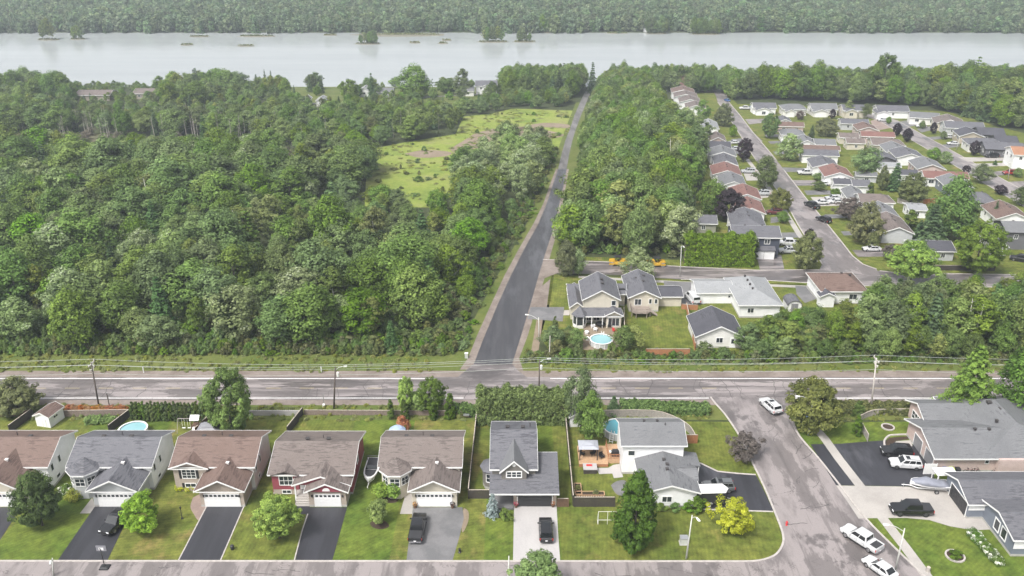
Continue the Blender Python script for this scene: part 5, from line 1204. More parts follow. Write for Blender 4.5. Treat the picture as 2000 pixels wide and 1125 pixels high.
def deck_house():
    o = thing('house','cream bungalow with grey gable roof and raised back deck','house',(28,166.6,0))
    block(o,-3.2,3.0,0,11.0,3.35,1.65,'y','side_cream','roof_mid',0.45)
    block(o,3.0,8.3,2.6,7.8,2.4,1.0,'x','side_cream','roof_dark',0.35,base=False)
    window(o,'s',(-1.4,0,1.6),1.3,1.3,2,1); window(o,'s',(1.2,0,1.9),0.5,1.0,1,1); window(o,'s',(2.4,0,1.9),0.5,1.0,1,1)
    vents(o,[(0.2,5.0,4.75),(-0.9,7.5,4.4),(0.8,8.6,4.5)],False,0.5)
    d=MB(); d.prism([(-3.0,-2.6),(-2.2,-3.4),(0.2,-3.4),(1.0,-2.6),(1.0,-0.05),(-3.0,-0.05)],1.1,1.25); dk=d.build('deck',MATS['deck_grey'] if 'deck_grey' in MATS else M('deck_grey',(0.24,0.2,0.17),0.8,0.2),o)
    rl=MB(); pts=[(-3.0,-0.1),(-3.0,-2.6),(-2.2,-3.4),(0.2,-3.4),(1.0,-2.6)]
    for p,q in zip(pts,pts[1:]):
        rl.tube([(p[0],p[1],2.15),(q[0],q[1],2.15)],0.05,4); n=max(2,int((Vector(q)-Vector(p)).length/0.3))
        for i in range(n+1): x=p[0]+(q[0]-p[0])*i/n; y=p[1]+(q[1]-p[1])*i/n; rl.tube([(x,y,1.25),(x,y,2.15)],0.03,4)
    rl.build('deck_rail',MATS['deck_grey'],o)
    for x,y in ((-2.9,-2.5),(0.9,-2.5),(-2.1,-3.2),(0.1,-3.2)): pb=MB(); pb.box(x-0.08,x+0.08,y-0.08,y+0.08,0,1.1); pb.build('deck_post',MATS['deck_grey'],o)
    st=MB()
    for i in range(5): st.box(1.05+0.3*i,1.05+0.3*i+0.28,-2.4,-1.2,0.9-0.2*i,1.0-0.2*i)
    st.build('deck_stairs',MATS['deck_grey'],o)
deck_house()
def pale_house():
    o = thing('house','white house with pale metal roof and low garage wing by the cross street','house',(51.5,163.6,0))
    block(o,-4.0,4.3,0,13.5,3.1,1.7,'y','side_white','roof_pale',0.5,(4.5,3.0))
    block(o,-11.5,-4.0,7.1,14.0,2.6,1.2,'x','side_white','roof_pale',0.4,base=False)
    vents(o,[(-0.6,4.5+k*2.2,4.7) for k in range(4)],False,0.3); window(o,'s',(-1.8,0,1.2),1.2,1.0,2,1); window(o,'s',(2.2,0,0.3),1.0,0.45,2,1); window(o,'s',(-4.6,7.1,1.4),0.5,0.5,1,1)
pale_house()
o = thing('garage','grey detached building with black gable roof behind the scrub','garage',(40.3,150.2,0))
block(o,-4.4,4.4,0,8.6,2.6,2.3,'y','side_offwhite','roof_dark',0.45,(0,0)); window(o,'s',(0,0,1.2),1.2,1.0,2,1); door(o,'s',(2.6,0,0.1)); gutter=MB(); gutter.box(-4.9,-4.84,-0.4,8.9,2.3,2.45); gutter.build('gutter',MATS['trim_dark'],o)
o = thing('house','house with brown hipped roof half hidden by the grove','house',(71.5,170.5,0.0)); o.location.z=g(172)
block(o,-4.8,4.6,0,9.5,3.2,1.9,'x','side_white','roof_brown',0.5,(3.5,3.5)); block(o,-5.6,-2.6,-1.8,0.1,2.7,0.9,'y','side_white','roof_dark',0.35,base=False); window(o,'s',(2,0,1.2),1.6,1.1,2,1); vents(o,[(1.0,5.6,4.8),(2.6,4.9,4.7)],False,0.4)
# arched shed
o = thing('shed','small white shed with curved grey roof beside the pale-roofed house','shed',(59.8,166.5,0))
ar=[(1.55*math.cos(R(q)),1.5+1.15*math.sin(R(q))) for q in range(0,181,15)]
mb=MB(); mb.add([(x,0,z) for x,z in [(-1.5,0),(1.5,0)]+[(p[0]*0.96,p[1]-0.05) for p in ar]]+[(x,3.4,z) for x,z in [(-1.5,0),(1.5,0)]+[(p[0]*0.96,p[1]-0.05) for p in ar]], [tuple(range(15)),tuple(range(29,14,-1))]+[(i,(i+1)%15,15+(i+1)%15,15+i) for i in range(15)]); mb.build('wall',MATS['side_white'],o)
rb=MB(); rb.loft([[(p[0],y,p[1]) for p in ar]+[(p[0]*0.93,y,p[1]-0.1) for p in ar[::-1]] for y in (-0.2,3.6)]); rb.build('roof',MATS['roof_mid'],o)
for s in (-1,1): db=MB(); db.box(min(0.02*s,0.72*s),max(0.02*s,0.72*s),-0.06,-0.005,0.05,1.9); db.build('door',MATS['door_grey'],o)
# ------------------------------------------------------------------ houses of the quarter behind
HR = random.Random(5)
def H(label, xl, xr, ye, depth, ridge, roof, wall, eave=2.9, rise=1.6, rot=-7.0, hip=(0,0), win=None, name='house', cat=None, vent=True, wing=None):
    """front eave seen in the photo from xl to xr on row ye"""
    a = at(xl,ye,eave); b = at(xr,ye,eave); w_ = (b-a).length-0.7; c = (a+b)/2; rz = R(rot)
    c = c+Vector((0,0.4,0)); base = min(g(c.y),g(c.y+depth*0.6))
    o = thing(name, label, cat or name, (c.x,c.y,g(c.y)), rz)
    x0,x1 = -w_/2,w_/2; e = eave
    walls_on(o,x0,x1,0,depth,e,rise,ridge,wall,0.4,hip,base=False,z0=-1.2); roof_on(o,x0,x1,0,depth,e,rise,ridge,roof,0.4,hip,trim='trim_white' if wall != 'side_slate' else 'trim_dark')
    n = win if win is not None else max(1,int(w_/4.2))
    for i in range(n):
        window(o,'s',(x0+w_*(i+0.5)/n+HR.uniform(-.3,.3),0,e-1.75),HR.choice([0.9,1.2,1.5]),1.05,2,1)
    for f,xx in (('w',x0),('e',x1)):
        window(o,f,(xx,depth*0.3,e-1.75),1.3,1.05,2,1); window(o,f,(xx,depth*0.72,e-1.75),0.9,1.05,1,1)
    if vent:
        if ridge == 'y': vents(o,[(0.35,depth*0.45,e+rise-0.25),(0.35,depth*0.68,e+rise-0.25)],False,0.36)
        else: vents(o,[(-w_*0.2,depth*0.55,e+rise-0.25),(w_*0.18,depth*0.55,e+rise-0.25)],False,0.36)
    if wing:      # gabled front wing: (x from, x to, how far out, garage?)
        wa,wb_,out,gar = wing; wa=x0+w_*wa; wb_=x0+w_*wb_; zz=e-0.25
        walls_on(o,wa,wb_,-out,0.2,zz,1.15,'y',wall,0.35,base=False,z0=-1.2); roof_on(o,wa,wb_,-out,depth*0.42,zz,1.2,'y',roof,0.38)
        if gar: garage_door(o,'s',((wa+wb_)/2,-out,0.02),min(4.6,wb_-wa-1.0),2.1,lites=0)
        else: window(o,'s',((wa+wb_)/2,-out,e-2.1),1.6,1.3,2,1)
    return o
def navy():
    o = H('navy two-storey house with dark roof and two white garage doors at the street corner',1432,1527,464,8.0,'x','roof_mid','side_navy',5.4,1.6,-3,win=0)
    w_ = 9.6
    for x in (-3.6,-0.2,2.6): window(o,'s',(x,0,3.7),1.2 if x > -3 else 1.8,1.1,2,1,0.12)
    mb = MB(); mb.slab([(-0.9,-1.6,2.5),(4.6,-1.6,2.5),(4.6,-0.01,3.1),(-0.9,-0.01,3.1)],(0,0,-0.14)); mb.build('lower_roof',MATS['roof_mid'],o)
    wb = MB(); wb.box(-0.8,4.5,-1.3,-0.02,-0.5,2.45); wb.build('garage_wall',MATS['side_navy'],o)
    for x in (0.55,3.15): garage_door(o,'s',(x,-1.3,0.02),2.3,2.1,lites=0)
navy()
H('grey hip-roofed house right behind the navy corner house',1430,1498,446,12,'y','roof_mid','side_white',2.9,1.7,-7,(4,0))
H('house with red-brown roof third from the corner, left side of the long street',1440,1496,417,10,'y','roof_red','side_white')
H('house with red-brown roof and porch fourth from the corner on the left side',1430,1488,389,10,'y','roof_red','side_white')
H('pale house with plain grey gable roof between two red-brown roofs',1408,1459,364,10.5,'y','roof_grey','side_white',3.1)
H('red-brown gabled house with small white back deck by the woods',1392,1449,342,10,'y','roof_red','side_white')
H('slate grey house just beyond the red-brown one with the back deck',1396,1442,323,10,'y','roof_mid','side_white',win=1)
H('light grey gabled house next to the long black roof',1386,1439,305,9,'y','roof_grey','side_white',win=1)
H('long low house with black roof seen broadside on the left street side',1377,1428,289,7,'x','roof_dark','side_grey')
H('small pinkish gabled house beyond the long black roof',1386,1419,276,9,'y','roof_taupe','side_pink',win=1)
H('house with shiny pale sloping roof beside the dark round trees',1370,1405,252,12,'y','roof_pale','side_white',win=1)
H('nearest of four white gabled houses in a row far up the street',1340,1379,212,10,'y','roof_taupe','side_white',3.4,win=0)
H('second of four white gabled houses far up the street',1327,1369,200,10,'y','roof_taupe','side_white',3.4,win=0)
H('third of four white gabled houses far up the street',1317,1363,190,10,'y','roof_taupe','side_white',3.4,win=0)
H('farthest of four white gabled houses, next to the barn-like roof',1312,1357,181,10,'y','roof_brown','side_white',3.4,win=0)
o = H('barn-like house with tall dark red roof at the end of the row',1304,1353,171,9,'x','roof_red','side_white',2.6,6.2,-4,vent=False)
mb = MB(); mb.slab([(-3+0.7*math.cos(k*0.524),1.2,5.0+0.9*math.sin(k*0.524)) for k in range(12)],(0,1.0,0)); mb.build('round_window',MATS['trim_white'],o)
H('shed with dark roof and olive walls beside the hedge',1353,1402,437,6,'x','roof_mid','side_olive',2.8,1.4,-4,name='garage')
H('white house with red deck at the bend, first of the back row',1472,1517,211,8,'x','roof_mid','side_white',3.0,1.7,-4,win=0,wing=(0.05,0.72,4.0,False))
H('grey hipped house with white garage, second of the back row',1530,1577,214,9,'x','roof_grey','side_offwhite',3.0,1.7,-4,(3,3),1,wing=(0.06,0.42,4.0,True))
H('grey gabled house with white garage door, third of the back row',1586,1637,214,9,'x','roof_grey','side_offwhite',3.0,2.0,-4,win=1,wing=(0.0,0.55,4.2,True))
H('cream house with two tall front windows and a birch beside it',1648,1692,216,9,'x','roof_mid','side_cream',3.4,1.8,-4,win=1,wing=(0.05,0.6,1.6,False))
H('wide grey-roofed white house with garage at the end of the street loop',1716,1777,218,9,'x','roof_mid','side_white',3.2,1.9,-6,win=1,wing=(-0.1,0.3,3.5,True))
H('long pale house with grey roof set at an angle at the street loop',1779,1834,231,9,'x','roof_grey','side_offwhite',3.0,1.7,-18)
H('cream house with taupe gabled roof set at an angle beside it',1828,1884,243,11,'y','roof_taupe','side_cream',3.0,2.0,-18,win=1)
H('little dark-roofed house in front of the hipped grey one',1520,1547,238,7,'y','roof_mid','side_white',2.6,1.2)
H('long low pinkish house with brown roof behind the tall bush',1519,1571,247,6,'x','roof_brown','side_pink',2.6,1.2)
H('light grey house with chimney above the sunlit gable',1527,1573,264,8,'x','roof_grey','side_white',2.8,1.6,-7,(3,3))
H('small white gabled house beside the spreading street tree',1560,1593,281,9,'y','roof_grey','side_white',2.8,1.4,win=0)
H('bluish grey hall-like house with flat-looking roof',1593,1634,283,8,'x','roof_grey','side_grey',2.6,1.3)
H('very long brown-roofed low house in the middle rows',1562,1641,293,5,'x','roof_brown','side_offwhite',2.6,1.1)
H('white house with blue-grey roof in front of the long brown one',1568,1639,304,6,'x','roof_slate','side_white',2.9,1.4)
H('grey gabled white house next to the red-brown gable',1588,1641,328,10,'y','roof_mid','side_white',2.9,1.5,win=1)
H('white house with red-brown gable and white parked car in front',1612,1667,346,10,'y','roof_red','side_white',3.0,1.6,win=1)
H('white block with short black roof below the red-brown gable',1630,1666,360,5,'x','roof_dark','side_white',2.7,1.1,win=0,name='garage')
H('garage with dark grey roof beside the white block',1667,1703,364,6,'x','roof_mid','side_white',2.5,1.2,win=0,name='garage')
H('low grey hipped house by the concrete drive full of cars',1655,1693,387,8,'y','roof_grey','side_offwhite',2.7,1.4,-7,(3,0))
H('white house with taupe hipped roof and two dark windows',1682,1749,396,7,'x','roof_taupe','side_white',3.0,1.5,-5,(0,3.5),2)
H('grey hipped house between the white one and the brown-grey gable',1705,1758,424,9,'y','roof_grey','side_grey',2.7,1.5,-7,(4,0),1)
H('brown-grey gabled house with bare grey end wall by the tall conifer',1724,1786,456,12,'y','roof_taupe','side_grey',2.9,1.7,-7,win=0)
H('black-roofed bungalow behind the dark fence at the cross street',1790,1868,491,7,'x','roof_dark','side_grey',2.6,1.3,-2)
H('grey house with dark roof at the left of the middle block',1644,1698,242,7,'x','roof_mid','side_grey',2.8,1.4)
H('pink gabled house in the middle block',1676,1717,255,9,'y','roof_brown','side_pink',2.8,1.5,win=0)
H('long house with dull red roof facing the purple trees',1684,1748,267,5,'x','roof_red','side_pink',2.7,1.4)
H('small cream house at the left end of the long red roof',1641,1679,269,6,'x','roof_taupe','side_cream',2.6,1.2)
H('cream house with open carport in the middle block',1655,1691,280,6,'x','roof_taupe','side_cream',2.6,1.2)
H('house with hipped taupe roof just below the long red one',1706,1769,284,9,'x','roof_taupe','side_cream',2.7,1.6,-7,(0,4),1)
H('off-white gabled house with weathered grey roof, right middle block',1733,1779,298,10,'y','roof_grey','side_offwhite',2.8,1.6,win=1)
H('white gabled house with darker grey roof just below it',1752,1807,309,10,'y','roof_mid','side_white',2.8,1.6,win=1)
H('dark slate-walled gabled building in the middle of the backyards',1706,1753,314,8,'y','roof_mid','side_slate',2.8,1.4,win=0)
H('white garden building with pale flat-looking roof',1720,1761,326,5,'x','roof_pale','side_white',2.4,0.9,win=0,name='shed')
H('house with weathered grey roof and pale pink gable end',1793,1848,331,10,'y','roof_grey','side_pink',2.8,1.7,win=0)
H('white house with long dull red roof by the second street',1808,1893,349,6,'x','roof_red','side_white',2.9,1.5)
H('white garage with black roof behind the wide bushy tree',1754,1795,342,5,'x','roof_dark','side_white',2.5,1.1,win=0,name='garage')
H('open grey garden shelter in the backyards',1674,1715,344,4,'x','roof_grey','side_grey',2.3,0.8,win=1,name='shed')
H('blue-grey gabled house next to the dark hipped one',1850,1902,367,10,'y','roof_grey','side_bluegrey',2.8,1.6,win=0)
H('house with broad dark hipped roof right of the middle',1888,1949,396,9,'x','roof_mid','side_slate',2.8,1.8,-7,(3.5,3.5),1)
H('white gabled house with brown roof at the right edge',1948,2016,429,11,'y','roof_brown','side_white',2.9,1.9,win=0)
H('dark grey two-storey house with balcony at the right edge',1968,2052,455,8,'x','roof_grey','side_slate',4.7,1.6,-4)
H('white garage peeking out right of the big round tree',1938,1971,482,8,'y','roof_grey','side_white',2.5,1.2,win=0,name='garage')
H('grey house with dark roof near the wood, first beyond the second street',1850,1923,251,9,'x','roof_mid','side_grey',3.0,1.8,-10)
H('beige gabled house among the dark roofs beyond the second street',1876,1923,267,9,'y','roof_dark','side_beige',3.0,1.8,-10,win=0)
H('house with big black roof behind the beige gable',1914,1964,264,9,'x','roof_dark','side_slate',3.0,1.9,-10)
H('lower black-roofed house at the wood edge',1948,1990,278,8,'x','roof_dark','side_slate',2.9,1.6,-10)
H('grey hipped house with pale front next to the purple tree',1895,1961,284,9,'x','roof_mid','side_offwhite',2.9,1.6,-10,(3,3),2)
H('long slate-walled house with dark roof beyond the purple tree',1928,2003,293,9,'x','roof_mid','side_slate',2.9,1.7,-10)
H('white two-storey house with orange-brown roof at the right edge',1984,2062,304,9,'x','roof_orange','side_white',5.0,1.8,-10)
H('white flat-roofed hut among cedars beside the conifer',1777,1813,411,6,'x','roof_pale','side_white',2.4,0.7,win=1,name='shed')
# by the river
H('large white gabled house by the river',928,971,168,9,'x','roof_mid','side_white',4.6,2.2,0,wing=(0.3,0.65,1.5,False))
H('low grey-brown building by the river, left of two',146,214,186,10,'x','roof_taupe','side_stone',3.0,1.8,0,win=3)
H('low grey-brown building by the river, right of two',258,306,183,10,'x','roof_taupe','side_stone',3.0,1.8,0,win=2)
H('cottage with pale roof between the dark shore trees',700,722,178,8,'y','roof_pale','side_white',3.0,1.8,0,win=1)
H('grey cottage by the river right of the tall spruces',735,768,180,8,'x','roof_grey','side_grey',2.8,1.6,0,win=1)
H('pale cottage roof below the white river house',900,926,178,8,'x','roof_grey','side_offwhite',2.8,1.6,0,win=1)
H('small white boathouse in the trees, left of a pair',588,604,196,7,'y','roof_pale','side_white',2.8,1.4,0,win=0,name='shed')
H('small white boathouse in the trees, right of a pair',616,636,197,7,'y','roof_pale','side_white',2.8,1.4,0,win=0,name='shed')
H('white cabin on the far shore',1255,1266,56,8,'x','roof_pale','side_white',3.0,1.5,0,win=0)
# ------------------------------------------------------------------ vehicles
def paint(name, c, rough=0.25):
    m, N, L, B = newmat(name)
    B.inputs['Base Color'].default_value = rgba(c); B.inputs['Roughness'].default_value = rough
    B.inputs['Coat Weight'].default_value = 0.6; B.inputs['Coat Roughness'].default_value = 0.08
for n_,c_ in (('car_black',(0.012,0.012,0.014)),('car_white',(0.5,0.505,0.51)),('car_grey',(0.10,0.105,0.11)),('car_silver',(0.4,0.41,0.42)),('car_red',(0.25,0.02,0.02)),('car_blue',(0.05,0.12,0.3)),('car_maroon',(0.10,0.02,0.022)),('machine_yellow',(0.5,0.3,0.03))): paint(n_,c_)
glass_mat('car_glass',(0.012,0.014,0.016),0.05); M('tyre',(0.018,0.018,0.018),0.85,0.2); M('rim',(0.35,0.35,0.36),0.35,0.1,metal=0.8); M('rim_dark',(0.04,0.04,0.042),0.35,0.1); M('plastic_black',(0.02,0.02,0.022),0.6,0.15)
M('lamp_clear',(0.75,0.76,0.78),0.15,0.02); M('lamp_red',(0.4,0.015,0.012),0.2,0.05); M('chrome',(0.6,0.6,0.62),0.15,0.03,metal=1.0); M('plate_white',(0.7,0.7,0.72),0.5,0.02); M('bed_cover',(0.03,0.03,0.033),0.55,0.1)
def ring(x, w, zb, zt, r=0.12, tumble=0.0):
    """cross-section of a car body at station x"""
    y = w/2
    return [(x,-y*0.88,zb),(x,-y,zb+0.14),(x,-y,(zb+zt)/2),(x,-(y-tumble*0.4),zt-r),(x,-(y-tumble-r*0.6),zt),(x,y-tumble-r*0.6,zt),(x,y-tumble*0.4,zt-r),(x,y,(zb+zt)/2),(x,y,zb+0.14),(x,y*0.88,zb)]
VEH = {}
def vehicle_parts(kind):
    """stations (x, width, underside, shoulder); cabin: base front/rear, roof front/rear, roof height"""
    if kind == 'pickup':
        L=5.75; st=[(2.86,1.55,0.55,0.82),(2.78,1.86,0.42,1.0),(2.4,1.95,0.38,1.12),(1.25,1.98,0.36,1.16),(0.6,1.98,0.36,1.18),(-0.95,1.98,0.36,1.18),(-2.7,1.97,0.42,1.16),(-2.86,1.85,0.5,1.1)]; cab=(1.42,-1.22,0.68,-1.08,1.92); ax=(1.85,-1.75); wr=0.41
    elif kind == 'suv':
        L=4.75; st=[(2.36,1.45,0.5,0.72),(2.25,1.8,0.36,0.92),(1.7,1.88,0.3,1.02),(1.0,1.9,0.28,1.06),(0,1.9,0.28,1.08),(-1.6,1.9,0.3,1.1),(-2.2,1.86,0.36,1.08),(-2.36,1.65,0.48,0.95)]; cab=(1.05,-2.22,0.35,-1.95,1.70); ax=(1.42,-1.4); wr=0.36
    elif kind == 'van':
        L=5.1; st=[(2.52,1.55,0.5,0.75),(2.4,1.9,0.36,0.98),(1.9,1.98,0.3,1.1),(1.4,2.0,0.28,1.14),(0,2.0,0.28,1.16),(-1.8,2.0,0.3,1.16),(-2.4,1.98,0.36,1.14),(-2.52,1.9,0.48,1.0)]; cab=(1.75,-2.5,1.1,-2.4,1.98); ax=(1.6,-1.5); wr=0.36
    else:
        L=4.65; st=[(2.3,1.4,0.42,0.6),(2.2,1.72,0.3,0.74),(1.6,1.8,0.24,0.84),(0.85,1.82,0.22,0.9),(0,1.82,0.22,0.92),(-1.3,1.82,0.24,0.94),(-2.1,1.76,0.32,0.93),(-2.3,1.5,0.44,0.82)]; cab=(1.0,-1.85,0.25,-1.15,1.43); ax=(1.38,-1.32); wr=0.33
    return L,st,cab,ax,wr
def build_vehicle(kind, bed):
    """meshes of one vehicle kind: list of (name, mesh, paint slot?, sub-parts)"""
    L,st,cab,ax,wr = vehicle_parts(kind); P=[]
    b = MB(); b.loft([ring(*s) for s in st]); P.append(('body',b,'PAINT',[]))
    sh = max(s[3] for s in st)-0.02; wsh = 1.9 if kind in('pickup','van') else (1.82 if kind=='suv' else 1.72); wt = wsh*0.82
    bf,br,rf,rr,zr = cab
    c = MB()
    lo = [(bf,-wsh/2+0.06,sh),(br,-wsh/2+0.06,sh),(br,wsh/2-0.06,sh),(bf,wsh/2-0.06,sh)]
    hi = [(rf,-wt/2,zr),(rr,-wt/2,zr),(rr,wt/2,zr),(rf,wt/2,zr)]
    md = [tuple(l*0.12+h*0.88 for l,h in zip(p,q)) for p,q in zip(lo,hi)]
    inn = [(rf-0.12,-wt/2+0.1,zr+0.035),(rr+0.1,-wt/2+0.1,zr+0.035),(rr+0.1,wt/2-0.1,zr+0.035),(rf-0.12,wt/2-0.1,zr+0.035)]
    c.loft([lo,md,[(x,y*0.985,z) for x,y,z in hi],inn]); P.append(('cabin',c,'PAINT',[]))
    def panel(p00,p10,p11,p01,n):
        q=MB(); a=[Vector(v)+Vector(n) for v in (p00,p10,p11,p01)]; q.slab(a,tuple(-x*0.6 for x in n)); return q
    def lerp3(p,q,t): return tuple(a+(b_-a)*t for a,b_ in zip(p,q))
    def quad(pa,pb,pc,pd,u0,u1,v0,v1,n):   # pa-pb bottom, pd-pc top
        f=lambda u,v: lerp3(lerp3(pa,pb,u),lerp3(pd,pc,u),v); return panel(f(u0,v0),f(u1,v0),f(u1,v1),f(u0,v1),n)
    P.append(('windscreen',quad(lo[3],lo[0],hi[0],hi[3],0.06,0.94,0.08,0.93,(0.02,0,0.012)),'car_glass',[]))
    P.append(('rear_window',quad(lo[1],lo[2],hi[2],hi[1],0.08,0.92,0.25 if kind!='sedan' else 0.08,0.9,(-0.02,0,0.012)),'car_glass',[]))
    for s,(pa,pb,pc,pd) in ((-1,(lo[1],lo[0],hi[0],hi[1])),(1,(lo[2],lo[3],hi[3],hi[2]))):
        cuts = ((0.08,0.46),(0.5,0.93)) if kind in('pickup','sedan') else ((0.06,0.3),(0.34,0.62),(0.66,0.94))
        if kind == 'van': cuts = ((0.66,0.95),)
        for u0,u1 in cuts: P.append(('side_window',quad(pa,pb,pc,pd,u0,u1,0.12,0.86,(0,s*0.02,0.006)),'car_glass',[]))
    fw = st[2][1]/2
    for x in ax:
        for s in (-1,1):
            y1 = s*(fw+0.015); y0 = s*(fw-0.24)
            arch = MB(); pts=[(x+(wr+0.08)*math.cos(R(q)),wr+(wr+0.08)*math.sin(R(q))) for q in range(0,181,20)]
            arch.add([(p[0],s*(fw+0.004),p[1]) for p in pts]+[(p[0],s*(fw-0.2),p[1]) for p in pts],[tuple(range(10)),tuple(range(19,9,-1))]+[(i,i+1,11+i,10+i) for i in range(9)]); P.append(('wheel_arch',arch,'plastic_black',[]))
            t=MB(); t.tube([(x,y0,wr),(x,y0+s*0.03,wr),(x,y1-s*0.03,wr),(x,y1,wr)],[wr*0.9,wr,wr,wr*0.9],16)
            r_=MB(); r_.tube([(x,y1-s*0.02,wr),(x,y1+s*0.012,wr)],[wr*0.64,wr*0.6],12); P.append(('wheel',t,'tyre',[('rim',r_,'RIM')]))
    seam = MB(); hnd = MB(); wsd = st[3][1]/2
    doors = [bf-0.25,(bf+br)/2+0.05,br+0.2] if kind != 'van' else [1.2,0.2]
    for s in (-1,1):
        for x in doors: seam.cbox((x,s*(wsd+0.004),(st[3][2]+st[3][3])/2+0.08),(0.03,0.012,st[3][3]-st[3][2]-0.25))
        seam.cbox(((ax[0]+ax[1])/2,s*(wsd-0.03),st[3][2]+0.06),(ax[0]-ax[1]-1.0,0.1,0.14))
        for x in doors[1:]: hnd.cbox((x+0.22,s*(wsd+0.02),sh-0.2),(0.2,0.03,0.045))
    P.append(('door_seam',seam,'plastic_black',[])); P.append(('door_handle',hnd,'chrome',[]))
    xf = st[1][0]; w1 = st[1][1]/2; zf = st[1][3]
    for s in (-1,1):
        h=MB(); h.cbox((xf-0.02,s*(w1-0.3),zf-0.17),(0.22,0.42,0.16)); P.append(('headlight',h,'lamp_clear',[]))
        xr = st[-2][0]; wr2=st[-2][1]/2; tl=MB(); tl.cbox((xr-0.05,s*(wr2-0.12),st[-2][3]-0.25),(0.2,0.2,0.34 if kind!='sedan' else 0.16)); P.append(('tail_light',tl,'lamp_red',[]))
        m=MB(); m.cbox((bf-0.35,s*(wsh/2+0.12),sh+0.12),(0.12,0.24,0.17)); P.append(('mirror',m,'PAINT',[]))
    gr=MB(); gr.cbox((st[0][0]+0.0,0,(st[0][2]+st[0][3])/2+0.06),(0.1,1.0,0.26)); P.append(('grille',gr,'plastic_black',[]))
    fb=MB(); fb.cbox((st[0][0]-0.02,0,st[0][2]+0.0),(0.16,st[1][1]-0.2,0.2)); P.append(('bumper',fb,'BUMP',[]))
    rb=MB(); rb.cbox((st[-1][0]+0.02,0,st[-1][2]+0.04),(0.16,st[-2][1]-0.2,0.2)); P.append(('bumper',rb,'BUMP',[]))
    np_=MB(); np_.cbox((st[-1][0]-0.055,0,st[-1][2]+0.22),(0.02,0.32,0.16)); P.append(('number_plate',np_,'plate_white',[]))
    if kind == 'pickup':
        d=MB()
        if bed == 'cover': d.box(-2.78,-1.26,-0.84,0.84,1.12,1.2); P.append(('bed_cover',d,'bed_cover',[]))
        else:
            d.box(-2.72,-1.28,-0.78,0.78,1.1,1.172); P.append(('bed_floor',d,'bed_cover',[]))
            q=MB(); 
            for s in (-1,1): q.box(-2.8,-1.24,min(s*0.8,s*0.95),max(s*0.8,s*0.95),1.1,1.26)
            q.box(-2.84,-2.74,-0.8,0.8,1.1,1.26); P.append(('bed_side',q,'PAINT',[]))
    if kind in ('suv',):
        q=MB()
        for s in (-1,1): q.box(rr+0.15,rf-0.2,s*(wt/2-0.12)-0.02,s*(wt/2-0.12)+0.02,zr+0.05,zr+0.1)
        P.append(('roof_rail',q,'plastic_black',[]))
        sr=MB(); sr.box(-0.5,0.1,-0.42,0.42,zr+0.03,zr+0.042); P.append(('sunroof',sr,'car_glass',[]))
    return P
def vehicle(kind, colour, label, p, deg, cat=None, bed='open', bump=None, rim='rim', sc=1.0, group=None):
    key=(kind,bed)
    if key not in VEH: VEH[key]=build_vehicle(kind,bed); VEH[key+('m',)]={}
    nm = {'pickup':'pickup_truck','suv':'suv','van':'van','sedan':'car'}[kind]
    o = thing(nm,label,cat or {'pickup':'pickup truck','suv':'car','van':'van','sedan':'car'}[kind],(p[0],p[1],p[2] if len(p)>2 else g(p[1])),R(deg),group); o.scale=(sc,)*3
    cache=VEH[key+('m',)]
    for i,(n,mb,m,subs) in enumerate(VEH[key]):
        mm={'PAINT':colour,'BUMP':bump or 'plastic_black','RIM':rim}.get(m,m); k=(i,mm)
        if k not in cache: cache[k]=mb.mesh(n,MATS[mm],smooth='angle')
        c=link(n,cache[k],o)
        if n in ('door_seam','door_handle'): c['kind']='stuff'
        if n=='body' or n=='cabin':
            pass
        for j,(sn,smb,sm) in enumerate(subs):
            sm={'RIM':rim}.get(sm,sm); k2=(i,j,sm)
            if k2 not in cache: cache[k2]=smb.mesh(sn,MATS[sm])
            link(sn,cache[k2],c)
    return o
def lift(p,h=0.045): return Vector((p.x,p.y,g(p.y)+h))
V_ = lambda px,py: lift(at(px,py))
vehicle('pickup','car_black','black pickup truck parked on the black drive of the white bungalow',V_(232,1024),-107,bed='cover')
vehicle('pickup','car_black','black pickup truck on the grey gravel drive, tail to the street',V_(816,1038),88,bed='cover',bump='chrome')
vehicle('suv','car_black','black suv on the pale concrete drive of the dormer house',V_(1066,1042),90,rim='rim_dark')
vehicle('suv','car_grey','dark grey suv behind the black cargo trailer',V_(1402,957),180)
vehicle('suv','car_white','white suv turning out of the side street',V_(1504,799),108)
vehicle('suv','car_black','black suv nose out at the grey-roofed brick house',V_(1750,888),174,rim='rim_dark')
vehicle('suv','car_white','white suv in front of the open garage',V_(1767,912),173,rim='rim_dark')
vehicle('pickup','car_black','black pickup truck on the concrete drive at the right',V_(1778,1002),178,bed='cover',rim='rim_dark')
vehicle('pickup','car_white','white pickup truck parked along the side street kerb',V_(1681,1060),124,bump='chrome')
vehicle('sedan','car_white','white car parked behind the white pickup at the bottom edge',V_(1717,1116),121)
vehicle('van','car_white','white van beside the garage of the pale-roofed house',V_(1352,588),100)
vehicle('sedan','car_black','black car nosed up beside the white van',V_(1366,580),95)
vehicle('pickup','car_white','white pickup truck beside the navy house',V_(1539,479),175)
vehicle('suv','car_silver','silver off-road car below the white pickup at the navy house',V_(1538,494),178)
vehicle('sedan','car_white','white car on the drive left of the cross street bushes',V_(1702,490),178)
vehicle('suv','car_black','black suv parked far along the long street, near one of two',V_(1608,433),115)
vehicle('pickup','car_black','black pickup parked far along the long street, second of two',V_(1585,405),108)
vehicle('sedan','car_white','white car at the street end of the concrete drive',V_(1603,399),178)
vehicle('sedan','car_white','white car behind it nearer the house on the concrete drive',V_(1631,397),178)
vehicle('sedan','car_silver','silver car deep on the concrete drive',V_(1626,390),178)
vehicle('sedan','car_white','white car in front of the low grey hipped house',V_(1646,387),170)
vehicle('pickup','car_white','white pickup truck on the drive of the red-brown gabled house',V_(1574,341),178)
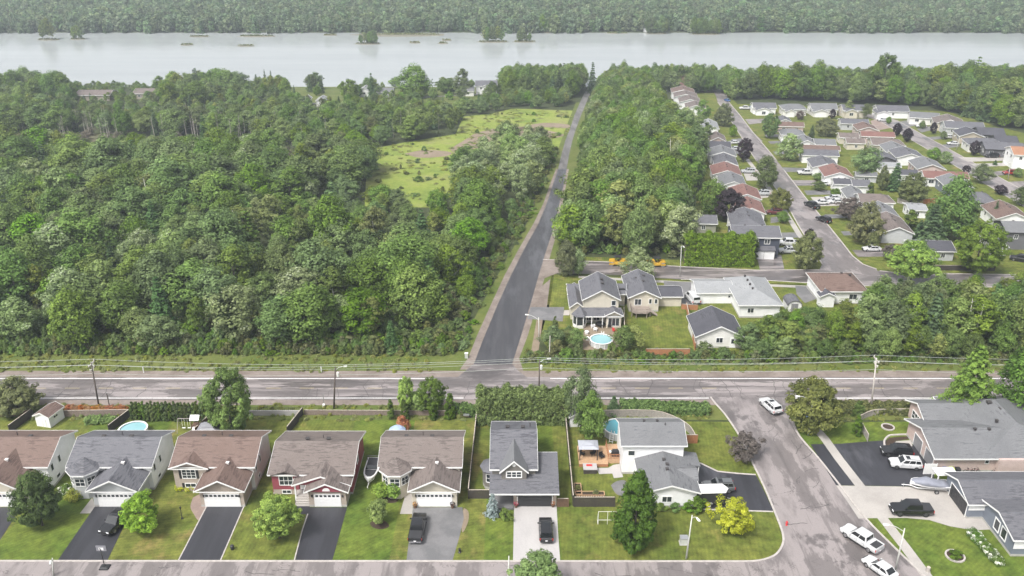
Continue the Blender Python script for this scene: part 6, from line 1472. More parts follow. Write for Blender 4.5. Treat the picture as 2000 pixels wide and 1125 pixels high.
vehicle('sedan','car_white','white car half hidden by the bushes below the red-brown gable',V_(1606,362),165)
vehicle('suv','car_silver','silver car on the drive of the slate grey house',V_(1461,338),178)
vehicle('suv','car_silver','silver car in front of the red-brown porch house',V_(1488,381),178)
vehicle('suv','car_maroon','dark red car under the round street tree',V_(1512,418),178)
vehicle('sedan','car_white','white car by the long black roof',V_(1432,281),178)
vehicle('sedan','car_silver','silver car beside the purple-leaved tree',V_(1434,293),178)
vehicle('sedan','car_blue','blue car parked at the far end of the long street',V_(1420,198),100)
vehicle('pickup','car_white','white truck beside the blue car at the bend',V_(1455,214),178)
vehicle('sedan','car_blue','blue car next to the white house at the bend',V_(1465,213),178)
vehicle('sedan','car_white','white car on the lawn drive of the angled pale house',V_(1799,249),170)
vehicle('sedan','car_white','white car on the drive by the beige gable, upper of two',V_(1851,270),175)
vehicle('sedan','car_white','white car on the drive by the beige gable, lower of two',V_(1861,283),175)
vehicle('suv','car_black','dark car in front of the long slate-walled house',V_(1937,308),178)
vehicle('suv','car_red','red car on the drive of the white two-storey house',V_(1972,341),178)
vehicle('suv','car_black','black car by the balcony house at the right edge',V_(1992,510),150)
vehicle('sedan','car_white','white car in front of the garage at the street loop',V_(1724,237),178)
# road rollers
def roller(label, p, deg, canopy=True):
    o = thing('road_roller',label,'road roller',lift(p,0.04),R(deg)); o.scale=(0.82,)*3
    for x in (-1.9,1.9):
        d=MB(); d.tube([(x,-0.95,0.65),(x,0.95,0.65)],0.65,18); d.build('drum',MATS['metal_grey'],o)
        f=MB()
        for s in (-1,1): f.box(x-0.75,x+0.75,min(s*0.97,s*1.07),max(s*0.97,s*1.07),0.45,1.0)
        f.box(x-0.75,x+0.75,-1.0,1.0,1.35,1.55); f.build('drum_frame',MATS['machine_yellow'],o)
    b=MB(); b.loft([[(x,-w_,z0),(x,w_,z0),(x,w_*0.85,z1),(x,-w_*0.85,z1)] for x,w_,z0,z1 in ((-2.5,0.7,1.3,1.6),(-2.2,0.9,0.8,1.9),(-0.6,0.95,0.6,2.0),(-0.4,0.95,0.55,1.3),(0.8,0.95,0.55,1.3),(1.0,0.9,0.7,1.85),(2.3,0.85,0.9,1.75),(2.5,0.6,1.2,1.5))]); b.build('body',MATS['machine_yellow'],o)
    s=MB(); s.box(-0.2,0.3,-0.3,0.3,1.3,1.75); s.box(-0.32,-0.2,-0.3,0.3,1.5,2.2); s.build('seat',MATS['plastic_black'],o)
    st=MB(); st.tube([(0.95,0,1.4),(0.6,0,1.95)],0.04,5); st.lathe([(0.2,-0.02),(0.22,0),(0.2,0.02)],(0.58,0,1.97),10); st.build('steering_wheel',MATS['plastic_black'],o)
    if canopy:
        for x in (-0.55,1.0):
            for y in (-0.75,0.75): pb=MB(); pb.tube([(x,y,1.2),(x,y,2.7)],0.05,6); pb.build('canopy_post',MATS['plastic_black'],o)
        c=MB(); c.box(-0.8,1.25,-0.95,0.95,2.7,2.82); c.build('canopy',MATS['plastic_black'],o)
roller('yellow road roller with black canopy parked left of the round street tree',at(1207,518),176)
roller('yellow road roller parked right of the round street tree',at(1281,520),4)
# trailers and boats
def boat_trailer(o, L=5.2, w_=1.9):
    f=MB(); f.tube([(L/2+1.2,0,0.5),(L/2,0,0.5),(L/2-0.9,w_*0.3,0.5),(-L/2+0.2,w_*0.3,0.5)],0.06,6); f.tube([(L/2,0,0.5),(L/2-0.9,-w_*0.3,0.5),(-L/2+0.2,-w_*0.3,0.5)],0.06,6); f.tube([(-0.9,-w_*0.55,0.42),(-0.9,w_*0.55,0.42)],0.05,6); f.build('trailer_frame',MATS['white_metal'],o)
    for s in (-1,1):
        t=MB(); t.tube([(-0.9,s*w_*0.5,0.32),(-0.9,s*(w_*0.5+0.18),0.32)],0.32,14); q=t.build('wheel',MATS['tyre'],o)
        r_=MB(); r_.tube([(-0.9,s*(w_*0.5+0.16),0.32),(-0.9,s*(w_*0.5+0.195),0.32)],0.2,10); r_.build('rim',MATS['rim'],q)
    j=MB(); j.tube([(L/2+0.9,0,0.0),(L/2+0.9,0,0.75)],0.05,6); j.build('jack',MATS['metal_grey'],o)
def hull_rings(L=5.4, w_=2.1, z0=0.6, z1=1.25):
    out=[]
    for t in (0,0.03,0.3,0.55,0.75,0.88,0.96,1.0):
        x=-L/2+L*t; k=1.0 if t<0.55 else math.sqrt(max(0.0,1-((t-0.55)/0.45)**2.0))
        k=max(k,0.04); hw=w_/2*k; zz=z1+0.25*max(0,t-0.4); zk=z0+0.35*max(0,t-0.6)**1.2
        out.append([(x,-hw,zz),(x,-hw*0.92,(zz+zk)/2),(x,-hw*0.3,zk),(x,hw*0.3,zk),(x,hw*0.92,(zz+zk)/2),(x,hw,zz)])
    return out
M('boat_cover',(0.2,0.21,0.25),0.7,0.12,2.0); M('boat_hull',(0.65,0.65,0.66),0.3,0.04); M('boat_vinyl',(0.03,0.03,0.035),0.6,0.15)
o = thing('boat_on_trailer','motor boat under a grey cover on its trailer on the concrete drive','boat',V_(1812,956),R(172))
boat_trailer(o); mb=MB(); mb.loft(hull_rings()); mb.build('hull',MATS['boat_hull'],o)
mb=MB(); rr_=[]
for t,hz in ((0.0,1.32),(0.15,1.5),(0.4,1.62),(0.58,2.05),(0.72,1.75),(0.9,1.5),(1.0,1.42)):
    x=-2.75+5.5*t; k=1.0 if t<0.55 else math.sqrt(max(0.0,1-((t-0.55)/0.45)**2)); hw=max(0.06,1.1*k)
    rr_.append([(x,-hw,1.16+0.2*t),(x,-hw*0.55,hz*0.82+0.2),(x,0,hz),(x,hw*0.55,hz*0.82+0.2),(x,hw,1.16+0.2*t)])
mb.loft(rr_); mb.build('cover',MATS['boat_cover'],o,smooth=True)
mb=MB(); mb.box(-3.25,-2.8,-0.25,0.25,0.7,1.7); mb.tube([(-3.1,0,0.7),(-3.15,0,0.3)],0.1,6); mb.build('outboard_motor',MATS['plastic_black'],o)
o = thing('boat_on_trailer','white boat with black seats on a trailer left of the cream bungalow','boat',V_(727,928),R(-92))
boat_trailer(o); mb=MB(); mb.loft(hull_rings(5.6,2.2)); mb.build('hull',MATS['boat_hull'],o)
mb=MB(); mb.box(-2.6,0.35,-0.88,0.88,1.22,1.34); mb.build('cockpit',MATS['boat_vinyl'],o)
mb=MB(); mb.slab([(0.6,-0.85,1.36),(1.7,-0.68,1.42),(2.3,-0.3,1.46),(2.3,0.3,1.46),(1.7,0.68,1.42),(0.6,0.85,1.36)],(0,0,0.05)); mb.build('bow_cushion',MATS['boat_vinyl'],o)
mb=MB(); mb.slab([(0.36,-0.9,1.3),(0.36,0.9,1.3),(0.1,0.75,1.85),(0.1,-0.75,1.85)],(0.04,0,0)); mb.build('windshield',MATS['car_glass'],o)
mb=MB(); mb.tube([(-2.0,-1.0,1.3),(-1.7,-0.9,2.3),(-1.7,0.9,2.3),(-2.0,1.0,1.3)],0.05,6); mb.build('tow_arch',MATS['black_metal'],o)
o = thing('cargo_trailer','black cargo trailer with white roof on the black corner drive','trailer',V_(1388,982),R(2))
mb=MB(); mb.add([(-2.0,-1.0,0.5),(1.7,-1.0,0.5),(2.3,0,0.5),(1.7,1.0,0.5),(-2.0,1.0,0.5)]+[(-2.0,-1.0,2.45),(1.7,-1.0,2.45),(2.3,0,2.45),(1.7,1.0,2.45),(-2.0,1.0,2.45)],[(4,3,2,1,0),(5,6,7,8,9)]+[(i,(i+1)%5,5+(i+1)%5,5+i) for i in range(5)]); mb.build('box',MATS['plastic_black'],o)
mb=MB(); mb.add([(-2.05,-1.05,2.45),(1.72,-1.05,2.45),(2.36,0,2.45),(1.72,1.05,2.45),(-2.05,1.05,2.45)]+[(-2.0,-0.9,2.62),(1.65,-0.9,2.62),(2.2,0,2.6),(1.65,0.9,2.62),(-2.0,0.9,2.62)],[(4,3,2,1,0),(5,6,7,8,9)]+[(i,(i+1)%5,5+(i+1)%5,5+i) for i in range(5)]); mb.build('roof',MATS['trim_white'],o)
for s in (-1,1):
    t=MB(); t.tube([(-0.5,s*0.98,0.34),(-0.5,s*1.18,0.34)],0.34,14); q=t.build('wheel',MATS['tyre'],o); r_=MB(); r_.tube([(-0.5,s*1.16,0.34),(-0.5,s*1.2,0.34)],0.2,10); r_.build('rim',MATS['trim_white'],q)
    fm=MB(); fm.slab([(-1.0,s*1.2,0.62),(-0.85,s*1.2,0.8),(-0.15,s*1.2,0.8),(0.0,s*1.2,0.62)],(0,-s*0.2,0)); fm.build('mudguard',MATS['metal_grey'],o)
mb=MB(); mb.tube([(1.8,-0.7,0.5),(3.3,0,0.5),(1.8,0.7,0.5)],0.06,6); mb.build('drawbar',MATS['metal_grey'],o)
# ------------------------------------------------------------------ fences
M('wood_weathered',(0.21,0.165,0.14),0.85,0.3,5.0,0.005); M('wood_dark',(0.05,0.042,0.037),0.8,0.3,5.0,0.005); M('wood_brown',(0.13,0.075,0.05),0.8,0.3,5.0,0.005); M('wood_orange',(0.34,0.15,0.07),0.75,0.2,5.0,0.005); M('wood_new',(0.42,0.27,0.16),0.7,0.2,4.0,0.004); M('wood_grey',(0.3,0.275,0.25),0.85,0.25,4.0,0.005)
M('wood_cap',(0.42,0.37,0.31),0.8,0.15,5.0)
FN = random.Random(3)
def fence(label, pts, h, mat, cap='wood_cap', pitch=2.4, group=None, board=0.15):
    P=[Vector((p[0],p[1])) for p in pts]; o=thing('fence',label,'fence',(P[0].x,P[0].y,g(P[0].y)),0,group); O=Vector((P[0].x,P[0].y,g(P[0].y)))
    for a,b in zip(P,P[1:]):
        L=(b-a).length; n=max(1,round(L/pitch)); t=(b-a)/L; nr=Vector((-t.y,t.x))
        for i in range(n+1):
            q=a+t*(L*i/n)
            if i<n or b is P[-1]:
                mb=MB(); z=g(q.y)-O.z; mb.cbox((q.x-O.x,q.y-O.y,z+h/2+0.03),(0.11,0.11,h+0.1),math.atan2(t.y,t.x)); mb.build('post',MATS[mat],o)
            if i<n:
                mb=MB(); r=a+t*(L*(i+1)/n); l=L/n; k=max(2,int((l-0.12)/board)); zq=g(q.y)-O.z; zr=g(r.y)-O.z
                for j in range(k):
                    s=0.06+(l-0.12)*(j+0.5)/k; c=q+t*s; z=zq+(zr-zq)*s/l; hh=h+FN.uniform(-0.02,0.02)
                    mb.cbox((c.x-O.x+nr.x*FN.uniform(0.0,0.012),c.y-O.y+nr.y*FN.uniform(0,0.012),z+hh/2),((l-0.12)/k-0.012,0.025,hh),math.atan2(t.y,t.x))
                mb.build('panel',MATS[mat],o)
                if cap:
                    cb=MB(); c=(q+r)/2; cb.cbox((c.x-O.x,c.y-O.y,(zq+zr)/2+h+0.045),(l-0.02,0.13,0.04),math.atan2(t.y,t.x)); cb.build('rail',MATS[cap],o)
    return o
fence('weathered brown board fence behind the small white shed',px2([(-60,815),(60,812)]),1.5,'wood_brown')
fence('brown board fence along the orange shrubs at the left',px2([(124,814),(258,812)]),1.2,'wood_weathered')
fence('dark side fence left of the white shed running to the brown roof',px2([(66,812),(20,846)]),1.5,'wood_dark')
fence('dark side fence between the shed garden and the cedar hedge garden',px2([(258,812),(214,846)]),1.5,'wood_dark')
fence('dark side fence right of the play set',px2([(420,815),(383,850)]),1.4,'wood_brown')
fence('dark side fence behind the brown bungalow and the red one',px2([(592,812),(562,850)]),1.6,'wood_dark')
o=thing('garden_wall','pale concrete garden wall with black railing on top','wall',(at(487,811).x,at(487,811).y,0))
wl=at(590,811).x-at(487,811).x; mb=MB(); mb.box(0,wl,-0.12,0.12,0,0.95); mb.build('wall',MATS['pale_concrete'],o); rl=MB()
for k in range(int(wl/0.35)): rl.box(0.1+k*0.35,0.13+k*0.35,-0.015,0.015,0.95,1.5)
rl.box(0.05,wl-0.05,-0.02,0.02,1.46,1.5); rl.build('railing',MATS['black_metal'],o)
fence('long low grey-brown board fence behind the red and cream bungalows',px2([(595,810.5),(932,812)]),0.95,'wood_weathered')
fence('dark side fence with pale top rail left of the dormer house',px2([(931,822),(915,974)]),1.7,'wood_dark')
fence('short dark fence joining the dormer house at its left',px2([(915,974),(956,974)]),1.55,'wood_dark')
fence('short dark fence right of the black garage door',px2([(1088,990),(1110,990)]),1.45,'wood_brown')
fence('long dark side fence between dormer house and corner house',px2([(1104,826),(1119,988)]),1.75,'wood_dark')
fence('dark stained fence in front of the corner house back garden',px2([(1121,990),(1200,990)]),1.7,'wood_dark')
fence('grey board fence curving round the corner house pool',smooth_line(px2([(1176,815),(1273,815),(1318,828),(1345,845),(1357,864)]),3),1.35,'wood_grey',pitch=2.0)
fence('reddish wooden gate panel right of the corner house',px2([(1340,866),(1361,866)]),1.6,'wood_orange')
fence('grey board fence curving round the lawn of the brick house',smooth_line(px2([(1676,824),(1703,812),(1740,810),(1796,809)]),3),1.1,'wood_grey',pitch=2.0)
fence('grey side fence by the twin cedars of the brick house lawn',px2([(1677,828),(1684,844),(1694,862)]),1.3,'wood_grey')
fence('orange-brown board fence at the lower end of the bright lawn',px2([(1261,697),(1346,697)]),1.7,'wood_orange')
fence('pale side fence between bright lawn and black-roofed garage',px2([(1340,604),(1357,684)]),1.5,'wood_orange')
fence('thin side fence between the two houses behind the pool',px2([(1218,612),(1219,650)]),1.5,'wood_brown')
fence('low wooden gate fence below the white van',px2([(1331,604),(1362,606)]),1.2,'wood_orange')
fence('dark board fence at the cross street below the big round tree',px2([(1817,528),(1942,529)]),1.3,'wood_dark')
fence('orange fence piece in the backyards of the middle block',px2([(1794,399),(1826,397)]),1.6,'wood_orange')
fence('grey fence behind the wide bushy tree of the middle block',px2([(1752,396),(1772,402)]),1.5,'wood_grey')
fence('white panel fence between the brick house and the blue-grey bungalow',px2([(1803,926),(1826,926)]),1.9,'trim_white',None,1.2)
# ------------------------------------------------------------------ poles, wires and street lamps
M('pole_wood',(0.085,0.068,0.058),0.85,0.25,4.0); M('pole_pale',(0.48,0.44,0.41),0.8,0.15,3.0); M('pole_concrete',(0.46,0.46,0.43),0.7,0.1,3.0); M('wire',(0.34,0.36,0.33),0.5,0.05); M('insulator',(0.6,0.61,0.58),0.4,0.1); M('sign_red',(0.5,0.03,0.035),0.4,0.05); M('sign_white',(0.75,0.75,0.75),0.4,0.03); M('sign_blue',(0.3,0.42,0.6),0.4,0.05)
def lean_pole(o, base, topxy, h, r0, r1, mat, n=10):
    mb=MB(); mb.tube([(0,0,-0.2),(topxy[0]*0.5,topxy[1]*0.5,h*0.5),(topxy[0],topxy[1],h)],[r0,(r0+r1)/2,r1],n); return mb.build('pole',MATS[mat],o,smooth=True)
TOPS={}
def util_pole(key,label,bx,by,tx,ty,mat,arm=True,lampdir=None):
    p=at(bx,by); h=height_at(p,ty); o=thing('utility_pole',label,'utility pole',p)
    d=depth_of(p)-h*math.sin(PITCH); tx_=(tx-1000)/F_PX*d-p.x
    lean_pole(o,p,(tx_,0),h,0.16,0.1,mat)
    if arm:
        for z,l in ((h-0.25,1.1),(h-1.2,0.8)):
            a=MB(); a.cbox((tx_*z/h,0,z),(0.12,2*l,0.14)); ar=a.build('crossarm',MATS['pole_pale'],o)
            for s in (-1,0.05,1): i=MB(); i.lathe([(0.05,0),(0.09,0.08),(0.09,0.2),(0.04,0.26)],(tx_*z/h,s*l*0.92,z+0.07),8); i.build('insulator',MATS['insulator'],ar)
            for s in (-1,1): b=MB(); b.tube([(tx_*z/h,s*l*0.7,z),(tx_*(z-0.8)/h,0,z-0.8)],0.03,5); b.build('brace',MATS['insulator'],o)
    if lampdir:
        l=MB(); l.tube([(tx_,0,h-0.6),(tx_+lampdir[0]*0.6,lampdir[1]*0.6,h-0.2),(tx_+lampdir[0]*1.4,lampdir[1]*1.4,h-0.1)],0.04,6); ar=l.build('lamp_arm',MATS['metal_grey'],o)
        m=MB(); m.cbox((tx_+lampdir[0]*1.6,lampdir[1]*1.6,h-0.12),(0.6,0.3,0.16),math.atan2(lampdir[1],lampdir[0])); m.build('lamp_head',MATS['insulator'],ar)
        k=MB(); k.lathe([(0.2,0),(0.22,0.1),(0.22,0.75),(0.1,0.85)],(tx_+0.3,0,h-1.9),10); k.build('transformer',MATS['insulator'],o)
    TOPS[key]=Vector((p.x+tx_,p.y,h)); return o
util_pole('a','dark wooden utility pole with crossarms at the left of the main road',194,798,178,708,'pole_wood')
util_pole('b','slim utility pole with two small lamps beside the long low fence',652,798,655,716,'pole_wood',False,(1,0.2))
util_pole('c','black utility pole with lamp behind the big hedge',1052,793,1054,702,'pole_wood',False,(1,0.3))
util_pole('d','pale wooden utility pole with crossarms at the right of the main road',1701,799,1712,700,'pole_pale')
def span(label, pts, sag):
    mb=MB(); line=[]
    for a,b in zip(pts,pts[1:]):
        n=12
        for i in range(n):
            t=i/n; q=a.lerp(b,t); q.z-=sag*4*t*(1-t)*((b-a).length/60)**2; line.append(q)
    line.append(pts[-1]); mb.tube(line,0.028,5); o=mb.build('power_line',MATS['wire']); tag(o,label,'wire','wires along the main road'); return o
yb_=TOPS['a'].y; nb=at(1052,793).y
for dy,dz,lb in ((1.0,0.1,'topmost wire along the main road, farther side'),(-1.0,0.1,'topmost wire along the main road, nearer side'),(0.75,-0.9,'second wire along the main road, under the topmost'),(0,-2.1,'lowest thick wire along the main road')):
    zc=TOPS['c'].z-0.4
    span(lb,[Vector((-125,yb_+dy,TOPS['a'].z+dz)),TOPS['a']+Vector((0,dy,dz)),TOPS['b']+Vector((0,dy*0.3,dz*0.8+0.1)),TOPS['c']+Vector((0,dy*0.3,dz*0.8+0.1)),TOPS['d']+Vector((0,dy,dz)),Vector((130,TOPS['d'].y+dy,TOPS['d'].z+dz))],0.7)
def street_lamp(label,bx,by,tx,ty,arm=(-1.8,0.0),head=True,sign=False,mat='pole_concrete'):
    p=at(bx,by); h=height_at(p,ty); o=thing('street_lamp',label,'street lamp',p); d=depth_of(p)-h*math.sin(PITCH); tx_=max(-0.5,min(0.5,(tx-1000)/F_PX*d-p.x))
    lean_pole(o,p,(tx_,0),h,0.13,0.07,mat)
    if arm:
        a=MB(); ax,ay=arm; a.tube([(tx_,0,h-0.5),(tx_+ax*0.45,ay*0.45,h+0.05),(tx_+ax*0.75,ay*0.75,h+0.28),(tx_+ax,ay,h+0.32)],0.045,6); ar=a.build('lamp_arm',MATS[mat],o)
        m=MB(); c=math.atan2(ay,ax); m.loft([[ (tx_+ax+math.cos(c)*u-math.sin(c)*v,ay+math.sin(c)*u+math.cos(c)*v,h+0.32+z) for v,z in ((-w,-0.06),(w,-0.06),(w*0.7,0.08),(-w*0.7,0.08))] for u,w in ((-0.1,0.1),(0.25,0.17),(0.65,0.13))]); m.build('lamp_head',MATS['insulator'],ar)
    if sign:
        s=MB(); s.slab([(0.31*math.cos(R(22.5+45*k)),-0.16,2.3+0.31*math.sin(R(22.5+45*k))) for k in range(8)],(0,-0.02,0)); sg=s.build('stop_sign',MATS['sign_red'],o)
        b=MB()
        # letters S T O P as small raised strokes
        def st(x0,z0,x1,z1): b.cbox(((x0+x1)/2,-0.192,2.3+(z0+z1)/2),(abs(x1-x0)+0.022,0.012,abs(z1-z0)+0.022))
        for i,ch in enumerate('STOP'):
            x=-0.2+i*0.135; w_=0.085; q=0.075
            if ch=='S': st(x,q,x+w_,q); st(x,0,x,q); st(x,0,x+w_,0); st(x+w_,-q,x+w_,0); st(x,-q,x+w_,-q)
            if ch=='T': st(x,q,x+w_,q); st(x+w_/2,-q,x+w_/2,q)
            if ch=='O': st(x,q,x+w_,q); st(x,-q,x+w_,-q); st(x,-q,x,q); st(x+w_,-q,x+w_,q)
            if ch=='P': st(x,q,x+w_,q); st(x,0,x+w_,0); st(x,-q,x,q); st(x+w_,0,x+w_,q)
        b.build('lettering',MATS['sign_white'],sg)
        n_=MB(); n_.cbox((-0.45,-0.02,3.6),(0.75,0.03,0.22)); n_.build('street_sign',MATS['sign_blue'],o)
    return o
street_lamp('concrete street lamp with red stop sign at the olive bush',1578,850,1588,778,(-2.2,0.1),sign=True)
street_lamp('concrete street lamp with long arm on the lawn at the lower right',1748,1117,1767,1032,(-2.0,0.3))
street_lamp('grey street lamp in front of the white corner house',1340,1092,1352,1006,(0.4,-1.0))
street_lamp('street lamp cut by the bottom edge near the basketball hoop',104,1124,116,1090,(0.3,-0.9))
street_lamp('street lamp cut by the bottom edge at the pale concrete drive',992,1150,994,1086,None)
street_lamp('tall pale street lamp beside the clipped hedge on the cross street',1328,541,1331,480,(0.2,-1.2))
street_lamp('green-white street lamp with arm by the short grey drive',1053,668,1052,620,(-2.0,0.5))
street_lamp('far street lamp at the top end of the long street',1378,167,1379,152,(2.5,0))
street_lamp('lamp post on the far side of the second street, left of two',1868,292,1875,266,(-1.8,0))
street_lamp('lamp post on the far side of the second street, right of two',1969,350,1974,318,(-1.8,0))
o=thing('utility_pole','plain wooden pole standing in the scrub right of the street lamp','pole',at(1073,700)); mb=MB(); mb.tube([(0,0,0),(0.05,0,height_at(at(1073,700),656))],[0.12,0.08],8); mb.build('pole',MATS['pole_pale'],o)
for bx,by,ty,lb in ((214,794,768,'short dark wooden post by the road behind the orange shrubs'),(281,728,716,'short white marker post on the verge before the wood'),(628,728,716,'second white marker post on the verge before the wood')):
    p=at(bx,by); o=thing('marker_post',lb,'post',p); mb=MB(); mb.tube([(0,0,0),(0,0,height_at(p,ty))],0.09,6); mb.build('pole',MATS['pole_wood' if bx==214 else 'sign_white'],o)
    cb=MB(); cb.tube([(0,0,height_at(p,ty)),(0,0,height_at(p,ty)+0.06)],0.11,6); cb.build('cap',MATS['metal_grey'],o)
# ------------------------------------------------------------------ pools
glass_mat('pool_water',(0.10,0.34,0.40),0.06); glass_mat('pool_water_pale',(0.22,0.40,0.43),0.06); M('pool_wall',(0.5,0.5,0.5),0.5,0.06); M('plastic_white',(0.72,0.72,0.72),0.4,0.03)
def pool(label,p,r,h=1.25,water='pool_water',ladder=(0,-1),sx=1.0):
    o=thing('pool',label,'swimming pool',p); n=28
    c=lambda rr,z:[(rr*sx*math.cos(2*math.pi*k/n),rr*math.sin(2*math.pi*k/n),z) for k in range(n)]
    mb=MB(); mb.loft([c(r,0),c(r,h),c(r-0.06,h),c(r-0.06,0.05)],False); mb.build('pool_wall',MATS['pool_wall'],o)
    for k in range(0,n,2): q=2*math.pi*k/n; b=MB(); b.cbox((r*sx*math.cos(q)*1.01,r*math.sin(q)*1.01,h/2),(0.1,0.14,h),q); b.build('upright',MATS['plastic_white'],o)
    rb=MB(); rb.loft([c(r+0.12,h),c(r+0.12,h+0.06),c(r-0.12,h+0.06),c(r-0.12,h),c(r+0.12,h)],False); rb.build('rim',MATS['plastic_white'],o)
    w_=MB(); w_.add(c(r-0.07,h-0.12),[tuple(range(n))]); w_.build('water',MATS[water],o)
    l=MB(); dx,dy=ladder; px_,py_=dx*r*sx,dy*r; t=Vector((-dy,dx))
    for s in (-1,1): l.tube([(px_+dx*0.75+t.x*0.3*s,py_+dy*0.75+t.y*0.3*s,0),(px_+t.x*0.25*s,py_+t.y*0.25*s,h+0.6),(px_-dx*0.4+t.x*0.25*s,py_-dy*0.4+t.y*0.25*s,h-0.1)],0.045,6)
    for i in range(4):
        f=1-i/4.5; l.tube([(px_+dx*0.75*f+t.x*0.28,py_+dy*0.75*f+t.y*0.28,0.25+i*0.32),(px_+dx*0.75*f-t.x*0.28,py_+dy*0.75*f-t.y*0.28,0.25+i*0.32)],0.05,5)
    l.build('ladder',MATS['plastic_white'],o)
    return o
pool('round pool half hidden behind the grey roof of the white bungalow',at(262,850),2.2,ladder=(-0.8,-0.6),water='pool_water_pale')
pool('round turquoise pool with white ladder behind the corner house',at(1206,846),2.35,ladder=(-0.45,-0.9))
pool('white-rimmed pool between terrace and scrub behind the turret house',at(1174,672),2.2,1.1,'pool_water_pale',(0.2,0.98),1.0)
pool('blue pool cut by the right edge of the picture',at(2006,842),2.6,ladder=(-0.5,0.85))
# ------------------------------------------------------------------ sheds, shelters, play things
def small_shed(label,p,w_,d,h,rise,rot,wall,roof,axis='y',name='shed'):
    o=thing(name,label,'shed',p,R(rot)); block(o,-w_/2,w_/2,0,d,h,rise,axis,wall,roof,0.22,base=False)
    for s in (-1,1): db=MB(); db.box(min(0.02*s,0.62*s),max(0.02*s,0.62*s),-0.05,-0.005,0.05,1.75); db.build('door',MATS['door_white'],o)
    window(o,'e',(w_/2,d*0.45,1.3),0.9,0.35,2,1,0.05); return o
small_shed('little white garden shed with brown gable roof and double doors',at(86,834),2.7,3.3,2.1,0.75,-14,'side_white','roof_brown')
small_shed('narrow garden shed with grey roof in the corner beside the big hedge',at(1123,834),1.7,3.2,2.0,0.6,3,'side_white','roof_grey')
def gazebo(label,p,w_,d,h,mat,rise=0.7,rot=0):
    o=thing('gazebo',label,'gazebo',p,R(rot))
    for sx in (-1,1):
        for sy in (-1,1): mb=MB(); mb.box(sx*(w_/2-0.2)-0.06,sx*(w_/2-0.2)+0.06,sy*(d/2-0.2)-0.06,sy*(d/2-0.2)+0.06,0,h); mb.build('post',MATS['plastic_black'],o)
    b=[(-w_/2,-d/2,h),(w_/2,-d/2,h),(w_/2,d/2,h),(-w_/2,d/2,h)]; q=0.25; t=[(-w_*q,-d*q,h+rise*0.62),(w_*q,-d*q,h+rise*0.62),(w_*q,d*q,h+rise*0.62),(-w_*q,d*q,h+rise*0.62)]
    mb=MB(); mb.loft([b,t]); mb.build('roof',MATS[mat],o)
    c=[(-w_*q*1.15,-d*q*1.15,h+rise*0.66),(w_*q*1.15,-d*q*1.15,h+rise*0.66),(w_*q*1.15,d*q*1.15,h+rise*0.66),(-w_*q*1.15,d*q*1.15,h+rise*0.66),(0,0,h+rise)]
    mb=MB(); mb.add(c,[(0,1,4),(1,2,4),(2,3,4),(3,0,4),(3,2,1,0)]); mb.build('roof_cap',MATS[mat],o); return o
M('gazebo_grey',(0.33,0.34,0.38),0.5,0.06); M('gazebo_dark',(0.2,0.2,0.22),0.55,0.1)
gazebo('grey gazebo roof behind the brown bungalow, under the round tree',at(412,858),3.6,3.0,2.2,'gazebo_dark',0.9)
deck_p=at(1168,912)
o=thing('deck','pale wooden deck with lower step beside the white corner house','deck',(deck_p.x,deck_p.y,0))
DX0,DX1=at(1131,912).x-deck_p.x,at(1188,912).x-deck_p.x; DD=at(1131,876).y-deck_p.y
n=int(DD/0.16)
for k in range(n):
    mb=MB(); mb.box(DX0,DX1,k*DD/n+0.006,(k+1)*DD/n-0.006,0.5,0.54); mb.build('board',MATS['wood_new'],o)
mb=MB(); mb.box(DX0+0.02,DX1-0.02,0.02,DD-0.02,0,0.49); mb.build('skirt',MATS['wood_orange'],o)
mb=MB(); UX1=at(1214,908).x-deck_p.x; mb.box(DX1+0.01,UX1,0.9,DD+0.2,0,0.75); mb.build('upper_deck',MATS['wood_new'],o)
mb=MB()
for k in range(9): x=DX1+0.1+(UX1-DX1-0.2)*k/8; mb.box(x-0.03,x+0.03,0.93,0.99,0.75,1.6)
mb.box(DX1+0.05,UX1,0.92,1.0,1.6,1.66)
for k in range(8): y=1.0+(DD-1.0)*k/7; mb.box(DX1+0.05,DX1+0.11,y-0.03,y+0.03,0.75,1.6)
mb.box(DX1+0.04,DX1+0.12,0.95,DD+0.15,1.6,1.66); mb.build('railing',MATS['wood_orange'],o)
def move_up(o,dz): o.location.z+=dz; return o
gz=gazebo('pale grey metal gazebo standing on the wooden deck',(deck_p.x+(at(1149,905).x-deck_p.x),deck_p.y+2.1,0.54),3.1,2.6,2.1,'gazebo_grey',0.55)
def lounge(label,p,rot,mat='plastic_black',group=None):
    o=thing('patio_chair',label,'chair',p,R(rot),group); mb=MB(); mb.box(-0.33,0.33,-0.33,0.33,0.3,0.42); mb.build('seat',MATS[mat],o); mb=MB(); mb.box(-0.33,0.33,0.24,0.36,0.42,0.95); mb.build('backrest',MATS[mat],o)
    for s in (-1,1):
        mb=MB(); mb.box(s*0.36-0.05,s*0.36+0.05,-0.33,0.33,0.5,0.58); mb.build('armrest',MATS[mat],o)
        for t in (-0.26,0.26): mb=MB(); mb.box(s*0.3-0.03,s*0.3+0.03,t-0.03,t+0.03,0,0.3); mb.build('leg',MATS[mat],o)
    return o
gx,gy=gz.location.x,gz.location.y
lounge('black patio chair under the pale gazebo, left one',(gx-0.8,gy+0.2,0.54),70); lounge('black patio chair under the pale gazebo, right one',(gx+0.75,gy+0.3,0.54),-70); lounge('dark chair in the open middle of the deck',(deck_p.x+DX1-0.9,deck_p.y+1.6,0.54),30)
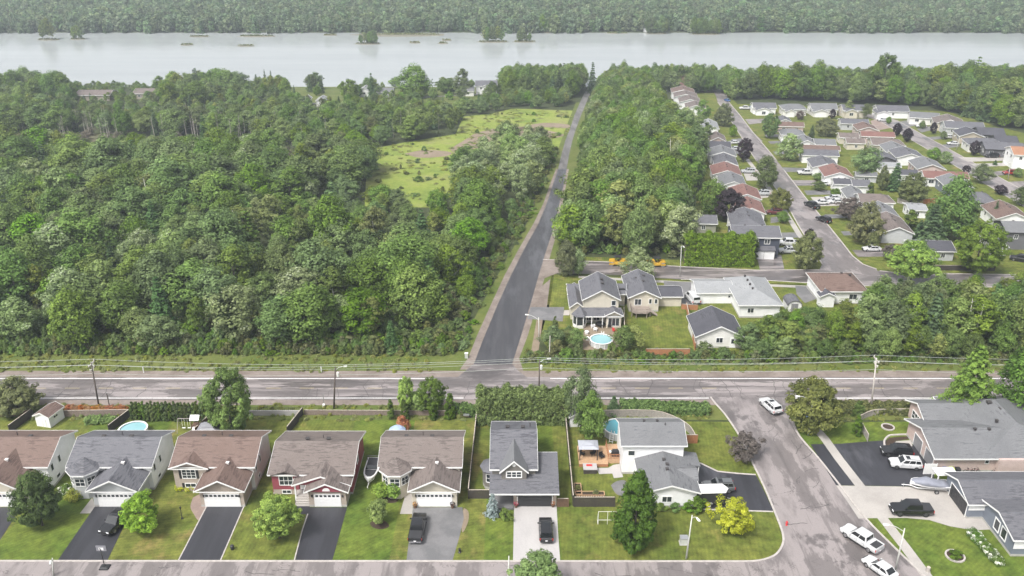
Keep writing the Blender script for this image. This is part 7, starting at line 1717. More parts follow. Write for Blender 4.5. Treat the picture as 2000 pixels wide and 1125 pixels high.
o=thing('barbecue','black barbecue grill on the upper deck by the white wall','barbecue',(deck_p.x+DX1+1.2,deck_p.y+1.9,0.75)); mb=MB(); mb.box(-0.6,0.6,-0.3,0.3,0,0.85); mb.build('cabinet',MATS['plastic_black'],o); mb=MB(); mb.slab([(-0.45,-0.3,0.86),(-0.45,0.3,0.86),(-0.45,0.2,1.15),(-0.45,-0.2,1.15)],(0.9,0,0)); mb.build('lid',MATS['black_metal'],o)
for s in (-1,1): mb=MB(); mb.box(s*0.62-(0.0 if s>0 else 0.3),s*0.62+(0.3 if s>0 else 0.0),-0.28,0.28,0.8,0.85); mb.build('side_shelf',MATS['sign_white'],o)
o=thing('hot_tub','grey square hot tub with red cushion in front of the deck','hot tub',(at(1152,920).x,at(1152,920).y,0)); mb=MB(); mb.box(-1.0,1.0,-0.75,0.75,0,0.75); mb.build('shell',MATS['wood_dark'],o); mb=MB(); mb.box(-1.06,1.06,-0.82,0.82,0.75,0.86); mb.build('cover',MATS['pale_concrete'],o); mb=MB(); mb.box(-0.55,0.35,0.05,0.5,0.86,0.92); mb.build('cushion',MATS['sign_red'],o)
pxs('patio',[(1164,914),(1188,914),(1198,908),(1211,906),(1217,932),(1199,934),(1196,925),(1170,926)],0.02,'pale_concrete')
for k,(sx,sy,w_,d) in enumerate(((1128.5,960,1.0,2.6),(1152,969,4.2,0.9))):
    p=at(sx,sy); o=thing('raised_bed',('low planter of pale wood along the side fence' if k==0 else 'long planter of pale wood with slatted front by the dark fence'),'planter',p); n=int(max(w_,d)/0.35)
    for j in range(n):
        mb=MB()
        if w_>d: x=-w_/2+w_*(j+0.5)/n; mb.box(x-0.1,x+0.1,-d/2-0.03,-d/2,0,0.5)
        else: y=-d/2+d*(j+0.5)/n; mb.box(w_/2,w_/2+0.03,y-0.1,y+0.1,0,0.5)
        mb.build('slat',MATS['wood_new'],o)
    mb=MB(); mb.box(-w_/2,w_/2,-d/2,d/2,0,0.4); mb.build('soil',MATS['mulch'],o); mb=MB(); mb.box(-w_/2-0.05,w_/2+0.05,-d/2-0.06,-d/2+0.05,0.5,0.56); mb.box(-w_/2-0.05,w_/2+0.05,d/2-0.05,d/2+0.06,0.5,0.56); mb.box(-w_/2-0.06,-w_/2+0.06,-d/2+0.05,d/2-0.05,0.5,0.56); mb.box(w_/2-0.06,w_/2+0.06,-d/2+0.05,d/2-0.05,0.5,0.56); mb.build('frame',MATS['wood_new'],o)
    tree('shrub',(p.x+(0.9 if k else 0.0),p.y,0.4),0.7,0.9,'shrub','green plants growing in the '+('long slatted planter' if k else 'side planter'),'plant')
o=thing('ball_goal','white tube frame goal standing on the front lawn','goal',at(1186,1024)); 
for x in (-1.3,0.0,1.3): mb=MB(); mb.tube([(x,0,0),(x,0,2.2)],0.03,6); mb.build('post',MATS['white_metal'],o)
for z in (0.75,2.2): mb=MB(); mb.tube([(-1.3,0,z),(1.3,0,z)],0.028,6); mb.build('crossbar',MATS['white_metal'],o)
mb=MB()
for s in (-1.3,1.3): mb.tube([(s,0,2.2),(s,1.0,0.05),(s,0,0.05)],0.035,6)
mb.build('back_stay',MATS['white_metal'],o)
# umbrella behind the cream house
M('fabric_blue',(0.30,0.38,0.52),0.7,0.05)
o=thing('parasol','pale blue parasol behind the cream bungalow','parasol',at(777,858)); mb=MB(); mb.tube([(0,0,0),(0,0,2.5)],0.035,6); mb.build('pole',MATS['white_metal'],o)
for k in range(8):
    a=[(1.35*math.cos(R(45*k+q)),1.35*math.sin(R(45*k+q)),1.85) for q in (0,22.5,45)]; m_=[(0.75*math.cos(R(45*k+q)),0.75*math.sin(R(45*k+q)),2.32) for q in (0,22.5,45)]
    mb=MB(); mb.add(a+m_+[(0,0,2.5)],[(0,1,4,3),(1,2,5,4),(3,4,6),(4,5,6)]); mb.build('canopy_panel',MATS['fabric_blue'],o)
o=thing('garden_table','white garden table beside the pale blue parasol','table',at(796,856)); mb=MB(); mb.box(-0.8,0.8,-0.45,0.45,0.7,0.76); mb.build('table_top',MATS['plastic_white'],o)
for sx in (-0.7,0.7):
    for sy in (-0.35,0.35): mb=MB(); mb.box(sx-0.04,sx+0.04,sy-0.04,sy+0.04,0,0.7); mb.build('leg',MATS['plastic_white'],o)
# play set
M('awning_green',(0.05,0.24,0.17),0.6,0.05)
pp=at(386,842); o=thing('play_set','wooden play set with green awning, slide and swings by the cedar hedge','play set',pp)
for x in (-0.6,0.6):
    for y in (-0.6,0.6): mb=MB(); mb.box(x-0.06,x+0.06,y-0.06,y+0.06,0,2.6); mb.build('post',MATS['wood_brown'],o)
mb=MB(); mb.box(-0.7,0.7,-0.7,0.7,1.2,1.28); mb.build('platform',MATS['wood_brown'],o)
for s in (-1,1): mb=MB(); mb.slab([(-0.75,s*0.8,2.5),(0.75,s*0.8,2.5),(0.75,0,3.1),(-0.75,0,3.1)],(0,0,0.04)); mb.build('awning',MATS['sign_white' if s<0 else 'awning_green'],o)
mb=MB(); mb.slab([(-0.35,-0.72,1.25),(0.15,-0.72,1.25),(0.0,-2.7,0.15),(-0.5,-2.7,0.15)],(0,0,0.06)); mb.build('slide',MATS['plastic_white'],o)
mb=MB(); mb.tube([(-0.6,0.2,2.3),(-3.0,0.2,2.3)],0.06,6); mb.tube([(-3.0,0.2,2.3),(-3.1,-0.8,0)],0.05,6); mb.tube([(-3.0,0.2,2.3),(-3.1,1.2,0)],0.05,6); mb.build('swing_beam',MATS['wood_grey'],o)
for x in (-1.3,-2.2):
    mb=MB()
    for s in (-0.2,0.2): mb.tube([(x+s,0.2,2.3),(x+s,0.1,0.6)],0.02,4)
    mb.build('swing_rope',MATS['white_metal'],o); mb=MB(); mb.box(x-0.26,x+0.26,-0.02,0.2,0.55,0.62); mb.build('swing_seat',MATS['sign_white'],o)
# basketball hoop at the kerb
p=at(205,1109); o=thing('basketball_hoop','portable basketball hoop at the kerb, bottom left','basketball hoop',p)
mb=MB(); mb.loft([[(x*s,y*s,z) for x,y in ((-0.6,-0.5),(0.6,-0.5),(0.6,0.5),(-0.6,0.5))] for s,z in ((1,0.02),(0.95,0.2),(0.5,0.3))]); mb.build('base',MATS['plastic_black'],o)
mb=MB(); mb.tube([(0,0,0.2),(0,0,2.3),(-0.25,0.3,3.0)],0.06,8); mb.build('pole',MATS['black_metal'],o); mb=MB(); mb.box(-0.75,0.55,0.32,0.37,2.5,3.35); bk=mb.build('backboard',MATS['gazebo_dark'],o)
mb=MB(); mb.box(-0.4,0.2,0.3,0.318,2.65,3.05); mb.build('target',MATS['sign_white'],bk); mb=MB(); mb.lathe([(0.23,0),(0.25,0.02),(0.23,0.04),(0.21,0.02)],(-0.1,0.65,2.65),12); mb.build('ring',MATS['sign_red'],bk)
# small street things
def simple(name,label,cat,px_,py_,builds):
    o=thing(name,label,cat,at(px_,py_))
    for nm,m,fn in builds: mb=MB(); fn(mb); mb.build(nm,MATS[m],o)
    return o
simple('fire_hydrant','red fire hydrant on the kerb of the corner lawn','hydrant',1536,1026,[('body','sign_red',lambda b:b.lathe([(0.16,0),(0.16,0.08),(0.11,0.1),(0.11,0.55),(0.14,0.58),(0.1,0.72),(0.03,0.76)],(0,0,0),10)),('nozzle','sign_red',lambda b:b.tube([(-0.2,0,0.42),(0.2,0,0.42)],0.06,8))])
M('box_grey',(0.42,0.43,0.40),0.6,0.08)
simple('utility_box','grey utility box on the lawn of the white corner house','utility box',1335,1061,[('cabinet','box_grey',lambda b:b.box(-0.5,0.5,-0.4,0.4,0,1.0)),('lid','metal_grey',lambda b:b.box(-0.54,0.54,-0.44,0.44,1.0,1.08)),('base','foundation',lambda b:b.box(-0.6,0.6,-0.5,0.5,-0.05,0.08))])
simple('utility_box','pale utility pedestal on the verge left of the forest road','utility box',911,699,[('cabinet','box_grey',lambda b:b.box(-0.3,0.3,-0.25,0.25,0,1.0)),('lid','sign_white',lambda b:b.box(-0.33,0.33,-0.28,0.28,1.0,1.06))])
simple('utility_box','white meter post on the verge above the low fence','utility box',633,796,[('cabinet','sign_white',lambda b:b.box(-0.2,0.2,-0.15,0.15,0.0,0.7)),('pole','metal_grey',lambda b:b.tube([(0,0.2,0),(0,0.2,2.6)],0.05,6))])
simple('garden_lamp','black garden lamp post on the lawn of the brick bungalow','lamp',356,1013,[('pole','black_metal',lambda b:b.tube([(0,0,0),(0,0,1.7)],0.05,6)),('base','black_metal',lambda b:b.lathe([(0.2,0),(0.18,0.12),(0.07,0.3)],(0,0,0),8)),('lantern','plastic_black',lambda b:b.lathe([(0.07,1.7),(0.15,1.95),(0.05,2.1)],(0,0,0),6))])
simple('garden_lamp','small black lantern on the lawn left of the concrete drive','lamp',898,1079,[('base','black_metal',lambda b:b.lathe([(0.25,0),(0.2,0.1),(0.08,0.2)],(0,0,0),8)),('lantern','plastic_black',lambda b:b.lathe([(0.12,0.2),(0.18,0.6),(0.06,0.8)],(0,0,0),6))])
simple('litter_bin','small dark bin on the lawn left of the black drive of the red house','bin',454,1073,[('body','plastic_black',lambda b:b.lathe([(0.22,0),(0.27,0.6)],(0,0,0),10)),('lid','black_metal',lambda b:b.lathe([(0.29,0.6),(0.2,0.7),(0.02,0.74)],(0,0,0),10))])
simple('tree_stump','grey weathered tree stump on the lawn at the lower right','stump',1812,1116,[('body','wood_grey',lambda b:b.lathe([(0.36,0),(0.27,0.15),(0.24,0.7)],(0,0,0),10)),('top','wood_cap',lambda b:b.lathe([(0.235,0.7),(0.23,0.72)],(0,0,0),10))])
def ring_bed(label,px_,py_,r,fill):
    o=thing('flower_ring',label,'flower bed',at(px_,py_)); n=18
    for k in range(n): q=2*math.pi*k/n; b=MB(); b.cbox((r*math.cos(q),r*math.sin(q),0.1),(0.22,2*math.pi*r/n*0.92,0.22),q); b.build('stone',MATS['kerb_concrete'],o)
    b=MB(); b.lathe([(r-0.12,0.03),(r-0.12,0.1),(0.02,0.13)],(0,0,0),14); b.build('soil',MATS[fill],o)
ring_bed('round stone ring with dark soil on the bright lawn of the brick house',1734,835,0.95,'mulch')
ring_bed('round stone ring with plants on the lawn at the lower right',1865,1087,1.15,'mulch')
p=at(1865,1087); tree('shrub',(p.x,p.y,0.1),0.7,1.7,'shrub','low green plants inside the stone ring','plant')
kerb('bed_edging',smooth_line(px2([(1728,874),(1727,862),(1736,852),(1750,850),(1780,849)]),4),0.3,0.18,MATS['kerb_concrete'])
pxs('mulch_bed',[(1731,872),(1730,862),(1738,855),(1780,852),(1780,857),(1748,862),(1742,872)],0.04,'mulch'); pxs('garden_path',[(1746,872),(1750,862),(1780,860),(1782,872)],0.045,'concrete')
pxs('mulch_bed',[(1778,806),(1800,806),(1803,830),(1788,828)],0.03,'red_mulch'); pxs('mulch_bed',[(1786,838),(1800,833),(1806,842),(1796,850)],0.035,'mulch',True)
pxs('mulch_bed',[(1193,948),(1205,940),(1222,940),(1225,965),(1205,966)],0.03,'grey_drive',True)
# bins and bicycles along the brick wall
for px_,m,lb in ((1843,'car_blue','blue wheeled bin by the brick wall'),(1856,'machine_lime','lime green wheeled bin between blue and black bin'),(1868,'plastic_black','black wheeled bin right of the lime one')):
    if m=='machine_lime': M('machine_lime',(0.42,0.6,0.03),0.5,0.05)
    p=at(px_,925); p=Vector((p.x,109.45,0)); o=thing('wheeled_bin',lb,'bin',p); b=MB(); b.loft([[(x*s,y*s,z) for x,y in ((-0.3,-0.35),(0.3,-0.35),(0.3,0.35),(-0.3,0.35))] for s,z in ((0.82,0.08),(1,1.0))]); b.build('body',MATS[m],o); b=MB(); b.slab([(-0.32,-0.4,1.0),(-0.32,0.37,1.0),(-0.32,0.37,1.1),(-0.32,-0.3,1.1)],(0.64,0,0)); b.build('lid',MATS[m],o)
    for s in (-1,1): b=MB(); b.tube([(s*0.24,0.36,0.12),(s*0.31,0.36,0.12)],0.12,10); b.build('wheel',MATS['tyre'],o)
def bicycle(label,px_):
    x=at(px_,918).x; o=thing('bicycle',label,'bicycle',(x,109.55,0),R(FN.uniform(-12,12)))
    for c in (-0.52,0.52):
        b=MB(); n=14; b.loft([[(c+rr*math.cos(2*math.pi*k/n),yy,0.34+rr*math.sin(2*math.pi*k/n)) for k in range(n)] for rr,yy in ((0.34,-0.025),(0.34,0.025),(0.28,0.02),(0.28,-0.02),(0.34,-0.025))],False); w_=b.build('wheel',MATS['tyre'],o)
        b=MB(); b.tube([(c,-0.05,0.34),(c,0.05,0.34)],0.04,6); b.build('hub',MATS['metal_grey'],w_)
    b=MB(); b.tube([(-0.52,0,0.34),(-0.05,0,0.3),(0.4,0,0.8)],0.025,5); b.tube([(-0.52,0,0.34),(-0.2,0,0.82),(0.4,0,0.8)],0.025,5); b.tube([(-0.05,0,0.3),(-0.25,0,0.95)],0.025,5); b.tube([(0.52,0,0.34),(0.36,0,0.98)],0.025,5); b.build('frame',MATS['car_maroon'],o)
    b=MB(); b.cbox((-0.25,0,0.98),(0.26,0.14,0.06)); b.build('saddle',MATS['plastic_black'],o); b=MB(); b.tube([(0.3,-0.28,1.0),(0.38,0,1.0),(0.3,0.28,1.0)],0.02,5); b.build('handlebar',MATS['black_metal'],o)
for px_,lb in ((1886,'bicycle leaning on the brick wall, next to the black bin'),(1898,'bicycle leaning on the brick wall, middle of three'),(1940,'bicycle standing apart on the brick wall, right one')): bicycle(lb,px_)
# terrace behind the turret house
pxs('patio',[(1140,634),(1212,634),(1215,684),(1138,684)],0.02,'bare_earth')
for px_,py_,rot,m,lb in ((1158,640,200,'plastic_white','white cushioned chair on the terrace near the turret'),(1163,646,160,'plastic_white','white covered chair on the terrace before the pool'),(1190,640,180,'plastic_black','dark chair under the porch roof of the terrace'),(1200,648,120,'sign_red','reddish sun chair on the terrace')): lounge(lb,at(px_,py_),rot,m)
o=thing('garden_table','dark round table on the terrace of the turret house','table',at(1172,638)); b=MB(); b.lathe([(0.95,0.7),(0.95,0.76),(0.02,0.78)],(0,0,0),18); b.build('table_top',MATS['plastic_black'],o); b=MB(); b.tube([(0,0,0),(0,0,0.7)],0.08,8); b.build('leg',MATS['black_metal'],o)
for px_,py_,lb in ((1146,652,'white tub at the pool side, upper of two'),(1147,664,'white tub at the pool side, lower of two')):
    simple('storage_tub',lb,'tub',px_,py_,[('body','plastic_white',lambda b:b.lathe([(0.35,0),(0.42,0.55)],(0,0,0),12)),('lid','sign_white',lambda b:b.lathe([(0.45,0.55),(0.4,0.62),(0.02,0.66)],(0,0,0),12))])
# pots by the garages
def pot(label,px_,py_,flower):
    o=thing('flower_pot',label,'flower pot',at(px_,py_)); b=MB(); b.lathe([(0.2,0),(0.28,0.45),(0.3,0.5)],(0,0,0),10); b.build('pot',MATS['wood_brown'],o)
    rs=np.random.RandomState(int(px_)); n=90; d=rs.normal(size=(n,3)); d/=np.linalg.norm(d,axis=1,keepdims=True); me=leaf_mesh('flowers',MATS[flower],d*np.array([0.38,0.38,0.3])+np.array([0,0,0.72]),d,np.full(n,0.09),rs.uniform(0,1,n),1.0,3); link('flowers',me,o)
leaf_mat('flower_red',(0.3,0.03,0.06),(0.6,0.1,0.16),0.01,0.1)
pot('flower pot left of the black garage door',1008,991,'flower_red'); pot('flower pot right of the black garage door',1080,990,'leaf_rust'); pot('dark flower pot left of the garage of the cream bungalow',811,992,'leaf_rust'); pot('dark flower pot right of the garage of the cream bungalow',884,992,'leaf_purple')
simple('wheelbarrow','cluttered garden tools by the fence end behind the cream house','garden tools',911,816,[('tray','metal_grey',lambda b:b.loft([[(x*s,y*s,z) for x,y in ((-0.5,-0.35),(0.5,-0.35),(0.5,0.35),(-0.5,0.35))] for s,z in ((0.6,0.35),(1,0.65))])),('wheel','tyre',lambda b:b.tube([(0.65,-0.06,0.2),(0.65,0.06,0.2)],0.2,12)),('handle','wood_brown',lambda b:(b.tube([(0.6,0.2,0.25),(-1.0,0.3,0.6)],0.03,5),b.tube([(0.6,-0.2,0.25),(-1.0,-0.3,0.6)],0.03,5)))])
# ------------------------------------------------------------------ trees, hedges and shrubs one can tell apart
T = tree_px
T('deep',83,1026,924,84,'maple_tree','full dark green maple on the lawn between the first two black drives',var=0)
T('bright',280,1040,972,70,'maple_tree','round light green young tree beside the parked black pickup, left lawn',var=0)
T('bright',546,1052,974,80,'maple_tree','round light green tree on the lawn left of the red house drive',var=1)
T('round',455,850,726,90,'maple_tree','big rounded green tree behind the brown bungalow',var=0)
T('bright',740,1024,977,34,'shrub','small bright bush tree in a mulch circle before the cream bungalow','shrub',var=0)
T('bright',747,974,945,32,'shrub','left of two bright green bushes under the bay of the cream bungalow','shrub',var=1)
T('bright',769,974,944,30,'shrub','right of two bright green bushes under the bay of the cream bungalow','shrub',var=0)
T('tall',1238,1064,918,86,'linden_tree','tall dense pointed tree on the lawn before the white corner house')
T('lime',1429,1042,979,66,'maple_tree','yellow-leaved small tree by the corner house driveway')
T('bronze',1451,896,848,64,'ornamental_tree','small purple-brown tree on the corner lawn by the side street')
T('olive',1580,838,745,104,'lilac_tree','broad olive green bush-like tree behind the street lamp with stop sign',var=0)
T('locust',1884,815,668,128,'locust_tree','feathery bright green tree behind the brick house roof')
T('maple',1984,815,684,100,'maple_tree','leafy green tree at the right edge above the brick house',var=2)
T('olive',36,806,745,92,'lilac_tree','brownish olive shrub tree at the left edge by the main road',var=1)
T('bright',794,806,738,34,'ornamental_tree','slim bright tree behind the low fence, leftmost of three',var=0)
T('bright',819,806,765,40,'ornamental_tree','low round bright tree behind the low fence, middle of three',var=1)
T('round',844,806,740,52,'ornamental_tree','taller round green tree behind the low fence, rightmost of three',var=1)
T('cedar',764,818,780,13,'cedar','narrow dark cedar before the low fence, first from the left','cedar')
T('cedar',792,818,776,16,'cedar','narrow dark cedar before the low fence, second from the left','cedar')
T('cedar',847,817,782,18,'cedar','dark green cedar before the low fence, third from the left','cedar')
T('cedar',879,817,768,19,'cedar','cedar with yellowish top before the low fence, rightmost','cedar')
T('rust',788,846,812,26,'shrub','small reddish brown conifer behind the pale blue parasol','shrub')
T('ash',1134,845,712,48,'ornamental_tree','tall loose tree at the end of the big hedge',var=1)
T('ash',1152,868,768,56,'ornamental_tree','grey-green tree in the corner house back garden with visible trunk',var=0)
T('spruce',1198,808,772,34,'spruce_tree','small blue-green spruce behind the curved fence')
T('fresh',1052,1172,1086,98,'maple_tree','bright treetop rising from the bottom edge',var=0)
T('cedar',1676,814,784,20,'cedar','pointed cedar at the curved fence corner, upper of two','cedar')
T('cedar',1673,848,812,18,'cedar','pointed cedar by the brick house lawn, lower of two','cedar')
T('blue',962,1006,962,38,'spruce_tree','small blue spruce in the bed before the dormer house')
T('shrub',987,1014,996,26,'shrub','low round shrub beside the blue spruce','shrub',var=0)
T('flower',131,962,948,30,'shrub','white flowering bush by the bay of the white bungalow','shrub')
T('limebush',146,976,954,30,'shrub','yellow-green bush at the bay of the white bungalow','shrub')
T('shrub',168,964,946,34,'shrub','dark green shrub between bay and garage of the white bungalow','shrub',var=1)
T('limebush',353,956,944,20,'shrub','left yellow bush under the black-shuttered window','shrub')
T('limebush',372,956,944,20,'shrub','right yellow bush under the black-shuttered window','shrub')
for k,px_ in enumerate((1290,1318,1342)): T('shrub',px_,996,984,20,'shrub',('first','second','third')[k]+' small dark shrub from the left along the white garage wall','shrub',var=1)
T('shrub',1360,998,972,30,'shrub','dark leafy shrub behind the cargo trailer wheel','shrub',var=1)
for k in range(7):
    px_=1900+k*8; T('flower',px_,1046+k*9,1036+k*9-2,26,'shrub','white hydrangea along the blue-grey house front, %s from the top' % ORD[k],'shrub','white hydrangeas by the blue-grey house')
# rows
for k in range(21):
    px_=263+k*7.4; T('cedar',px_,821,785+FN.uniform(-2,2),12.5,'cedar',('dark clipped cedar of the hedge row, %s from the left' % (ORD+['11th','12th','13th','14th','15th','16th','17th','18th','19th','20th','21st'])[k]),'cedar','cedars of the hedge row at the left')
for k in range(16):
    px_=130+k*7.6; T('rust',px_,803,791+FN.uniform(-2,2),15,'shrub',('orange-brown shrub behind the brown fence, %s from the left' % (ORD+['11th','12th','13th','14th','15th','16th'])[k]),'shrub','orange shrubs behind the brown fence')
def hedge(label, a, b, h, d, mat, seed, cat='hedge'):
    """a dense hedge from a to b: leafy tufts over a twiggy core"""
    a=Vector(a[:2]); b=Vector(b[:2]); L=(b-a).length; t=(b-a)/L; rs=np.random.RandomState(seed)
    o=thing('hedge',label,cat,(a.x,a.y,g(a.y)),math.atan2(t.y,t.x)); q=0.5 if h > 1.6 else 0.34
    n=int(L*(h*2+d)*4.2/q); Cs=[];Ns=[];Ts=[];Sz=[]; ph=rs.uniform(0,6.28,6)
    for i in range(n):
        u=rs.uniform(0,L); side=rs.uniform(0,2*h+d); top=h*(1+0.07*math.sin(u*1.3+ph[0])+0.06*math.sin(u*3.1+ph[1]))+rs.normal()*0.1
        if side < h: p=(u,-d/2+0.25+rs.normal()*0.16,side); nb=(0,-0.8,0.5)
        elif side < h+d: p=(u,side-h-d/2,top); nb=(0,0,1)
        else: p=(u,d/2-0.25+rs.normal()*0.16,2*h+d-side); nb=(0,0.8,0.5)
        m=26; dd=rs.normal(size=(m,3)); dd/=np.linalg.norm(dd,axis=1,keepdims=True)
        P=np.array(p)+dd*q*rs.uniform(0.3,1,m)[:,None]*rs.uniform(0.7,1.3); P[:,2]=np.clip(P[:,2],0.05,None)
        Cs.append(P); Ns.append(dd*0.9+np.array(nb)+rs.normal(size=(m,3))*0.3); Ts.append(0.45+rs.normal()*0.13+rs.normal(size=m)*0.18); Sz.append(0.16*rs.uniform(0.6,1.25,m))
    link('foliage',leaf_mesh('foliage',mat,np.concatenate(Cs),np.concatenate(Ns),np.concatenate(Sz),np.concatenate(Ts),1.4,seed),o)
    mb=MB(); mb.box(0.1,L-0.1,-d/2+0.35,d/2-0.35,0,h-0.4); mb.build('inner_twigs',MATS['bark_brown'],o)
    return o
hp=at(934,826); hedge('big dense dark hedge behind the dormer house',at(934,822),at(1110,822),height_at(hp,768)*0.97,3.0,MATS['leaf_hedge'],5)
hp=at(1336,514); hedge('tall clipped green hedge along the cross street',at(1335,515),at(1466,517),height_at(hp,458)*0.95,4.0,MATS['leaf_maple'],9)
hedge('overgrown flowering bank on the verge above the curved fence',at(1212,800),at(1384,806),1.2,2.6,MATS['leaf_ash'],11)
hedge('rough green bank on the verge right of the side street',at(1610,800),at(1800,803),0.9,3.0,MATS['leaf_olive'],12)
hedge('leafy bank of shrubs left of the big hedge',at(884,806),at(936,812),1.5,1.6,MATS['leaf_ash'],13)
hedge('low garden plants along the brown fence at the left',at(168,826),at(228,824),0.8,1.4,MATS['leaf_ash'],14)
# beyond the main road
T('olive',1105,538,472,46,'ornamental_tree','olive round tree at the corner of the cross street, left of a pair',var=0)
T('silver',1130,538,488,26,'ornamental_tree','pale small tree right beside the olive one at the cross street corner',var=0)
T('silver',1246,545,486,58,'ornamental_tree','grey-green round tree between the two road rollers',var=1)
T('cedar',1084,656,618,12,'cedar','single dark cedar by the short grey drive','cedar')
T('cedar',1465,506,455,28,'cedar','tall cedar in front of the navy house','cedar')
T('olive',1572,524,456,56,'ornamental_tree','dark reddish-topped tree at the corner of the navy house',var=1)
T('purple',1578,478,448,20,'shrub','dark red shrub behind the corner tree','shrub')
T('round',1904,534,436,88,'maple_tree','big egg-shaped dense green tree at the cross street',var=1)
T('bright',1778,550,474,84,'maple_tree','bright leafy tree in front of the dark fence',var=0)
T('olive',1688,476,400,66,'ornamental_tree','olive conifer-like tree at the long street corner',var=1)
T('bronze',1656,428,386,52,'ornamental_tree','brownish spreading tree by the concrete drive')
T('olive',1703,488,455,22,'shrub','dark shrub at the foot of the olive tree','shrub')
T('bronze',1737,506,478,34,'shrub','dark red-brown bush by the white car at the cross street','shrub')
for k,(px_,py_,ty,w_,kd,nm,lb) in enumerate((
 (1388,424,350,56,'maple','maple_tree','dark green tree at the wood edge left of the purple tree'),
 (1422,432,372,52,'purple','purple_maple_tree','dark purple tree in the backyard by the olive-walled shed'),
 (1452,316,272,30,'purple','purple_maple_tree','dark purple tree on the left street side beside parked cars'),
 (1493,368,304,48,'maple','maple_tree','green street tree in front of the pale gabled house, left side'),
 (1411,246,204,38,'olive','street_tree','rounded olive street tree near the four white gables'),
 (1431,268,244,16,'maple','street_tree','small green tree just below the rounded olive one'),
 (1522,412,370,46,'olive','street_tree','low round tree above the dark red car'),
 (1528,436,412,24,'ash','street_tree','small grey-green tree below the dark red car'),
 (1503,270,222,32,'round','street_tree','dense egg-shaped tree on the right street side, upper'),
 (1540,314,262,44,'silver','street_tree','spreading pale street tree on the right street side, lower'),
 (1366,282,226,46,'ash','street_tree','dark rounded tree at the wood edge by the pale sloping roof'),
 (1372,238,196,30,'ash','street_tree','smaller tree at the wood edge under the white gables'),
 (1584,272,242,18,'spruce','spruce_tree','dark spruce between bluish hall and the light grey house'),
 (1612,266,232,44,'olive','street_tree','olive bushy tree above the bluish hall-like house'),
 (1598,352,338,22,'maple','shrub','green bush under the red-brown gable, upper of two'),
 (1598,372,354,26,'ash','shrub','green bush under the red-brown gable, lower of two'),
 (1631,382,368,20,'maple','shrub','round bush at the white block with the black roof'),
 (1745,372,316,40,'spruce','spruce_tree','pointed dark spruce in the middle backyards'),
 (1778,398,342,58,'olive','willow_tree','wide bushy tree in the middle backyards'),
 (1690,350,286,52,'ash','backyard_tree','grey-green tree beside the dark slate-walled building'),
 (1722,372,326,22,'olive','backyard_tree','thin olive tree in the middle backyards'),
 (1698,384,356,14,'cedar','cedar','cedar by the garage with dark grey roof'),
 (1775,448,410,26,'cedar','cedar','dark cedar column beside the white hut'),
 (1850,466,352,92,'maple','maple_tree','large bright green tree behind the egg-shaped one'),
 (1814,478,396,72,'spruce','spruce_tree','broad blue-green spruce left of the big bright tree'),
 (1792,474,428,32,'spruce','spruce_tree','smaller dark conifer at the brown-grey gable'),
 (1940,434,390,20,'spruce','spruce_tree','narrow spruce beside the brown-roofed white house'),
 (1884,470,398,60,'ash','backyard_tree','grey-green tree to the right of the big bright tree'),
 (1750,266,242,18,'purple','purple_maple_tree','dark purple tree by the second street, left of two'),
 (1770,278,252,20,'purple','purple_maple_tree','dark purple tree by the second street, right of two'),
 (1823,314,288,26,'maple','street_tree','round green tree on the near side of the second street'),
 (1846,320,296,24,'silver','street_tree','light spreading tree just right of the round one, second street'),
 (1915,358,320,38,'ash','street_tree','dark leafy tree at the second street, biggest there'),
 (1886,340,324,16,'purple','shrub','dark red bush by the long dull red roof'),
 (1953,380,362,24,'purple','shrub','dark purple bush near the lower second street'),
 (1901,304,276,20,'purple','purple_maple_tree','dark purple tree before the long slate-walled house'),
 (1943,322,312,11,'spruce','spruce_tree','tiny spruce on the lawn beyond the second street'),
 (1986,346,328,18,'maple','street_tree','small green tree in front of the white two-storey house'),
 (1655,228,196,20,'birch','birch_tree','birch beside the cream house with tall windows'),
 (1690,232,202,20,'birch','birch_tree','drooping birch with white trunk between back row houses'),
 (1822,262,240,14,'purple','street_tree','dark tree before the angled cream house, left of two'),
 (1841,272,256,14,'ash','street_tree','dark tree by the drive of the beige gable'),
 (1625,232,214,14,'purple','shrub','dark red bush in front of the grey gabled back row house'),
 (1562,234,216,18,'bronze','shrub','brown-red bush before the grey hipped back row house'),
 (1801,252,236,12,'maple','street_tree','small round tree in front of the angled pale house'),
 (1735,242,228,12,'maple','shrub','small dark shrub by the white car at the loop'),
 (1995,402,366,40,'ash','street_tree','dark tree cut by the right edge near the second street'),
 (1838,490,468,14,'cedar','cedar','little cedar by the black-roofed bungalow'))):
    T(kd,px_,py_,ty,w_,nm,lb,'shrub' if nm=='shrub' else ('cedar' if nm=='cedar' else 'tree'))
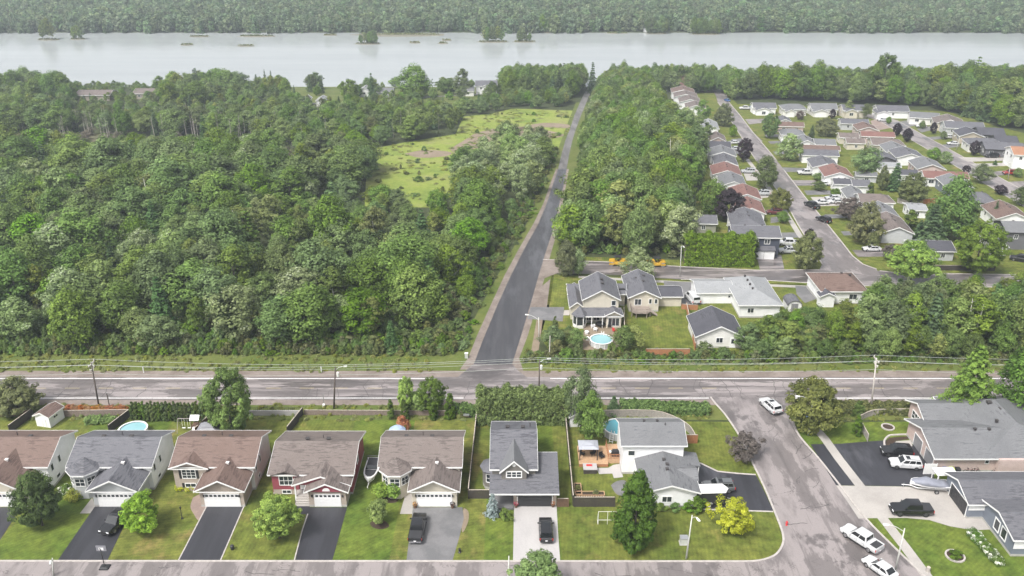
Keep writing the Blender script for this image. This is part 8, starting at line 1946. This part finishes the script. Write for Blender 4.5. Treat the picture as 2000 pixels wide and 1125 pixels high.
# shore landmarks
for px_,py_,ty,w_,kd,nm,lb in ((812,190,130,64,'maple','willow_tree','big pale rounded tree standing alone by the river'),(727,192,140,20,'spruce','spruce_tree','tall narrow twin-topped spruce by the river'),(682,196,156,36,'round','shore_tree','dark rounded tree by the river left of the tall spruce'),
 (905,186,136,34,'ash','shore_tree','tree left of the white river house'),(875,184,154,40,'round','shore_tree','low dark tree left of the white river house'),(520,176,134,12,'spruce','spruce_tree','narrow dark spruce on the left shore, first of four'),(532,176,136,12,'spruce','spruce_tree','narrow dark spruce on the left shore, second of four'),(606,180,144,16,'spruce','spruce_tree','narrow dark spruce on the left shore, third of four'),(628,182,146,16,'spruce','spruce_tree','narrow dark spruce on the left shore, fourth of four'),
 (110,190,142,46,'maple','shore_tree','tall dark tree at the left shore'),(1156,182,118,24,'spruce','spruce_tree','dark pointed tree above the gravel track'),(1898,190,106,40,'pine','pine_tree','tall layered pine rising over the right shore belt'),(1720,200,108,56,'round','shore_tree','tall dark rounded tree of the right shore belt'),(1762,200,130,14,'spruce','spruce_tree','slim dark conifer beside the tall rounded shore tree'),
 (1426,190,166,24,'bright','street_tree','small bright tree at the top end of the long street')):
    T(kd,px_,py_,ty,w_,nm,lb)
# islets and reeds in the river
def islet(label, px_, py_, w_, trees=()):
    p=Vector((at(px_,py_,0).x,0,0)); d=at(px_,py_,0)
    t=CAM_H-WATER_Z; a=PITCH+math.atan((py_-562.5)/F_PX); y=t/math.tan(a); dep=y*math.cos(PITCH)+t*math.sin(PITCH); x=(px_-1000)/F_PX*dep; r=w_*dep/F_PX/2
    o=thing('islet',label,'islet',(x,y,WATER_Z)); rs=random.Random(int(px_)); n=14
    mb=MB(); mb.loft([[(r*f*math.cos(2*math.pi*k/n)*(1+0.15*math.sin(k*2.1)),max(3.0,r*0.3)*f*math.sin(2*math.pi*k/n),z) for k in range(n)] for f,z in ((1.0,-0.5),(0.95,0.15),(0.5,0.45))]); mb.build('bank',MATS['reed_bank'],o)
    m=int(max(6,r*3)); rsn=np.random.RandomState(int(px_)); u=rsn.uniform(-0.9,0.9,m*8); u=np.sign(u)*np.abs(u)**1.5; P=np.stack([u*r,rsn.uniform(-0.3,0.3,m*8)*max(3.0,r*0.3),rsn.uniform(0.3,1.3,m*8)],1)
    link('reeds',leaf_mesh('reeds',MATS['leaf_olive'],P,rsn.normal(size=(m*8,3))+np.array([0,-1,0.4]),rsn.uniform(0.15,0.6,m*8),rsn.uniform(0.2,0.8,m*8),1.6,4),o)
    for i,(tx,h) in enumerate(trees):
        tree(rs.choice(['ash','maple','birch']),(x+tx*r,y,WATER_Z+0.3),h,h*0.5,'islet_tree',ORD[i]+' slender tree on the '+label.replace(',',''),'tree','trees on the '+label.split(',')[0])
islet('low wooded islet in mid river, left of the centre',718,86,52,((-0.5,7),(-0.25,9),(0.0,8),(0.2,9.5),(0.45,11),(0.6,8)))
islet('larger wooded islet in mid river, at the centre',963,82,62,((-0.55,9),(-0.35,11),(-0.1,12),(0.1,11.5),(0.3,12),(0.5,10)))
islet('small wooded islet in mid river, right of the centre',1025,82,46,((-0.45,9),(-0.2,11),(0.1,8),(0.4,7)))
islet('rounded wooded islet near the far shore, at the left',95,78,44,((-0.5,11),(-0.2,15),(0.1,17),(0.4,12)))
islet('little wooded islet right beside the rounded one, at the left',152,77,32,((-0.4,9),(0.1,11),(0.4,8)))
for px_,py_,w_,lb in ((390,72,40,'flat reed bank near the far shore, first from the left'),(502,71,74,'long flat reed bank near the far shore, second from the left'),(365,88,26,'tiny flat reed bank in the open river at the left'),(480,90,36,'knobbly reed bank in the open river'),(645,69,28,'flat reed bank left of the long one'),(780,68,180,'very long thin reed bank near the far shore'),(810,84,22,'small round reed bank between the islets'),(865,85,20,'small thin reed bank left of the centre islet'),(872,79,20,'thin reed streak above it'),(1205,65,44,'flat reed bank near the far shore, right of centre')):
    islet(lb,px_,py_,w_)
for px_,py_,w_,n_,lb in ((1282,66,42,6,'wooded point of the far shore, left of two'),(1378,67,60,8,'wooded point of the far shore, right of two'),(1072,64,34,4,'wooded point of the far shore near the centre')):
    islet(lb,px_,py_,w_,[(-0.8+1.6*k/(n_-1),FN.uniform(10,15)) for k in range(n_)])
# ------------------------------------------------------------------ haze over the whole valley
def build_haze():
    m = bpy.data.materials.new('haze_air'); m.use_nodes = True; N = m.node_tree.nodes; N.clear()
    o = N.new('ShaderNodeOutputMaterial'); v = N.new('ShaderNodeVolumePrincipled')
    v.inputs['Color'].default_value = (0.82,0.91,1.0,1); v.inputs['Density'].default_value = HAZE; v.inputs['Anisotropy'].default_value = 0.2
    m.node_tree.links.new(v.outputs[0], o.inputs['Volume'])
    mb = MB(); mb.box(-3200,3200,-80,2500,-32,96); mb.build('haze', m, kind='stuff')
build_haze()
